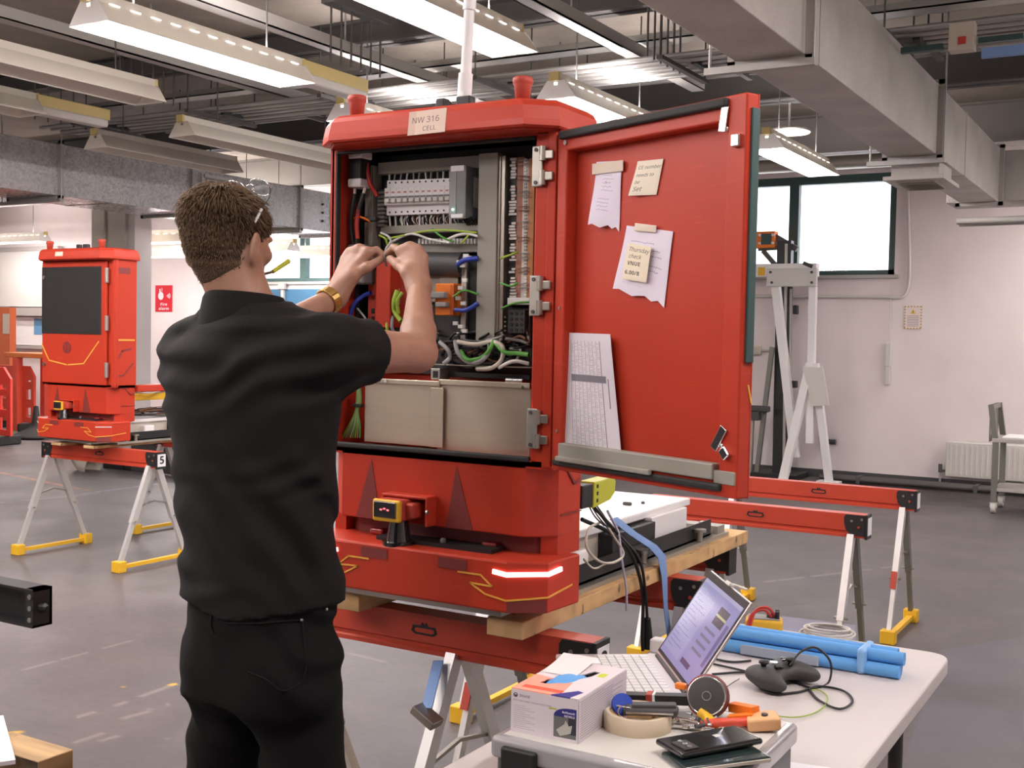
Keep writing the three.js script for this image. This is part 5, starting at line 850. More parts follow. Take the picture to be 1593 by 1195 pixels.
// two phones
{
  const an = Math.atan2(0.147, 0.091);
  const t = thing('smartphone', 'dark glossy smartphone lying on top of the other phone', 'phone', [-0.688, CT + 0.014, -1.865], null, an);
  mesh('phone_body', rb(0, 0.006, 0, 0.172, 0.011, 0.079, 0.005), K.glossBlack, t);
  mesh('camera_bump', [rb(-0.06, 0.0125, 0.012, 0.03, 0.003, 0.04, 0.002)], K.black, t);
  for (const z of [-0.002, 0.012, 0.025]) mesh('camera_lens', cyl([-0.06, 0.013, z], [-0.06, 0.0155, z], 0.005, 0.005, 12), K.chrome, t);
  mesh('logo_square', [rb(0.02, 0.0117, -0.005, 0.012, 0.0006, 0.012, 0.0002)], K.offWhite, t);
  const u = thing('smartphone', 'dark phone in a greenish glass case under the top phone', 'phone', [-0.664, CT + 0.001, -1.835], null, an - 0.12);
  mesh('phone_body', rb(0, 0.006, 0, 0.168, 0.011, 0.082, 0.005), mat(lin(0.02, 0.035, 0.035), 0.1, 0, { clearcoat: 1 }), u);
  mesh('phone_frame', [rb(0, 0.006, 0.0405, 0.16, 0.006, 0.003, 0.001)], K.cream, u);
}
// laptop on a low carton
{
  const LY = 0.815, A = onY(1022, 1026, LY), e1 = V(0.573, 0, 0.82), e2 = V(-0.82, 0, 0.573), wv = 0.315, dv = 0.228;
  const cen = A.clone().addScaledVector(e1, wv / 2).addScaledVector(e2, dv / 2), yaw = Math.atan2(-e1.z, e1.x); // local x = along hinge, local z = toward the user
  const st = thing('laptop_carton', 'low brown carton raising the open laptop', 'box', [cen.x, TY, cen.z], null, yaw);
  mesh('carton', rbx(-0.11, 0.07, 0, LY - TY, -0.1, 0.06, 0.002), K.osb, st);
  const t = thing('laptop', 'open silver laptop with a bright lilac screen on the white table', 'laptop', [cen.x, LY, cen.z], null, yaw);
  const base = mesh('laptop_base', rb(0, 0.007, 0, wv, 0.013, dv, 0.005), K.laptop, t);
  mesh('key_well', rb(0, 0.0136, -0.03, wv - 0.03, 0.0006, 0.112, 0.0002), K.grey, base);
  for (let r = 0; r < 6; r++) for (let k = 0; k < 14; k++) { if (r === 5 && k > 3 && k < 9) { if (k === 4) mesh('key', rb((6 - 6.5) * 0.0202, 0.0148, -0.078 + r * 0.0187, 0.099, 0.002, 0.0165, 0.0008), K.offWhite, base); continue; } mesh('key', rb((k - 6.5) * 0.0202, 0.0148, -0.078 + r * 0.0187, 0.0178, 0.002, 0.0165, 0.0008), K.offWhite, base); }
  mesh('touchpad', rb(0, 0.0137, 0.07, 0.11, 0.0006, 0.068, 0.0002), K.steel, base);
  mesh('palm_sticker', [rb(-0.1, 0.0137, 0.04, 0.04, 0.0006, 0.03, 0.0002)], K.white, base);
  mesh('hinge_bar', cyl([-wv / 2 + 0.02, 0.014, -dv / 2 + 0.004], [wv / 2 - 0.02, 0.014, -dv / 2 + 0.004], 0.005), K.darkGrey, t);
  // lid angle from the photograph's upper corner
  let best = 0, bd = 1e9; const hp = A.clone().add(V(0, 0.014, 0)), sh = 0.222;
  for (let f = 0; f < 1.2; f += 0.01) { const q = hp.clone().addScaledVector(e2, -Math.sin(f) * sh).add(V(0, Math.cos(f) * sh, 0)).project(camera); const px = (q.x + 1) / 2 * IMG_W, py = (1 - q.y) / 2 * IMG_H, d = Math.hypot(px - 1110, py - 885); if (d < bd) { bd = d; best = f; } }
  const scr = canvasTex(640, 430, (g, w, h) => { g.fillStyle = '#a9a6d8'; g.fillRect(0, 0, w, h); g.fillStyle = '#c3c1e4'; g.fillRect(0, 0, w, 20); g.fillStyle = '#8fb0c0'; g.fillRect(20, 40, 60, 10); g.fillStyle = '#b6b4df'; g.fillRect(20, 70, 280, 330); g.fillStyle = '#8f8cc0'; for (let i = 0; i < 14; i++) g.fillRect(30, 84 + i * 22, 60 + (i * 61) % 190, 4); g.fillStyle = '#5b5a66'; g.fillRect(400, 60, 150, 90); g.fillStyle = '#d6d39a'; g.fillRect(400, 98, 150, 12); g.fillStyle = '#8a88a4'; for (let i = 0; i < 4; i++) g.fillRect(360, 180 + i * 38, 170, 14); g.fillStyle = '#5f5c80'; g.fillRect(330, 366, 150, 26); g.fillStyle = '#7d7aa8'; g.fillRect(580, 110, 40, 220); });
  const sm = mat(0x000000, 0.25, 0, { emissive: 0xffffff, emissiveMap: scr, emissiveIntensity: 0.4, map: scr });
  const lid = mesh('screen_lid', rb(0, sh / 2, 0, wv, sh, 0.006, 0.003), K.laptop, t); lid.position.set(0, 0.014, -dv / 2); lid.rotation.x = -best;
  mesh('bezel', rb(0, sh / 2 + 0.002, 0.003, wv - 0.006, sh - 0.01, 0.002, 0.001), K.black, lid);
  mesh('display', (() => { const q = new THREE.PlaneGeometry(wv - 0.022, sh - 0.034); q.translate(0, sh / 2 - 0.002, 0.0042); return q; })(), sm, lid, { keepUV: true });
  mesh('webcam_cover', [rb(0.0, sh + 0.001, 0.004, 0.03, 0.008, 0.012, 0.002), cyl([0.005, sh + 0.004, 0], [0.012, sh + 0.012, -0.03], 0.003)], K.offWhite, lid);
  const ra = new THREE.RectAreaLight(lin(0.72, 0.7, 1), 1.2, wv - 0.03, sh - 0.04); ra.position.set(0, sh / 2, 0.006); ra.rotation.y = Math.PI; ra.castShadow = true; lid.add(ra);
  const tg = onY(1052, 1066, LY + 0.03); single('orange_clip', 'small orange clip by the laptop hinge', 'clip', [rb(tg.x + 0.01, LY + 0.03, tg.z - 0.0, 0.022, 0.012, 0.014, 0.003)], K.orange);
}
// blue foam tubes bundled with tape
{
  const t = thing('foam_tube_bundle', 'bundle of bright blue foam tubes on the far side of the white table', 'foam tubes', [-0.86, TY, -2.86]);
  for (const [y, z, a] of [[0.0165, 0, 0], [0.0165, 0.033, 0.004], [0.0165, -0.033, -0.006], [0.0455, 0.016, 0.01], [0.0455, -0.017, -0.012]]) mesh('foam_tube', [new THREE.TubeGeometry(new THREE.CatmullRomCurve3([V(-1.14, TY + y, -2.86 + z), V(-0.86, TY + y, -2.862 + z), V(-0.575 + a, TY + y, -2.86 + z)]), 12, 0.016, 14, false), cyl([-0.5755 + a, TY + y, -2.86 + z], [-0.577 + a, TY + y, -2.86 + z], 0.0155)], K.blueFoam, t);
  mesh('tape_band', [rb(-0.66, TY + 0.032, -2.86, 0.022, 0.064, 0.104, 0.02)], mat(lin(0.25, 0.5, 0.85), 0.35), t);
  mesh('grey_label', [rb(-0.86, TY + 0.017, -2.809, 0.2, 0.024, 0.004, 0.001)], mat(lin(0.35, 0.42, 0.52), 0.6), t);
}
// game controller with its cable
{
  const c = V(-0.8, TY, -2.62);
  const t = thing('game_controller', 'black game controller lying on the white table beside the foam tubes', 'controller', c, null, 1.25);
  const f = p => { const e = (x, y, z, a, b, d) => (Math.hypot((p.x - x) / a, (p.y - y) / b, (p.z - z) / d) - 1) * Math.min(a, b, d); const k = 0.018, sm2 = (a, b) => { const h = clamp(0.5 + 0.5 * (b - a) / k); return lerp(b, a, h) - k * h * (1 - h); }; let d = e(0, 0.028, -0.01, 0.062, 0.02, 0.034); for (const s of [-1, 1]) { d = sm2(d, e(s * 0.052, 0.026, 0.0, 0.03, 0.021, 0.034)); d = sm2(d, e(s * 0.066, 0.022, 0.032, 0.019, 0.018, 0.034)); d = sm2(d, e(s * 0.05, 0.032, -0.034, 0.022, 0.012, 0.014)); } return d; };
  mesh('controller_body', netSurface(f, V(-0.11, -0.005, -0.07), V(0.11, 0.065, 0.09), 0.0035), K.darkGrey, t);
  for (const [x, z] of [[-0.045, -0.012], [0.024, 0.012]]) mesh('thumb_stick', lathe([[0, 0.018], [0.011, 0.017], [0.012, 0.012], [0.006, 0.008], [0.006, 0], [0, 0]], [x, 0.045, z], 16), K.black, t);
  mesh('direction_pad', [rb(-0.022, 0.049, 0.014, 0.024, 0.006, 0.008, 0.002), rb(-0.022, 0.049, 0.014, 0.008, 0.006, 0.024, 0.002)], K.black, t);
  mesh('guide_button', cyl([0, 0.046, -0.016], [0, 0.0505, -0.016], 0.009), K.chrome, t);
  for (const [x, z] of [[0.045, -0.024], [0.045, 0.0], [0.033, -0.012], [0.057, -0.012]]) mesh('face_button', cyl([x, 0.044, z], [x, 0.052, z], 0.0048), K.glossBlack, t);
  const P = (x, y) => { const q = onY(x, y, TY + 0.004); return q; };
  single('controller_cable', 'black controller cable looping over the white table', 'cable', [tube([[1168, 1028], [1140, 1030], [1120, 1027], [1106, 1023]].map(q => P(...q)), 0.0028), tube([onZ(1228, 1036, -2.62), onZ(1246, 1014, -2.66), onZ(1270, 1008, -2.7), onZ(1291, 1028, -2.7), P(1290, 1060), P(1262, 1070), P(1225, 1056), P(1190, 1052), P(1150, 1042), P(1110, 1033)], 0.0028, 70), tube([P(1195, 1052), P(1182, 1068), P(1200, 1079), P(1240, 1077), P(1275, 1068), P(1310, 1074), P(1326, 1092), P(1305, 1103), P(1275, 1090), P(1258, 1072)], 0.0028, 70), tube([P(1240, 1062), P(1200, 1050), P(1160, 1046), P(1108, 1049)], 0.0028, 40)], K.black);
  single('thin_wire', 'thin pale wire offcut curled on the white table', 'wire', [tube([[1198, 1113], [1235, 1116], [1265, 1110], [1285, 1095], [1286, 1082], [1272, 1073], [1262, 1074]].map(q => P(...q)), 0.0015, 50, 5)], K.greenYellow);
  single('thin_wire', 'short grey wire offcut by the laptop on the white table', 'wire', [tube([[1130, 1069], [1140, 1062], [1150, 1056]].map(q => P(...q)), 0.0015, 12, 5)], K.grey);
}
// multimeter and cable coil at the far edge
{
  const c = onY(1188, 985, TY), t = thing('multimeter', 'yellow multimeter with red leads at the far edge of the white table', 'multimeter', c, null, 0.3);
  mesh('meter_body', rb(0, 0.022, 0, 0.1, 0.042, 0.07, 0.01), K.yellow, t); mesh('meter_face', rb(0, 0.044, 0, 0.085, 0.004, 0.055, 0.002), K.grey, t); mesh('selector_dial', cyl([0.02, 0.045, 0], [0.02, 0.058, 0], 0.014), K.darkGrey, t); mesh('banana_plug', [cyl([0.035, 0.045, 0.015], [0.035, 0.065, 0.015], 0.006), cyl([0.035, 0.045, -0.005], [0.035, 0.065, -0.005], 0.006)], K.black, t);
  mesh('red_lead', [tube([[0.03, 0.05, 0.01], [0.01, 0.075, 0.02], [-0.02, 0.07, 0.03], [-0.035, 0.03, 0.045], [-0.04, 0.006, 0.05]], 0.004), tube([[0.02, 0.05, 0.015], [0.0, 0.07, 0.028], [-0.03, 0.06, 0.035], [-0.045, 0.02, 0.05]], 0.004)], K.wireRed, t);
  const d = onY(1285, 993, TY);
  single('cable_coil', 'coil of pale grey cable lying behind the blue foam tubes', 'cable', [0, 1, 2, 3, 4].map(i => { const g = new THREE.TorusGeometry(0.07 - i * 0.004, 0.003, 6, 40); g.rotateX(Math.PI / 2 + rr(-0.08, 0.08)); g.translate(d.x + rr(-0.008, 0.008), TY + 0.006 + i * 0.005, d.z - 0.02 + rr(-0.006, 0.006)); return g; }), K.offWhite);
}
// leads hanging from the robot behind the table
{
  const P = (x, y, X) => onX(x, y, X);
  single('hanging_cable', 'two black power leads with a plug hanging from the open robot', 'cable', [tube([P(905, 808, -1.44), P(950, 830, -1.42), P(980, 858, -1.4), P(993, 890, -1.39), P(1000, 930, -1.39), P(999, 990, -1.39), onX(1000, 1012, -1.39)], 0.006, 50), tube([P(925, 790, -1.42), P(965, 835, -1.41), P(995, 872, -1.385), P(1004, 920, -1.38), P(1007, 965, -1.38)], 0.005, 40), cyl(P(1007, 962, -1.38), P(1009, 1008, -1.38), 0.01, 0.017)], K.black);
  single('hanging_cable', 'pale lilac network lead hanging from the open robot', 'cable', [tube([P(945, 795, -1.42), P(962, 830, -1.41), P(967, 870, -1.4), P(974, 915, -1.395), P(975, 950, -1.395)], 0.004, 40)], mat(lin(0.5, 0.48, 0.62), 0.5));
  single('looped_lead', 'cream looped lead by the yellow connector of the open robot', 'cable', [tube([P(935, 812, -1.43), P(915, 825, -1.42), P(912, 850, -1.41), P(930, 872, -1.4), P(958, 874, -1.4), P(970, 862, -1.4), P(955, 835, -1.41), P(944, 818, -1.42)], 0.004, 50), tube([P(908, 870, -1.42), P(922, 884, -1.41), P(942, 878, -1.41)], 0.003, 20)], K.cream);
  for (let i = 0; i < 4; i++) single('thin_lead', 'thin dark lead under the yellow connector of the open robot', 'cable', [tube([P(915 + i * 4, 785, -1.43), P(925 + i * 5, 803, -1.42), P(940 + i * 5, 818 + i * 3, -1.415)], 0.0022, 16, 5)], K.black, 'thin leads under the yellow connector');
  const y = thing('yellow_connector', 'black and lime yellow heavy connector on the rear of the open robot', 'connector', onX(918, 792, -1.42));
  const a = onX(904, 756, -1.42), b = onX(920, 788, -1.42), c = onX(955, 758, -1.42);
  mesh('black_shell', [rbx(-1.455, -1.415, b.y, a.y, b.z, a.z, 0.004)], K.black, y);
  const g = ext([[0, 0], [0.105, 0.012], [0.135, 0.03], [0.14, 0.062], [0.12, 0.075], [0, 0.072]], 0.042, 0.003); g.rotateY(Math.PI / 2); g.translate(-1.457, b.y - 0.004, b.z); mesh('yellow_shell', g, K.lime, y);
  for (let i = 0; i < 3; i++) mesh('shell_slot', bx(-1.415, -1.411, b.y + 0.01 + i * 0.02, b.y + 0.02 + i * 0.02, b.z - 0.025, b.z - 0.015), K.black, y);
  mesh('mount_stem', [bx(-1.5, -1.455, b.y + 0.02, b.y + 0.05, -2.9, -2.66)], K.redMatt, y);
  // blue ratchet strap over chassis and timber
  const s = thing('lashing_strap', 'blue lashing strap hanging over the timber of the open robot', 'strap', onX(1045, 985, -1.36));
  const sp = [[955, 806, -1.45], [985, 830, -1.43], [1016, 850, -1.405], [1030, 866, -1.395], [1034, 895, -1.392], [1036, 945, -1.39], [1042, 992, -1.39]].map(q => onX(...q)), w = [0.05, 0.05, 0.055, 0.055, 0.045, 0.03, 0.035];
  const pos = [], idx = []; sp.forEach((p, i) => { const q = V(0, 0, 1); for (const sgn of [-1, 1]) for (const th of [0, 0.002]) { const r = p.clone().addScaledVector(q, sgn * w[i] / 2); pos.push(r.x - th, r.y + (i < 4 ? -th : 0), r.z); } });
  for (let i = 0; i + 1 < sp.length; i++) { const o = i * 4, n = o + 4; for (const [a2, b2] of [[0, 2], [2, 3], [3, 1], [1, 0]]) idx.push(o + a2, o + b2, n + a2, o + b2, n + b2, n + a2); }
  const sg = new THREE.BufferGeometry(); sg.setAttribute('position', new THREE.Float32BufferAttribute(pos, 3)); sg.setIndex(idx); sg.computeVertexNormals(); sg.setAttribute('uv', new THREE.Float32BufferAttribute(new Float32Array(pos.length / 3 * 2), 2)); mesh('strap_web', sg, K.blueStrap, s);
  const wb = onX(988, 992, -1.36); single('adapter_block', 'small white power adapter beside the hanging plug', 'adapter', [rb(-1.14, TY + 0.018, -2.72, 0.05, 0.036, 0.035, 0.006)], K.white);
  // strap on the near trestle leg
  const q = onZ(668, 1040, -2.46); single('lashing_strap', 'blue webbing strap knotted on the leg of trestle number 2', 'strap', [bar(onZ(682, 1028, -2.51), onZ(664, 1102, -2.42), 0.004, 0.03, V(1, 0, 0))], K.blueStrap);
  single('leg_clamp', 'steel spreader clamp on the leg of trestle number 2', 'clamp', [rb(...onZ(664, 1114, -2.41).toArray(), 0.075, 0.022, 0.05, 0.003, [0, 0, -0.5])], K.steel);
}
// near left corner: black channel beam, stacked timber, white board
{
  const a = onZ(66, 915, -1.95), b = onZ(68, 975, -1.95);
  const t = thing('channel_beam', 'black steel channel with bolt holes at its end, left of the man', 'beam', [a.x - 0.6, b.y, -1.95]);
  const pr = [[-0.03, 0], [0.03, 0], [0.03, 0.006], [-0.022, 0.006], [-0.022, a.y - b.y - 0.006], [0.03, a.y - b.y - 0.006], [0.03, a.y - b.y], [-0.03, a.y - b.y]].map(([z, y]) => [-z, y]);
  const g = ext(pr.reverse(), 1.9); g.rotateY(Math.PI / 2); g.translate(a.x - 1.9, b.y, -1.95); mesh('channel', g, K.black, t);
  mesh('end_plate', [bx(a.x - 0.03, a.x, b.y, a.y, -1.978, -1.922)], K.black, t);
  for (let i = 0; i < 3; i++) mesh('bolt_hole', cyl([a.x - 0.012, lerp(b.y, a.y, 0.2 + i * 0.3), -1.923], [a.x - 0.012, lerp(b.y, a.y, 0.2 + i * 0.3), -1.919], 0.007, 0.007, 8), K.midGrey, t);
  mesh('locating_pin', [cyl([a.x, (a.y + b.y) / 2, -1.95], [a.x + 0.02, (a.y + b.y) / 2, -1.95], 0.015, 0.006)], K.black, t);
  const tr = trestle('red trestle outside the picture carrying the black channel', a.x - 1.05, -1.95, b.y, { turn: Math.PI / 2, len: 0.9 });
  const hT = 0.3, p = onY(121, 1162, hT), q = onY(40, 1163, hT);
  for (let i = 0; i < 3; i++) single('timber_block', ['bottom', 'middle', 'top'][i] + ' pale timber offcut of the stack left of the man\'s legs', 'timber', rbx(p.x - 0.26 - i * 0.004, p.x + i * 0.003, i * 0.1, i * 0.1 + 0.1, p.z + 0.02, p.z + 0.14, 0.004), K.timber, null, { long: 'x' });
  single('white_board', 'white board lying on the timber offcuts left of the man\'s legs', 'board', [box(p.x - 0.3, hT + 0.006, p.z + 0.22, 0.42, 0.012, 0.34, [0, -0.55, 0])], K.paper);
}
// ---------------------------------------------------------------- the man
{
  const D0 = 2.47, J = (x, y, d = D0) => atD(x, y, d);
  // torso sections: centre and half sizes (he faces -z)
  const secs = [[905, 409, 0.175, 0.136], [960, 410, 0.176, 0.138], [850, 403, 0.17, 0.13], [780, 398, 0.172, 0.125], [700, 395, 0.18, 0.128], [620, 391, 0.2, 0.132], [560, 392, 0.196, 0.13], [515, 396, 0.165, 0.105], [485, 394, 0.11, 0.08], [468, 390, 0.075, 0.07]]
    .map(([py, px, a, b]) => { const c = J(px, py, D0); return { y: c.y, x: c.x, z: c.z, a, b }; }).sort((p, q) => p.y - q.y);
  const section = y => { if (y <= secs[0].y) return secs[0]; for (let i = 0; i + 1 < secs.length; i++) if (y <= secs[i + 1].y) { const t = sm((y - secs[i].y) / (secs[i + 1].y - secs[i].y)), p = secs[i], q = secs[i + 1]; return { x: lerp(p.x, q.x, t), z: lerp(p.z, q.z, t), a: lerp(p.a, q.a, t), b: lerp(p.b, q.b, t) }; } return secs[secs.length - 1]; };
  const torsoD = (p, off = 0) => { const s = section(p.y), a = s.a + off, b = s.b + off; let d = (Math.hypot((p.x - s.x) / a, (p.z - s.z) / b) - 1) * Math.min(a, b); d = Math.max(d, p.y - secs[secs.length - 1].y, secs[0].y - p.y); return d; };
  const sR = J(520, 545, 2.4), sL = J(314, 545, 2.58), eR = J(650, 549, 2.62), wR = J(652, 447, 2.83), eL = J(440, 512, 2.8), wL = J(522, 462, 2.93);
  const nb = J(388, 500, 2.47), nt = J(366, 425, 2.47);
  const head = J(352, 377, 2.47), HQ = new THREE.Quaternion().setFromEuler(new THREE.Euler(-0.2, 0.05, 0.02, 'YXZ'));
  const feet = onY(405, 1650, 0); const gx = section(secs[0].y).x, gz = section(secs[0].y).z;
  const man = thing('person', 'person in a black polo shirt and black jeans wiring the open robot', 'person', [gx, 0, gz]);
  // --- hands
  const hand = (w, el, kn, fingers, thumb, side) => { // returns field
    const bones = [];
    for (let i = 0; i < 4; i++) { bones.push([w, kn[i], 0.02, 0.0125, 0.02]); for (let k = 0; k + 1 < fingers[i].length; k++) bones.push([fingers[i][k], fingers[i][k + 1], (i === 3 ? 0.0085 : 0.0098) - k * 0.0008, (i === 3 ? 0.008 : 0.009) - k * 0.0008, 0.005]); }
    for (let i = 0; i < 3; i++) bones.push([kn[i], kn[i + 1], 0.0125, 0.012, 0.012]);
    bones.push([w, thumb[0], 0.02, 0.017, 0.02]); for (let k = 0; k + 1 < thumb.length; k++) bones.push([thumb[k], thumb[k + 1], 0.0145 - k * 0.002, 0.0118 - k * 0.0018, 0.008]);
    const arm0 = w.clone().lerp(el, 0.25);
    return p => { let d = capD(p, arm0, w, 0.0295, 0.0245); for (const [a, b, r0, r1, k] of bones) d = smin(d, capD(p, a, b, r0, r1), k); return d; };
  };
  const kR = [J(624, 391, 2.885), J(638, 386, 2.88), J(650, 391, 2.87), J(657, 402, 2.86)];
  const fR = [[kR[0], J(612, 385, 2.915), J(603, 394, 2.94)], [kR[1], J(624, 387, 2.93), J(610, 396, 2.955), J(605, 403, 2.95)], [kR[2], J(638, 395, 2.93), J(622, 404, 2.955), J(613, 409, 2.945)], [kR[3], J(648, 407, 2.91), J(632, 414, 2.935), J(622, 417, 2.925)]];
  const tR = [J(634, 424, 2.835), J(619, 412, 2.87), J(607, 403, 2.915)];
  const kL = [J(572, 393, 2.945), J(559, 389, 2.965), J(546, 394, 2.98), J(538, 405, 2.985)];
  const fL = [[kL[0], J(586, 389, 2.95), J(597, 397, 2.95)], [kL[1], J(576, 390, 2.985), J(592, 400, 2.975)], [kL[2], J(564, 399, 3.005), J(582, 407, 2.99)], [kL[3], J(554, 411, 3.005), J(572, 415, 2.99)]];
  const tL = [J(548, 430, 2.925), J(571, 416, 2.925), J(592, 404, 2.94)];
  const hR = hand(wR, eR, kR, fR, tR), hL = hand(wL, eL, kL, fL, tL);
  // --- skin body: arms, neck, inner torso
  const eM = eR.clone().lerp(wR, 0.3);
  const bodyF = p => {
    let d = smin(capD(p, nb, nt, 0.064, 0.058), torsoD(p, -0.03), 0.03);
    d = smin(d, capD(p, sR, eR, 0.054, 0.043), 0.02); d = smin(d, capD(p, eR, eM, 0.04, 0.041), 0.02); d = smin(d, capD(p, eM, wR, 0.04, 0.0265), 0.012);
    d = smin(d, capD(p, sL, eL, 0.05, 0.042), 0.02); d = smin(d, capD(p, eL, wL, 0.041, 0.0265), 0.015); return d;
  };
  const bodyG = netSurface(bodyF, V(gx - 0.42, 1.25, -2.65), V(gx + 0.42, 1.72, gz + 0.22), 0.008);
  const bb = (pts, m) => { const b = new THREE.Box3().setFromPoints(pts); b.expandByScalar(m); return b; };
  const bR = bb([wR, wR.clone().lerp(eR, 0.2), ...kR, ...fR.flat(), ...tR], 0.04), bL = bb([wL, wL.clone().lerp(eL, 0.2), ...kL, ...fL.flat(), ...tL], 0.04);
  const gR = netSurface(hR, bR.min, bR.max, 0.003), gL = netSurface(hL, bL.min, bL.max, 0.003);
  // --- head, in its own frame (x right, y up, -z forward)
  const el = (p, x, y, z, a, b, c) => (Math.hypot((p.x - x) / a, (p.y - y) / b, (p.z - z) / c) - 1) * Math.min(a, b, c);
  const skull = p => { let d = el(p, 0, 0.03, 0.012, 0.076, 0.082, 0.097); d = smin(d, el(p, 0, -0.015, -0.03, 0.064, 0.085, 0.064), 0.03); return d; };
  const hM = new THREE.Matrix4().compose(head, HQ, V(1, 1, 1)), nbL = nb.clone().applyMatrix4(hM.clone().invert());
  const headF = p => {
    let d = skull(p);
    d = smin(d, el(p, 0, -0.075, -0.062, 0.038, 0.032, 0.034), 0.03); // chin
    for (const s of [-1, 1]) { d = smin(d, capD(p, V(s * 0.062, -0.03, 0.0), V(s * 0.034, -0.085, -0.06), 0.018, 0.016), 0.025); d = smin(d, el(p, s * 0.042, -0.012, -0.072, 0.022, 0.016, 0.016), 0.02); d = smin(d, el(p, s * 0.03, 0.028, -0.082, 0.024, 0.009, 0.012), 0.012); d = smax(d, -el(p, s * 0.032, 0.01, -0.097, 0.017, 0.012, 0.014), 0.01); }
    d = smin(d, capD(p, V(0, 0.012, -0.092), V(0, -0.025, -0.112), 0.009, 0.014), 0.012); // nose
    d = smin(d, el(p, 0, -0.052, -0.094, 0.024, 0.009, 0.01), 0.008); // lips
    d = smin(d, capD(p, V(0, -0.025, 0.022), nbL, 0.057, 0.063), 0.035); // neck
    for (const s of [-1, 1]) { // ears
      const q = V((p.x - s * 0.083) * 1, p.y + 0.018, p.z - 0.004), ca = Math.cos(0.35), sa = Math.sin(0.35) * s;
      const x = q.x * ca - q.z * sa, z = q.x * sa + q.z * ca; let e = (Math.hypot(x / 0.0085, (q.y + 0.2 * z) / 0.036, (z) / 0.021) - 1) * 0.0085; e = smax(e, -((Math.hypot((x - s * 0.007) / 0.006, (q.y - 0.006) / 0.02, (z + 0.002) / 0.01) - 1) * 0.006), 0.003); d = smin(d, e, 0.006);
    }
    return d;
  };
  const headG = netSurface(headF, V(-0.1, -0.21, -0.14), V(0.1, 0.125, 0.125), 0.0035); headG.applyMatrix4(hM);
  const body = mesh('body', [bodyG, gR, gL, headG], K.skin, man);
  // --- hair: long top swept forward, clipped sides
  const hairLine = p => { // positive outside the hair region
    const side = Math.abs(p.x) / 0.076; let front = -p.z - 0.068 - 0.02 * (p.y - 0.06) / 0.05; // forehead
    const ear = Math.min(0.036 - p.y, 99); let low = p.z > 0.012 ? -0.104 - p.y + 0.05 * side * side : (p.z > -0.03 ? lerp(0.004, -0.012, (p.z + 0.03) / 0.042) - p.y : 0.03 - p.y); return Math.max(front, low); };
  const topF = p => { const cut = Math.max(-p.z - 0.042 - (p.y - 0.04) * 0.6, earGap(p)); const n = 0.006 * (noise3(p.x * 60, p.y * 30, p.z * 25) - 0.5) + 0.005 * Math.sin(p.x * 190 + p.z * 50 + 4 * noise3(p.x * 25, p.y * 25, p.z * 25)); let d = el(p, 0, 0.03, 0.018, 0.077, 0.084, 0.095) + n * 0.3;  d = smax(d, 0.018 - p.y + 0.05 * clamp((p.z - 0.0) / -0.08) - 0.07 * clamp((p.z - 0.03) / 0.07), 0.012); return Math.max(d, cut); };
  const earGap = p => Math.abs(p.x) < 0.045 ? -1 : (1 - Math.hypot((p.y + 0.02) / 0.044, (p.z + 0.004) / 0.026)) * 0.02;
  const sideF = p => { let d = Math.min(skull(p), smin(skull(p), capD(p, V(0, -0.025, 0.022), nbL, 0.057, 0.063), 0.035)) - 0.0035 * clamp((p.y + 0.11) / 0.07); d = smax(d, hairLine(p), 0.004); d = Math.max(d, p.y - 0.09, earGap(p)); return d; };
  const topG = netSurface(topF, V(-0.1, -0.08, -0.125), V(0.1, 0.145, 0.13), 0.0035); topG.applyMatrix4(hM);
  const sideG = netSurface(sideF, V(-0.1, -0.12, -0.12), V(0.1, 0.11, 0.13), 0.0035); sideG.applyMatrix4(hM);
  const hair = mesh('hair', topG, K.hair, man, { label: 'swept light brown hair on top', long: 'y' });
  { // strands: longer and swept forward on top, clipped at the sides
    const pos = [], nor = [], col = [], idx = [], c0 = V(0, 0.02, 0.01), grad = (f, p) => { const e = 0.002, d = f(p); return V(f(V(p.x + e, p.y, p.z)) - d, f(V(p.x, p.y + e, p.z)) - d, f(V(p.x, p.y, p.z + e)) - d).normalize(); };
    const base = p => Math.min(topF(p), sideF(p));
    let made = 0, tries = 0;
    while (made < 9000 && tries++ < 60000) {
      const z = rr(-1, 1), a = rr(0, 6.2832), s = Math.sqrt(1 - z * z), dir = V(s * Math.cos(a), z, s * Math.sin(a)); let lo = 0.02, hi = 0.16; if (base(c0.clone().addScaledVector(dir, lo)) > 0) continue;
      for (let k = 0; k < 14; k++) { const m = (lo + hi) / 2; if (base(c0.clone().addScaledVector(dir, m)) < 0) lo = m; else hi = m; }
      const p = c0.clone().addScaledVector(dir, lo); if (Math.min(topF(p), hairLine(p)) > 0.002 && topF(p) > 0.003) continue;
      const top = clamp((p.y - 0.02) / 0.05), n = grad(base, p), crown = V(0.012, 0.1, 0.055), fl = p.clone().sub(crown); fl.y -= 0.02 + 0.06 * (1 - top); if (p.z < 0.05) fl.z -= 0.07 * top; fl.addScaledVector(n, -fl.dot(n)).normalize(); fl.x += rr(-0.25, 0.25); fl.z += rr(-0.2, 0.2);
      const low = clamp((p.y + 0.095) / 0.05), L = lerp(lerp(0.006, 0.016, clamp((p.y + 0.05) / 0.07)), 0.036, top) * rr(0.7, 1.15) * (0.4 + 0.6 * low) * (p.z < -0.03 ? 0.6 : 1), lift = lerp(0.002, 0.008, top) * rr(0.5, 1.3), w = lerp(0.0008, 0.0011, top);
      const q0 = p.clone().addScaledVector(n, -0.001), q1 = p.clone().addScaledVector(n, lift).addScaledVector(fl, L * 0.5), q2 = p.clone().addScaledVector(n, lift * 0.7 - L * L * 2.5).addScaledVector(fl, L), sd = new THREE.Vector3().crossVectors(n, fl).normalize();
      const t = rr(0.75, 1.25), o = pos.length / 3, C = [0.165 * t, 0.099 * t, 0.05 * t];
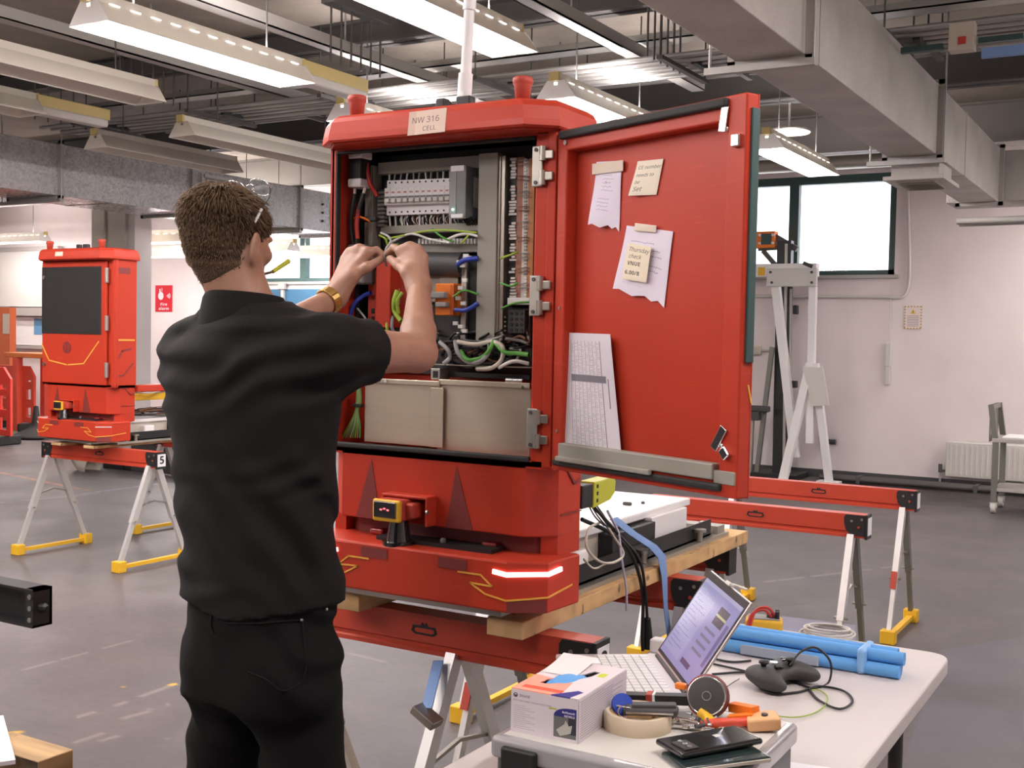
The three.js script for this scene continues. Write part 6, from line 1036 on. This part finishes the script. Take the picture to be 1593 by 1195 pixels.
      [q0, q1].forEach((q, k) => { for (const g of [[-w, 0], [w, 0], [0, w * 1.4]]) { const v = q.clone().addScaledVector(sd, g[0]).addScaledVector(n, g[1]); pos.push(v.x, v.y, v.z); col.push(...C); } }); pos.push(q2.x, q2.y, q2.z); col.push(...C);
      for (const [i2, j2] of [[0, 1], [1, 2], [2, 0]]) { idx.push(o + i2, o + j2, o + 3 + i2, o + j2, o + 3 + j2, o + 3 + i2, o + 3 + i2, o + 3 + j2, o + 6); }
      made++;
    }
    const g = new THREE.BufferGeometry(); g.setAttribute('position', new THREE.Float32BufferAttribute(pos, 3)); g.setAttribute('color', new THREE.Float32BufferAttribute(col, 3)); g.setIndex(idx); g.computeVertexNormals(); g.setAttribute('uv', new THREE.Float32BufferAttribute(new Float32Array(pos.length / 3 * 2), 2)); g.applyMatrix4(hM);
    mesh('hair_strands', g, mat(0xffffff, 0.6, 0, { vertexColors: true }), hair, { kind: 'stuff' });
  }
  mesh('clipped_hair', sideG, K.hairShort, hair, { long: 'y', label: 'short clipped hair at the sides and nape' });
  // --- polo shirt
  const dirR = eR.clone().sub(sR).normalize(), dirL = eL.clone().sub(sL).normalize(), cutR = sR.clone().addScaledVector(dirR, 0.105), cutL = sL.clone().addScaledVector(dirL, 0.14);
  const hem = J(405, 934).y;
  const folds = p => { const u = p.x * 0.73 - p.z * 0.68, y = p.y; // across the back as seen, height
    let f = 0; const n1 = noise3(p.x * 7, p.y * 7, p.z * 7);
    f += 0.006 * Math.sin((y * 1.0 - u * 0.28) * 95 + n1 * 7) * clamp((noise3(p.x * 5 + 9, p.y * 9, p.z * 5) - 0.42) * 4);
    const diag = Math.sin((y + (u + 1.0) * 1.35) * 42 + n1 * 4); f += 0.008 * diag * clamp((1.32 - y) / 0.2) * clamp((y - 0.98) / 0.08);
    return f + 0.003 * (noise3(p.x * 22, p.y * 22, p.z * 22) - 0.5); };
  const shirtF = p => {
    let d = torsoD(p, 0.014);
    let r = capD(p, sR.clone().addScaledVector(dirR, -0.03), cutR, 0.07, 0.07), rc = (p.x - cutR.x) * dirR.x + (p.y - cutR.y) * dirR.y + (p.z - cutR.z) * dirR.z; r = Math.max(r, rc);
    let l = capD(p, sL.clone().addScaledVector(dirL, -0.03), cutL, 0.068, 0.068), lc = (p.x - cutL.x) * dirL.x + (p.y - cutL.y) * dirL.y + (p.z - cutL.z) * dirL.z; l = Math.max(l, lc);
    d = smin(d, r, 0.05); d = smin(d, l, 0.05);
    d = smin(d, capD(p, sL, J(392, 528, 2.5), 0.066, 0.074), 0.04); d = smin(d, capD(p, sR, J(392, 528, 2.48), 0.066, 0.074), 0.04);
    d += folds(p);
    if (rc > -0.07) d = Math.max(d, -capD(p, cutR.clone().addScaledVector(dirR, -0.07), cutR.clone().addScaledVector(dirR, 0.1), 0.052, 0.055));
    if (lc > -0.09) d = Math.max(d, -capD(p, cutL.clone().addScaledVector(dirL, -0.07), cutL.clone().addScaledVector(dirL, 0.1), 0.05, 0.053));
    d = Math.max(d, hem + 0.01 * Math.sin(p.x * 20) - p.y); return d;
  };
  const shirtG = netSurface(shirtF, V(gx - 0.42, hem - 0.03, -2.45), V(gx + 0.42, 1.66, gz + 0.24), 0.0075);
  const shirt = mesh('polo_shirt', shirtG, K.shirt, man);
  // collar: standing band round the neck, higher at the back
  { const c = J(381, 474, 2.47), pos = [], idx = [], n = 40; for (let i = 0; i <= n; i++) { const a = i / n * 2 * Math.PI, ca = Math.cos(a), sa = Math.sin(a); const back = 0.5 + 0.5 * sa; for (const [r, y] of [[0.098, -0.045], [0.086, 0.0 + 0.016 * back], [0.08, 0.012 + 0.016 * back], [0.076, 0.012 + 0.016 * back], [0.078, -0.03]]) pos.push(c.x + ca * r * 1.02, c.y + y, c.z + sa * r * 1.02); }
    for (let i = 0; i < n; i++) for (let k = 0; k < 4; k++) { const a = i * 5 + k, b = a + 5; idx.push(a, a + 1, b, b, a + 1, b + 1); }
    const g = new THREE.BufferGeometry(); g.setAttribute('position', new THREE.Float32BufferAttribute(pos, 3)); g.setIndex(idx); g.computeVertexNormals(); g.setAttribute('uv', new THREE.Float32BufferAttribute(new Float32Array(pos.length / 3 * 2), 2)); mesh('collar', g, K.shirt, shirt); }
  // --- jeans
  const hc = section(hem), hy = J(405, 985).y, px = 1; const hipR = V(hc.x + 0.088, hy - 0.06, hc.z), hipL = V(hc.x - 0.068, hy - 0.06, hc.z), knR = V(hc.x + 0.125, 0.5, hc.z - 0.01), knL = V(hc.x - 0.13, 0.5, hc.z - 0.015), anR = V(hc.x + 0.135, 0.07, hc.z + 0.02), anL = V(hc.x - 0.15, 0.07, hc.z + 0.01);
  const jeansF = p => {
    let d = (Math.hypot((p.x - hc.x - 0.006) / 0.168, (p.z - hc.z - 0.012) / 0.134) - 1) * 0.134; d = Math.max(d, p.y - hem - 0.05, hy - 0.12 - p.y);
    d = smin(d, capD(p, V(hipR.x, hipR.y, hipR.z + 0.03), V(hipR.x, hipR.y - 0.02, hipR.z + 0.035), 0.112, 0.11), 0.03); d = smin(d, capD(p, V(hipL.x, hipL.y, hipL.z + 0.03), V(hipL.x, hipL.y - 0.02, hipL.z + 0.035), 0.098, 0.098), 0.03);
    d = smin(d, smin(capD(p, hipR, knR, 0.098, 0.08), capD(p, knR, anR, 0.08, 0.068), 0.02), 0.02); d = smin(d, smin(capD(p, hipL, knL, 0.096, 0.08), capD(p, knL, anL, 0.08, 0.068), 0.02), 0.02);
    const n = noise3(p.x * 8, p.y * 10, p.z * 8); d += 0.005 * Math.sin(p.y * 55 + (p.x - p.z) * 30 + n * 7) * clamp((noise3(p.x * 6 + 3, p.y * 6, p.z * 6) - 0.4) * 4) + 0.003 * (noise3(p.x * 25, p.y * 25, p.z * 25) - 0.5);
    return Math.max(d, 0.045 - p.y); };
  const jeans = mesh('jeans', netSurface(jeansF, V(hc.x - 0.32, 0.02, hc.z - 0.22), V(hc.x + 0.3, hem + 0.07, hc.z + 0.25), 0.009), K.jeans, man);
  // back pocket seams and rivets, following the seat
  { const view = p => { const q = p.clone(), dir = p.clone().sub(camera.position).normalize(); q.addScaledVector(dir, -0.25); for (let i = 0; i < 60; i++) { const d = jeansF(q); if (d < 0.0015) break; q.addScaledVector(dir, Math.max(d * 0.6, 0.001)); } return q.addScaledVector(dir, -0.001); };
    const seam = a => tube(a.map(q => view(J(q[0], q[1], 2.4))), 0.0016, 30, 5);
    mesh('pocket_seam', [seam([[352, 970], [400, 970], [440, 967], [468, 965]]), seam([[470, 965], [474, 1005], [476, 1040], [470, 1062]]), seam([[470, 1062], [440, 1075], [415, 1058], [385, 1045]]), seam([[330, 950], [328, 975], [332, 985]])], K.shirt, jeans);
    for (const q of [[469, 965], [508, 948]]) { const r = view(J(q[0], q[1], 2.4)); const s = new THREE.SphereGeometry(0.0035, 8, 6); s.translate(r.x, r.y, r.z); mesh('rivet', s, K.alu, jeans); } }
  // --- shoes
  for (const a of [anR, anL]) { const sh = mesh('shoe', netSurface(p => { let d = smin(el(p, a.x, 0.045, a.z - 0.03, 0.045, 0.045, 0.085), el(p, a.x, 0.035, a.z - 0.11, 0.047, 0.034, 0.075), 0.03); d = smin(d, capD(p, V(a.x, 0.05, a.z + 0.01), V(a.x, 0.1, a.z + 0.01), 0.042, 0.045), 0.02); return Math.max(d, 0.004 - p.y); }, V(a.x - 0.08, -0.01, a.z - 0.22), V(a.x + 0.08, 0.16, a.z + 0.09), 0.007), K.black, man); mesh('sole', rbx(a.x - 0.046, a.x + 0.046, 0, 0.018, a.z - 0.18, a.z + 0.055, 0.008), K.rubber, sh); }
  // --- watch
  { const c = wL.clone().lerp(eL, 0.13), ax = eL.clone().sub(wL).normalize(), q = new THREE.Quaternion().setFromUnitVectors(V(0, 0, 1), ax);
    const strap = []; for (let i = 0; i < 16; i++) { const a = i / 16 * 2 * Math.PI, g = new RoundedBoxGeometry(0.0125, 0.005, 0.023, 1, 0.0015); g.translate(0, 0.033, 0); g.rotateZ(a); g.applyQuaternion(q); g.translate(c.x, c.y, c.z); strap.push(g); }
    const w = thing('wristwatch', 'gold metal wristwatch on the left wrist of the man', 'watch', c); for (const g of strap) mesh('bracelet_link', g, K.goldMetal, w);
    const f = new THREE.CylinderGeometry(0.016, 0.017, 0.009, 24); f.translate(0, 0.037, 0); f.rotateZ(2.6); f.applyQuaternion(q); f.translate(c.x, c.y, c.z); mesh('watch_case', f, K.goldMetal, w); }
  // --- glasses pushed up on the head
  { const t = thing('eyeglasses', 'thin rimmed glasses pushed up on the man\'s hair', 'glasses', head.clone().add(V(0, 0.1, 0)));
    const L = (x, y, z) => V(x, y, z).applyMatrix4(hM);
    const rim = s => { const p = []; for (let i = 0; i <= 20; i++) { const a = i / 20 * 2 * Math.PI; p.push(L(s * 0.034 + Math.cos(a) * 0.026, 0.135 + Math.sin(a) * 0.013, -0.045 + Math.sin(a) * 0.018)); } return tube(p, 0.0014, 60, 5); };
    for (const s of [-1, 1]) { const r = mesh('rim', rim(s), K.chrome, t); const pg = new THREE.CircleGeometry(0.026, 24); pg.scale(1, 0.8, 1); pg.rotateX(-0.95); pg.translate(s * 0.034, 0.135, -0.045); pg.applyMatrix4(hM); mesh('lens', pg, pane, r); }
    mesh('bridge', tube([L(-0.01, 0.142, -0.05), L(0, 0.146, -0.052), L(0.01, 0.142, -0.05)], 0.0014, 10, 5), K.chrome, t);
    for (const s of [-1, 1]) mesh('temple_arm', [tube([L(s * 0.06, 0.135, -0.045), L(s * 0.082, 0.1, -0.02), L(s * 0.087, 0.065, 0.005)], 0.0016, 16, 5)], K.black, t);
    for (const s of [-1, 1]) mesh('temple_tip', [tube([L(s * 0.087, 0.068, 0.003), L(s * 0.088, 0.045, 0.014), L(s * 0.086, 0.034, 0.018)], 0.003, 12, 6)], K.offWhite, t); }
  // --- screwdriver held in the mouth
  { const a = J(424, 423, 2.5), b = J(448, 407, 2.55); const t = thing('pocket_screwdriver', 'short olive screwdriver held between the man\'s lips', 'screwdriver', a); mesh('handle', cyl(a, b, 0.0045, 0.0055, 10), K.lime, t); mesh('cap', new THREE.SphereGeometry(0.0058, 10, 8).translate(b.x, b.y, b.z), K.lime, t);
    const m = L3(0, -0.05, -0.1); mesh('shaft', cyl(m, a, 0.003, 0.003, 8), K.steel, t); function L3(x, y, z) { return V(x, y, z).applyMatrix4(hM); } }
  // --- wire held between the fingertips
  { const a = fR[0][2].clone().lerp(fL[0][2], 0.5); single('held_wire', 'short grey wire pinched between the man\'s fingertips', 'wire', [tube([a.clone().add(V(0, 0.035, -0.03)), a.clone().add(V(0.002, 0.015, 0)), a.clone().add(V(0, -0.01, 0.004)), a.clone().add(V(-0.004, -0.03, -0.01))], 0.003, 20, 6)], K.grey); }
}
// ---------------------------------------------------------------- things along the walls
const ZW = Z0;
{ // fire alarm sign
  const tx = canvasTex(200, 300, (g, w, h) => { g.fillStyle = '#cf2233'; g.fillRect(0, 0, w, h); g.fillStyle = '#f3e6ea'; g.beginPath(); g.ellipse(66, 120, 32, 46, 0, 0, 7); g.fill(); g.fillRect(48, 40, 16, 60); g.fillRect(76, 30, 6, 40); g.font = 'bold 30px sans-serif'; for (let i = 0; i < 4; i++) { g.lineWidth = 7; g.strokeStyle = '#f3e6ea'; g.beginPath(); g.arc(128, 120, 12 + i * 12, -0.7, 0.7); g.stroke(); } g.font = 'bold 44px sans-serif'; g.fillText('Fire', 60, 232); g.fillText('alarm', 40, 280); });
  const a = onZ(241, 444, ZW + 0.02), b = onZ(267, 485, ZW + 0.02); const q = new THREE.BoxGeometry(b.x - a.x, a.y - b.y, 0.006); q.translate((a.x + b.x) / 2, (a.y + b.y) / 2, ZW + 0.008);
  single('wall_sign', 'red fire alarm sign on the white wall beside the column', 'sign', q, printed(tx), null, { keepUV: true });
}
{ // warning notice
  const tx = canvasTex(160, 220, (g, w, h) => { g.fillStyle = '#e6d8d2'; g.fillRect(0, 0, w, h); g.fillStyle = '#b79a55'; for (let i = 0; i < 6; i++) { g.fillRect(i * 28, 0, 14, 12); g.fillRect(i * 28, h - 12, 14, 12); } for (let i = 0; i < 8; i++) { g.fillRect(0, i * 28, 12, 14); g.fillRect(w - 12, i * 28, 12, 14); } g.fillStyle = '#d8c05a'; g.beginPath(); g.moveTo(80, 26); g.lineTo(108, 76); g.lineTo(52, 76); g.fill(); g.fillStyle = '#6b5a40'; g.fillRect(77, 44, 6, 18); g.fillRect(77, 65, 6, 6); g.fillStyle = '#b5a6a8'; for (let i = 0; i < 7; i++) g.fillRect(26, 92 + i * 16, 108, 8); });
  const a = onZ(1407, 476, ZW + 0.02), b = onZ(1433, 512, ZW + 0.02); const q = new THREE.BoxGeometry(b.x - a.x, a.y - b.y, 0.006); q.translate((a.x + b.x) / 2, (a.y + b.y) / 2, ZW + 0.008);
  single('wall_sign', 'cream warning notice with a hatched border on the white wall', 'sign', q, printed(tx), null, { keepUV: true });
}
{ const a = onZ(1412, 285, ZW + 0.03), b = onZ(1414, 440, ZW + 0.03), c = onZ(1404, 462, ZW + 0.03), d = onZ(1170, 461, ZW + 0.03);
  single('wall_conduit', 'cream conduit bending down the white wall beside the green framed window', 'conduit', [tube([[a.x, 3.3, a.z], a, b, [b.x - 0.02, b.y - 0.1, b.z], c, [c.x - 0.15, c.y, c.z], d], 0.018, 90, 8)], K.offWhite); }
{ const a = onZ(1386, 440, ZW + 0.03), t = thing('pull_switch', 'white cord switch hanging on the wall under the green framed window', 'switch', onZ(1381, 598, ZW + 0.03)); mesh('cord', cyl(a, onZ(1384, 540, ZW + 0.03), 0.006), K.offWhite, t); const p = onZ(1382, 552, ZW + 0.03), q = onZ(1381, 582, ZW + 0.03); mesh('switch_body', [rb(p.x, p.y, p.z, 0.06, 0.26, 0.05, 0.008), rb(q.x, q.y, q.z, 0.05, 0.24, 0.04, 0.008)], K.offWhite, t); }
{ const a = onZ(1472, 686, ZW + 0.1), b = onZ(1560, 748, ZW + 0.1), t = thing('radiator', 'cream panel radiator low on the white wall behind the steel cart', 'radiator', [a.x + 0.6, b.y, ZW + 0.1]); mesh('panel', rbx(a.x, a.x + 1.3, b.y, a.y, ZW + 0.05, ZW + 0.12, 0.015), K.offWhite, t); for (let i = 0; i < 24; i++) mesh('rib', rbx(a.x + 0.04 + i * 0.052, a.x + 0.06 + i * 0.052, b.y + 0.03, a.y - 0.03, ZW + 0.118, ZW + 0.126, 0.003), K.offWhite, t); mesh('valve', [cyl([a.x - 0.05, b.y + 0.04, ZW + 0.1], [a.x - 0.05, b.y + 0.13, ZW + 0.1], 0.02), cyl([a.x - 0.05, b.y + 0.06, ZW + 0.1], [a.x, b.y + 0.06, ZW + 0.1], 0.012)], K.darkSteel, t); mesh('feed_pipe', cyl([a.x - 0.05, 0, ZW + 0.1], [a.x - 0.05, b.y + 0.06, ZW + 0.1], 0.011), K.conduit, t); }
{ // steel cart at the right edge
  const f = onY(1545, 798, 0), z = f.z, x = f.x, t = thing('steel_cart', 'stainless steel workshop cart with a raised end rail, by the radiator', 'cart', [x + 0.5, 0, z - 0.25]);
  const hT = onZ(1552, 688, z).y;
  for (const [dx, dz] of [[0, 0], [0, -0.5], [1, 0], [1, -0.5]]) { mesh('post', bar([x + dx, 0.1, z + dz], [x + dx, hT, z + dz], 0.05, 0.05, V(0, 0, 1)), K.aluDark, t); mesh('castor', [cyl([x + dx - 0.02, 0.045, z + dz], [x + dx + 0.02, 0.045, z + dz], 0.045, 0.045, 16), bx(x + dx - 0.03, x + dx + 0.03, 0.05, 0.1, z + dz - 0.02, z + dz + 0.02)], K.offWhite, t); }
  mesh('top_shelf', [rbx(x - 0.03, x + 1.03, hT, hT + 0.035, z - 0.53, z + 0.03), ], K.steelPaint, t); mesh('lower_shelf', rbx(x - 0.02, x + 1.02, 0.2, 0.23, z - 0.52, z + 0.02), K.steelPaint, t);
  const r0 = onZ(1545, 630, z).y; mesh('end_rail', [bar([x, hT, z], [x - 0.05, r0, z], 0.05, 0.045, V(0, 0, 1)), bar([x, hT, z - 0.5], [x - 0.05, r0, z - 0.5], 0.05, 0.045, V(0, 0, 1)), bx(x - 0.07, x - 0.03, r0 - 0.04, r0, z - 0.52, z + 0.02), bx(x - 0.06, x - 0.05, hT, r0, z - 0.5, z)], K.aluDark, t);
  mesh('work_panel', [rbx(x + 0.05, x + 1.0, hT + 0.036, hT + 0.05, z - 0.45, z - 0.02)], K.white, t);
}
{ // white gantry
  const z = -12.35, P = (px, py) => onZ(px, py, z), t = thing('gantry_crane', 'white portable lifting gantry in front of the wall beyond the open door', 'gantry', P(1255, 750));
  const B = (a, b, w, zz = 0) => { const p = P(...a), q = P(...b); p.z += zz; q.z += zz; return bar(p, q, w, w, V(0, 0, 1)); };
  const c0 = P(1195, 412), c1 = P(1272, 446), l0 = P(1120, 410), l1 = P(1262, 432);
  mesh('top_beam', [rbx(l0.x, c1.x - 0.02, P(1230, 430).y, P(1230, 410).y, z - 0.12, z + 0.0)], K.white, t);
  mesh('end_plate', [rbx(c0.x, c1.x, c1.y, P(1230, 418).y, z + 0.0, z + 0.05, 0.01)], K.offWhite, t);
  for (const q of [[1201, 424], [1265, 424], [1203, 440], [1265, 440]]) { const p = P(...q); mesh('plate_bolt', cyl([p.x, p.y, z + 0.05], [p.x, p.y, z + 0.062], 0.015, 0.015, 8), K.darkGrey, t); }
  const sg = P(1186, 423); mesh('hazard_label', bx(sg.x - 0.05, sg.x + 0.03, sg.y - 0.04, sg.y + 0.05, z + 0.0, z + 0.004), K.yellow, t);
  mesh('post', [B([1263, 446], [1258, 690], 0.075, -0.05)], K.white, t);
  mesh('inner_leg', [B([1206, 446], [1236, 712], 0.085, -0.03)], K.white, t);
  for (const [a, b, w, zz] of [[[1261, 566], [1222, 750], 0.085, 0.1], [[1268, 566], [1284, 742], 0.075, -0.15]]) { const p = P(...a), q = P(...b); mesh('leg', bar([p.x, p.y, z], [q.x, 0.02, z + zz], w, w, V(0, 0, 1)), K.white, t); mesh('foot_plate', rbx(q.x - 0.12, q.x + 0.12, 0, 0.03, z + zz - 0.08, z + zz + 0.08), K.white, t); }
  mesh('knee_plate', [xf(ext([[-0.1, 0.2], [0.12, 0.2], [0.2, -0.2], [0.0, -0.22], [-0.04, 0.0]], 0.02), [P(1264, 600).x, P(1264, 600).y, z + 0.04])], K.offWhite, t);
  mesh('grab_handle', [cyl(P(1250, 409), P(1264, 415), 0.02)], K.darkGrey, t);
}
{ // black mast with orange head behind it
  const z = -12.75, P = (px, py) => onZ(px, py, z), t = thing('lifting_mast', 'tall black lifting mast with an orange head behind the white gantry', 'lift', [P(1220, 745).x, 0, z]);
  mesh('mast', [bar([P(1222, 375).x, P(1222, 375).y, z], [P(1214, 740).x, 0.02, z], 0.16, 0.1, V(0, 0, 1))], K.blackMetal, t);
  mesh('mast_rail', [bar([P(1226, 380).x, P(1226, 380).y, z + 0.06], [P(1222, 740).x, 0.02, z + 0.06], 0.03, 0.02, V(0, 0, 1)), bar([P(1233, 450).x, P(1233, 450).y, z + 0.06], [P(1231, 730).x, 0.04, z + 0.06], 0.025, 0.02, V(0, 0, 1))], K.alu, t);
  const a = P(1160, 362), b = P(1208, 386); mesh('orange_head', [rbx(a.x, b.x, b.y, a.y, z - 0.05, z + 0.08)], K.orange, t);
  const c = P(1196, 373); mesh('bolt_plate', [rbx(c.x - 0.06, c.x + 0.06, c.y - 0.06, c.y + 0.06, z + 0.08, z + 0.09)], K.frameGreen, t);
  for (const [dx, dy] of [[-1, -1], [1, -1], [-1, 1], [1, 1]]) mesh('plate_bolt', cyl([c.x + dx * 0.075, c.y + dy * 0.045, z + 0.08], [c.x + dx * 0.075, c.y + dy * 0.045, z + 0.1], 0.016, 0.016, 8), K.white, t);
  mesh('head_arm', [bar(P(1206, 368), P(1240, 388), 0.06, 0.05, V(0, 0, 1)), bar(P(1180, 388), P(1238, 384), 0.04, 0.04, V(0, 0, 1)), bar(P(1187, 390), P(1206, 412), 0.05, 0.04, V(0, 0, 1))], K.darkSteel, t);
  mesh('clamp', [rb(...P(1234, 598).toArray(), 0.08, 0.08, 0.1, 0.01), rb(...P(1238, 482).toArray(), 0.05, 0.1, 0.08, 0.01)], K.black, t);
  mesh('base', [rbx(P(1180, 740).x, P(1250, 740).x, 0, 0.06, z - 0.2, z + 0.3)], K.black, t);
  const u = thing('tripod_stand', 'grey tripod stand with a black clamp beside the black mast', 'tripod', [P(1185, 745).x, 0, z + 0.2]);
  mesh('column', [bar([P(1180, 650).x, P(1180, 650).y, z + 0.25], [P(1176, 745).x, 0.02, z + 0.25], 0.06, 0.06, V(0, 0, 1))], K.alu, u); mesh('clamp_head', [rb(P(1180, 645).x, P(1180, 645).y, z + 0.25, 0.2, 0.1, 0.1, 0.01), rb(P(1192, 640).x, P(1192, 640).y + 0.04, z + 0.25, 0.24, 0.07, 0.08, 0.02)], K.darkGrey, u); mesh('brace', [bar([P(1208, 540).x, P(1208, 540).y, z + 0.15], [P(1186, 735).x, 0.05, z + 0.2], 0.05, 0.04, V(0, 0, 1))], K.aluDark, u);
  const q = onZ(1300, 688, ZW + 0.06); single('wall_valve', 'small black wall valve right of the white gantry', 'valve', [cyl([q.x - 0.12, q.y, q.z], [q.x, q.y, q.z], 0.03), rb(q.x - 0.14, q.y + 0.03, ZW + 0.03, 0.05, 0.16, 0.05)], K.darkGrey);
  const s = onZ(1176, 545, ZW + 0.04); single('wall_socket', 'yellowed socket box on the white wall beside the open door', 'socket', [rb(s.x, s.y, ZW + 0.03, 0.12, 0.1, 0.06, 0.01), cyl([s.x, s.y, ZW + 0.03], [s.x + 0.4, s.y, ZW + 0.03], 0.015)], K.cream);
}
{ // blue board below the far windows, pale shelf
  const a = onZ(425, 450, ZW + 0.05), b = onZ(560, 480, ZW + 0.05); single('wall_board', 'blue board on the far wall left of the open cabinet', 'board', [rbx(a.x - 0.3, b.x, b.y - 0.3, a.y, ZW + 0.005, ZW + 0.04)], mat(lin(0.025, 0.11, 0.2), 0.5));
  const c = onZ(438, 445, ZW + 0.1); single('wall_post', 'grey conduit post on the far wall by the man\'s chin', 'conduit', [rbx(c.x - 0.025, c.x + 0.025, 0, c.y + 0.05, ZW + 0.045, ZW + 0.09), rb(c.x, c.y, ZW + 0.09, 0.12, 0.1, 0.06, 0.01)], K.steelPaint);
}
{ // far bay behind the closed robot: blinds, ledge, whiteboard, orange bench and barriers
  const a = onZ(-30, 402, ZW + 0.08), b = onZ(70, 470, ZW + 0.08);
  const t = thing('vertical_blind', 'pale vertical blind on the far wall behind the closed robot', 'blind', [(a.x + b.x) / 2, b.y, ZW + 0.08]);
  for (let x = X0 + 0.1, i = 0; x < b.x + 0.3; x += 0.125, i++) mesh('blind_slat', box(x, (a.y + b.y) / 2 + 0.02, ZW + 0.1, 0.125, a.y - b.y + 0.2, 0.006, [0, 0.35, 0]), K.offWhite, t);
  mesh('head_rail', rbx(X0 + 0.05, b.x + 0.4, a.y + 0.1, a.y + 0.17, ZW + 0.04, ZW + 0.14), K.steelPaint, t);
  single('window_ledge', 'grey ledge under the vertical blind on the far wall', 'ledge', [rbx(X0 + 0.05, b.x + 0.5, b.y - 0.24, b.y - 0.1, ZW + 0.005, ZW + 0.16)], K.steelPaint);
  const c = onZ(18, 493, ZW + 0.05), d = onZ(72, 538, ZW + 0.05); const w = thing('whiteboard', 'whiteboard with a blue poster on the far wall behind the closed robot', 'whiteboard', [(c.x + d.x) / 2, d.y, ZW + 0.05]);
  mesh('board', rbx(c.x, d.x + 0.6, d.y, c.y, ZW + 0.02, ZW + 0.05), K.white, w); const pp = onZ(57, 508, ZW + 0.06); mesh('poster', rbx(pp.x - 0.08, pp.x + 0.16, pp.y - 0.14, pp.y + 0.14, ZW + 0.05, ZW + 0.055), mat(lin(0.12, 0.3, 0.5), 0.6), w); mesh('ledge', rbx(c.x, d.x + 0.6, d.y - 0.06, d.y - 0.01, ZW + 0.02, ZW + 0.12), K.steelPaint, w);
  const z2 = -11.8, e = onZ(-20, 478, z2), f = onZ(18, 530, z2); const oc = thing('orange_cupboard', 'orange cupboard with a posted notice at the far wall', 'cupboard', [e.x, 0, z2]); mesh('cupboard_body', rbx(e.x - 0.6, f.x - 0.05, 0, e.y, z2 - 0.12, z2), mat(lin(0.6, 0.13, 0.04), 0.5), oc); const n0 = onZ(11, 500, z2); mesh('notice', rbx(n0.x - 0.1, n0.x + 0.06, n0.y - 0.2, n0.y + 0.12, z2, z2 + 0.006), K.cream, oc);
  const z3 = -10.9, g = onZ(6, 548, z3), h = onZ(70, 556, z3); const ob = thing('orange_bench', 'orange topped bench behind the closed robot', 'bench', [g.x + 0.8, 0, z3]);
  mesh('bench_top', rbx(g.x, h.x + 0.5, h.y - 0.02, g.y, z3 - 0.6, z3, 0.01), mat(lin(0.75, 0.2, 0.05), 0.5), ob); for (const x of [g.x + 0.25, h.x + 0.1]) for (const zz of [-0.05, -0.52]) mesh('leg', rbx(x - 0.05, x + 0.05, 0, h.y - 0.02, z3 + zz - 0.05, z3 + zz + 0.05), K.barrier, ob);
  // slotted plastic crowd barriers
  const barrier = (label, px, py, h0, turn, m) => { const p = onY(px, py, 0); const t2 = thing('plastic_barrier', label, 'barrier', [p.x, 0, p.z], 'plastic barriers', turn); const W = 1.0, y0 = 0.12, y1 = h0; const holes = []; for (let i = 0; i < 5; i++) { const x = -0.38 + i * 0.19; for (const [b0, b1] of [[0.2, 0.36], [0.46, 0.64], [0.72, 0.78]]) holes.push([[x - 0.05, b0], [x + 0.05, b0], [x + 0.05, b1 * h0], [x - 0.05, b1 * h0]].reverse()); }
    mesh('barrier_panel', xf(ext([[-W / 2, y0], [W / 2, y0], [W / 2, y1 - 0.15], [W / 2 - 0.12, y1], [-W / 2 + 0.12, y1], [-W / 2, y1 - 0.15]], 0.03, 0.006, holes), [0, 0, -0.015]), m, t2); for (const s of [-1, 1]) mesh('barrier_foot', rb(s * 0.42, 0.06, 0, 0.06, 0.12, 0.45, 0.02), K.rubber, t2); return t2; };
  barrier('bright red slotted plastic barrier nearest the closed robot', -28, 690, 1.0, 0.15, mat(lin(0.85, 0.06, 0.04), 0.45));
  barrier('orange slotted plastic barrier in front of the orange bench', 20, 668, 0.95, 0.0, K.barrier);
  const k = onY(56, 682, 0); const cn = thing('dark_cone', 'dark rubber stand with a flared base beside the closed robot', 'stand', k); mesh('cone', lathe([[0, 0.45], [0.03, 0.44], [0.06, 0.2], [0.1, 0.14], [0.3, 0.05], [0.3, 0], [0, 0]], k.toArray(), 18), K.rubber, cn);
}
{ // low things behind trestle number 5: dark plinth, white panels, bent duct hose
  const z = -8.6, P = (px, py) => onZ(px, py, z);
  single('dark_plinth', 'dark cabinet standing behind the trestles of the closed robot', 'cabinet', [rbx(P(203, 740).x, P(286, 740).x, 0, P(250, 690).y, z - 0.5, z, 0.01)], K.darkGrey);
  for (const [a, b, lab] of [[160, 190, 'wide white panel with a black base by the column'], [192, 204, 'narrow white panel with a black base by the column']]) { const p = P(a, 715), q = P(b, 760); const t = thing('plinth_panel', lab, 'panel', [(p.x + q.x) / 2, 0, z]); mesh('panel', rbx(p.x, q.x, 0.15, 0.62, z - 0.1, z - 0.02), K.offWhite, t); mesh('base', rbx(p.x, q.x, 0, 0.17, z - 0.1, z), K.black, t); }
  single('bent_hose', 'beige corrugated hose bending to the floor under the closed robot', 'hose', [tube([[P(150, 700).x, 0.45, z + 0.25], [P(150, 730).x, 0.3, z + 0.25], [P(155, 745).x, 0.15, z + 0.25], [P(166, 760).x, 0.05, z + 0.25], [P(174, 765).x, 0.04, z + 0.25]], 0.11, 24, 12)], K.cream);
}
renderer.render(scene, camera);
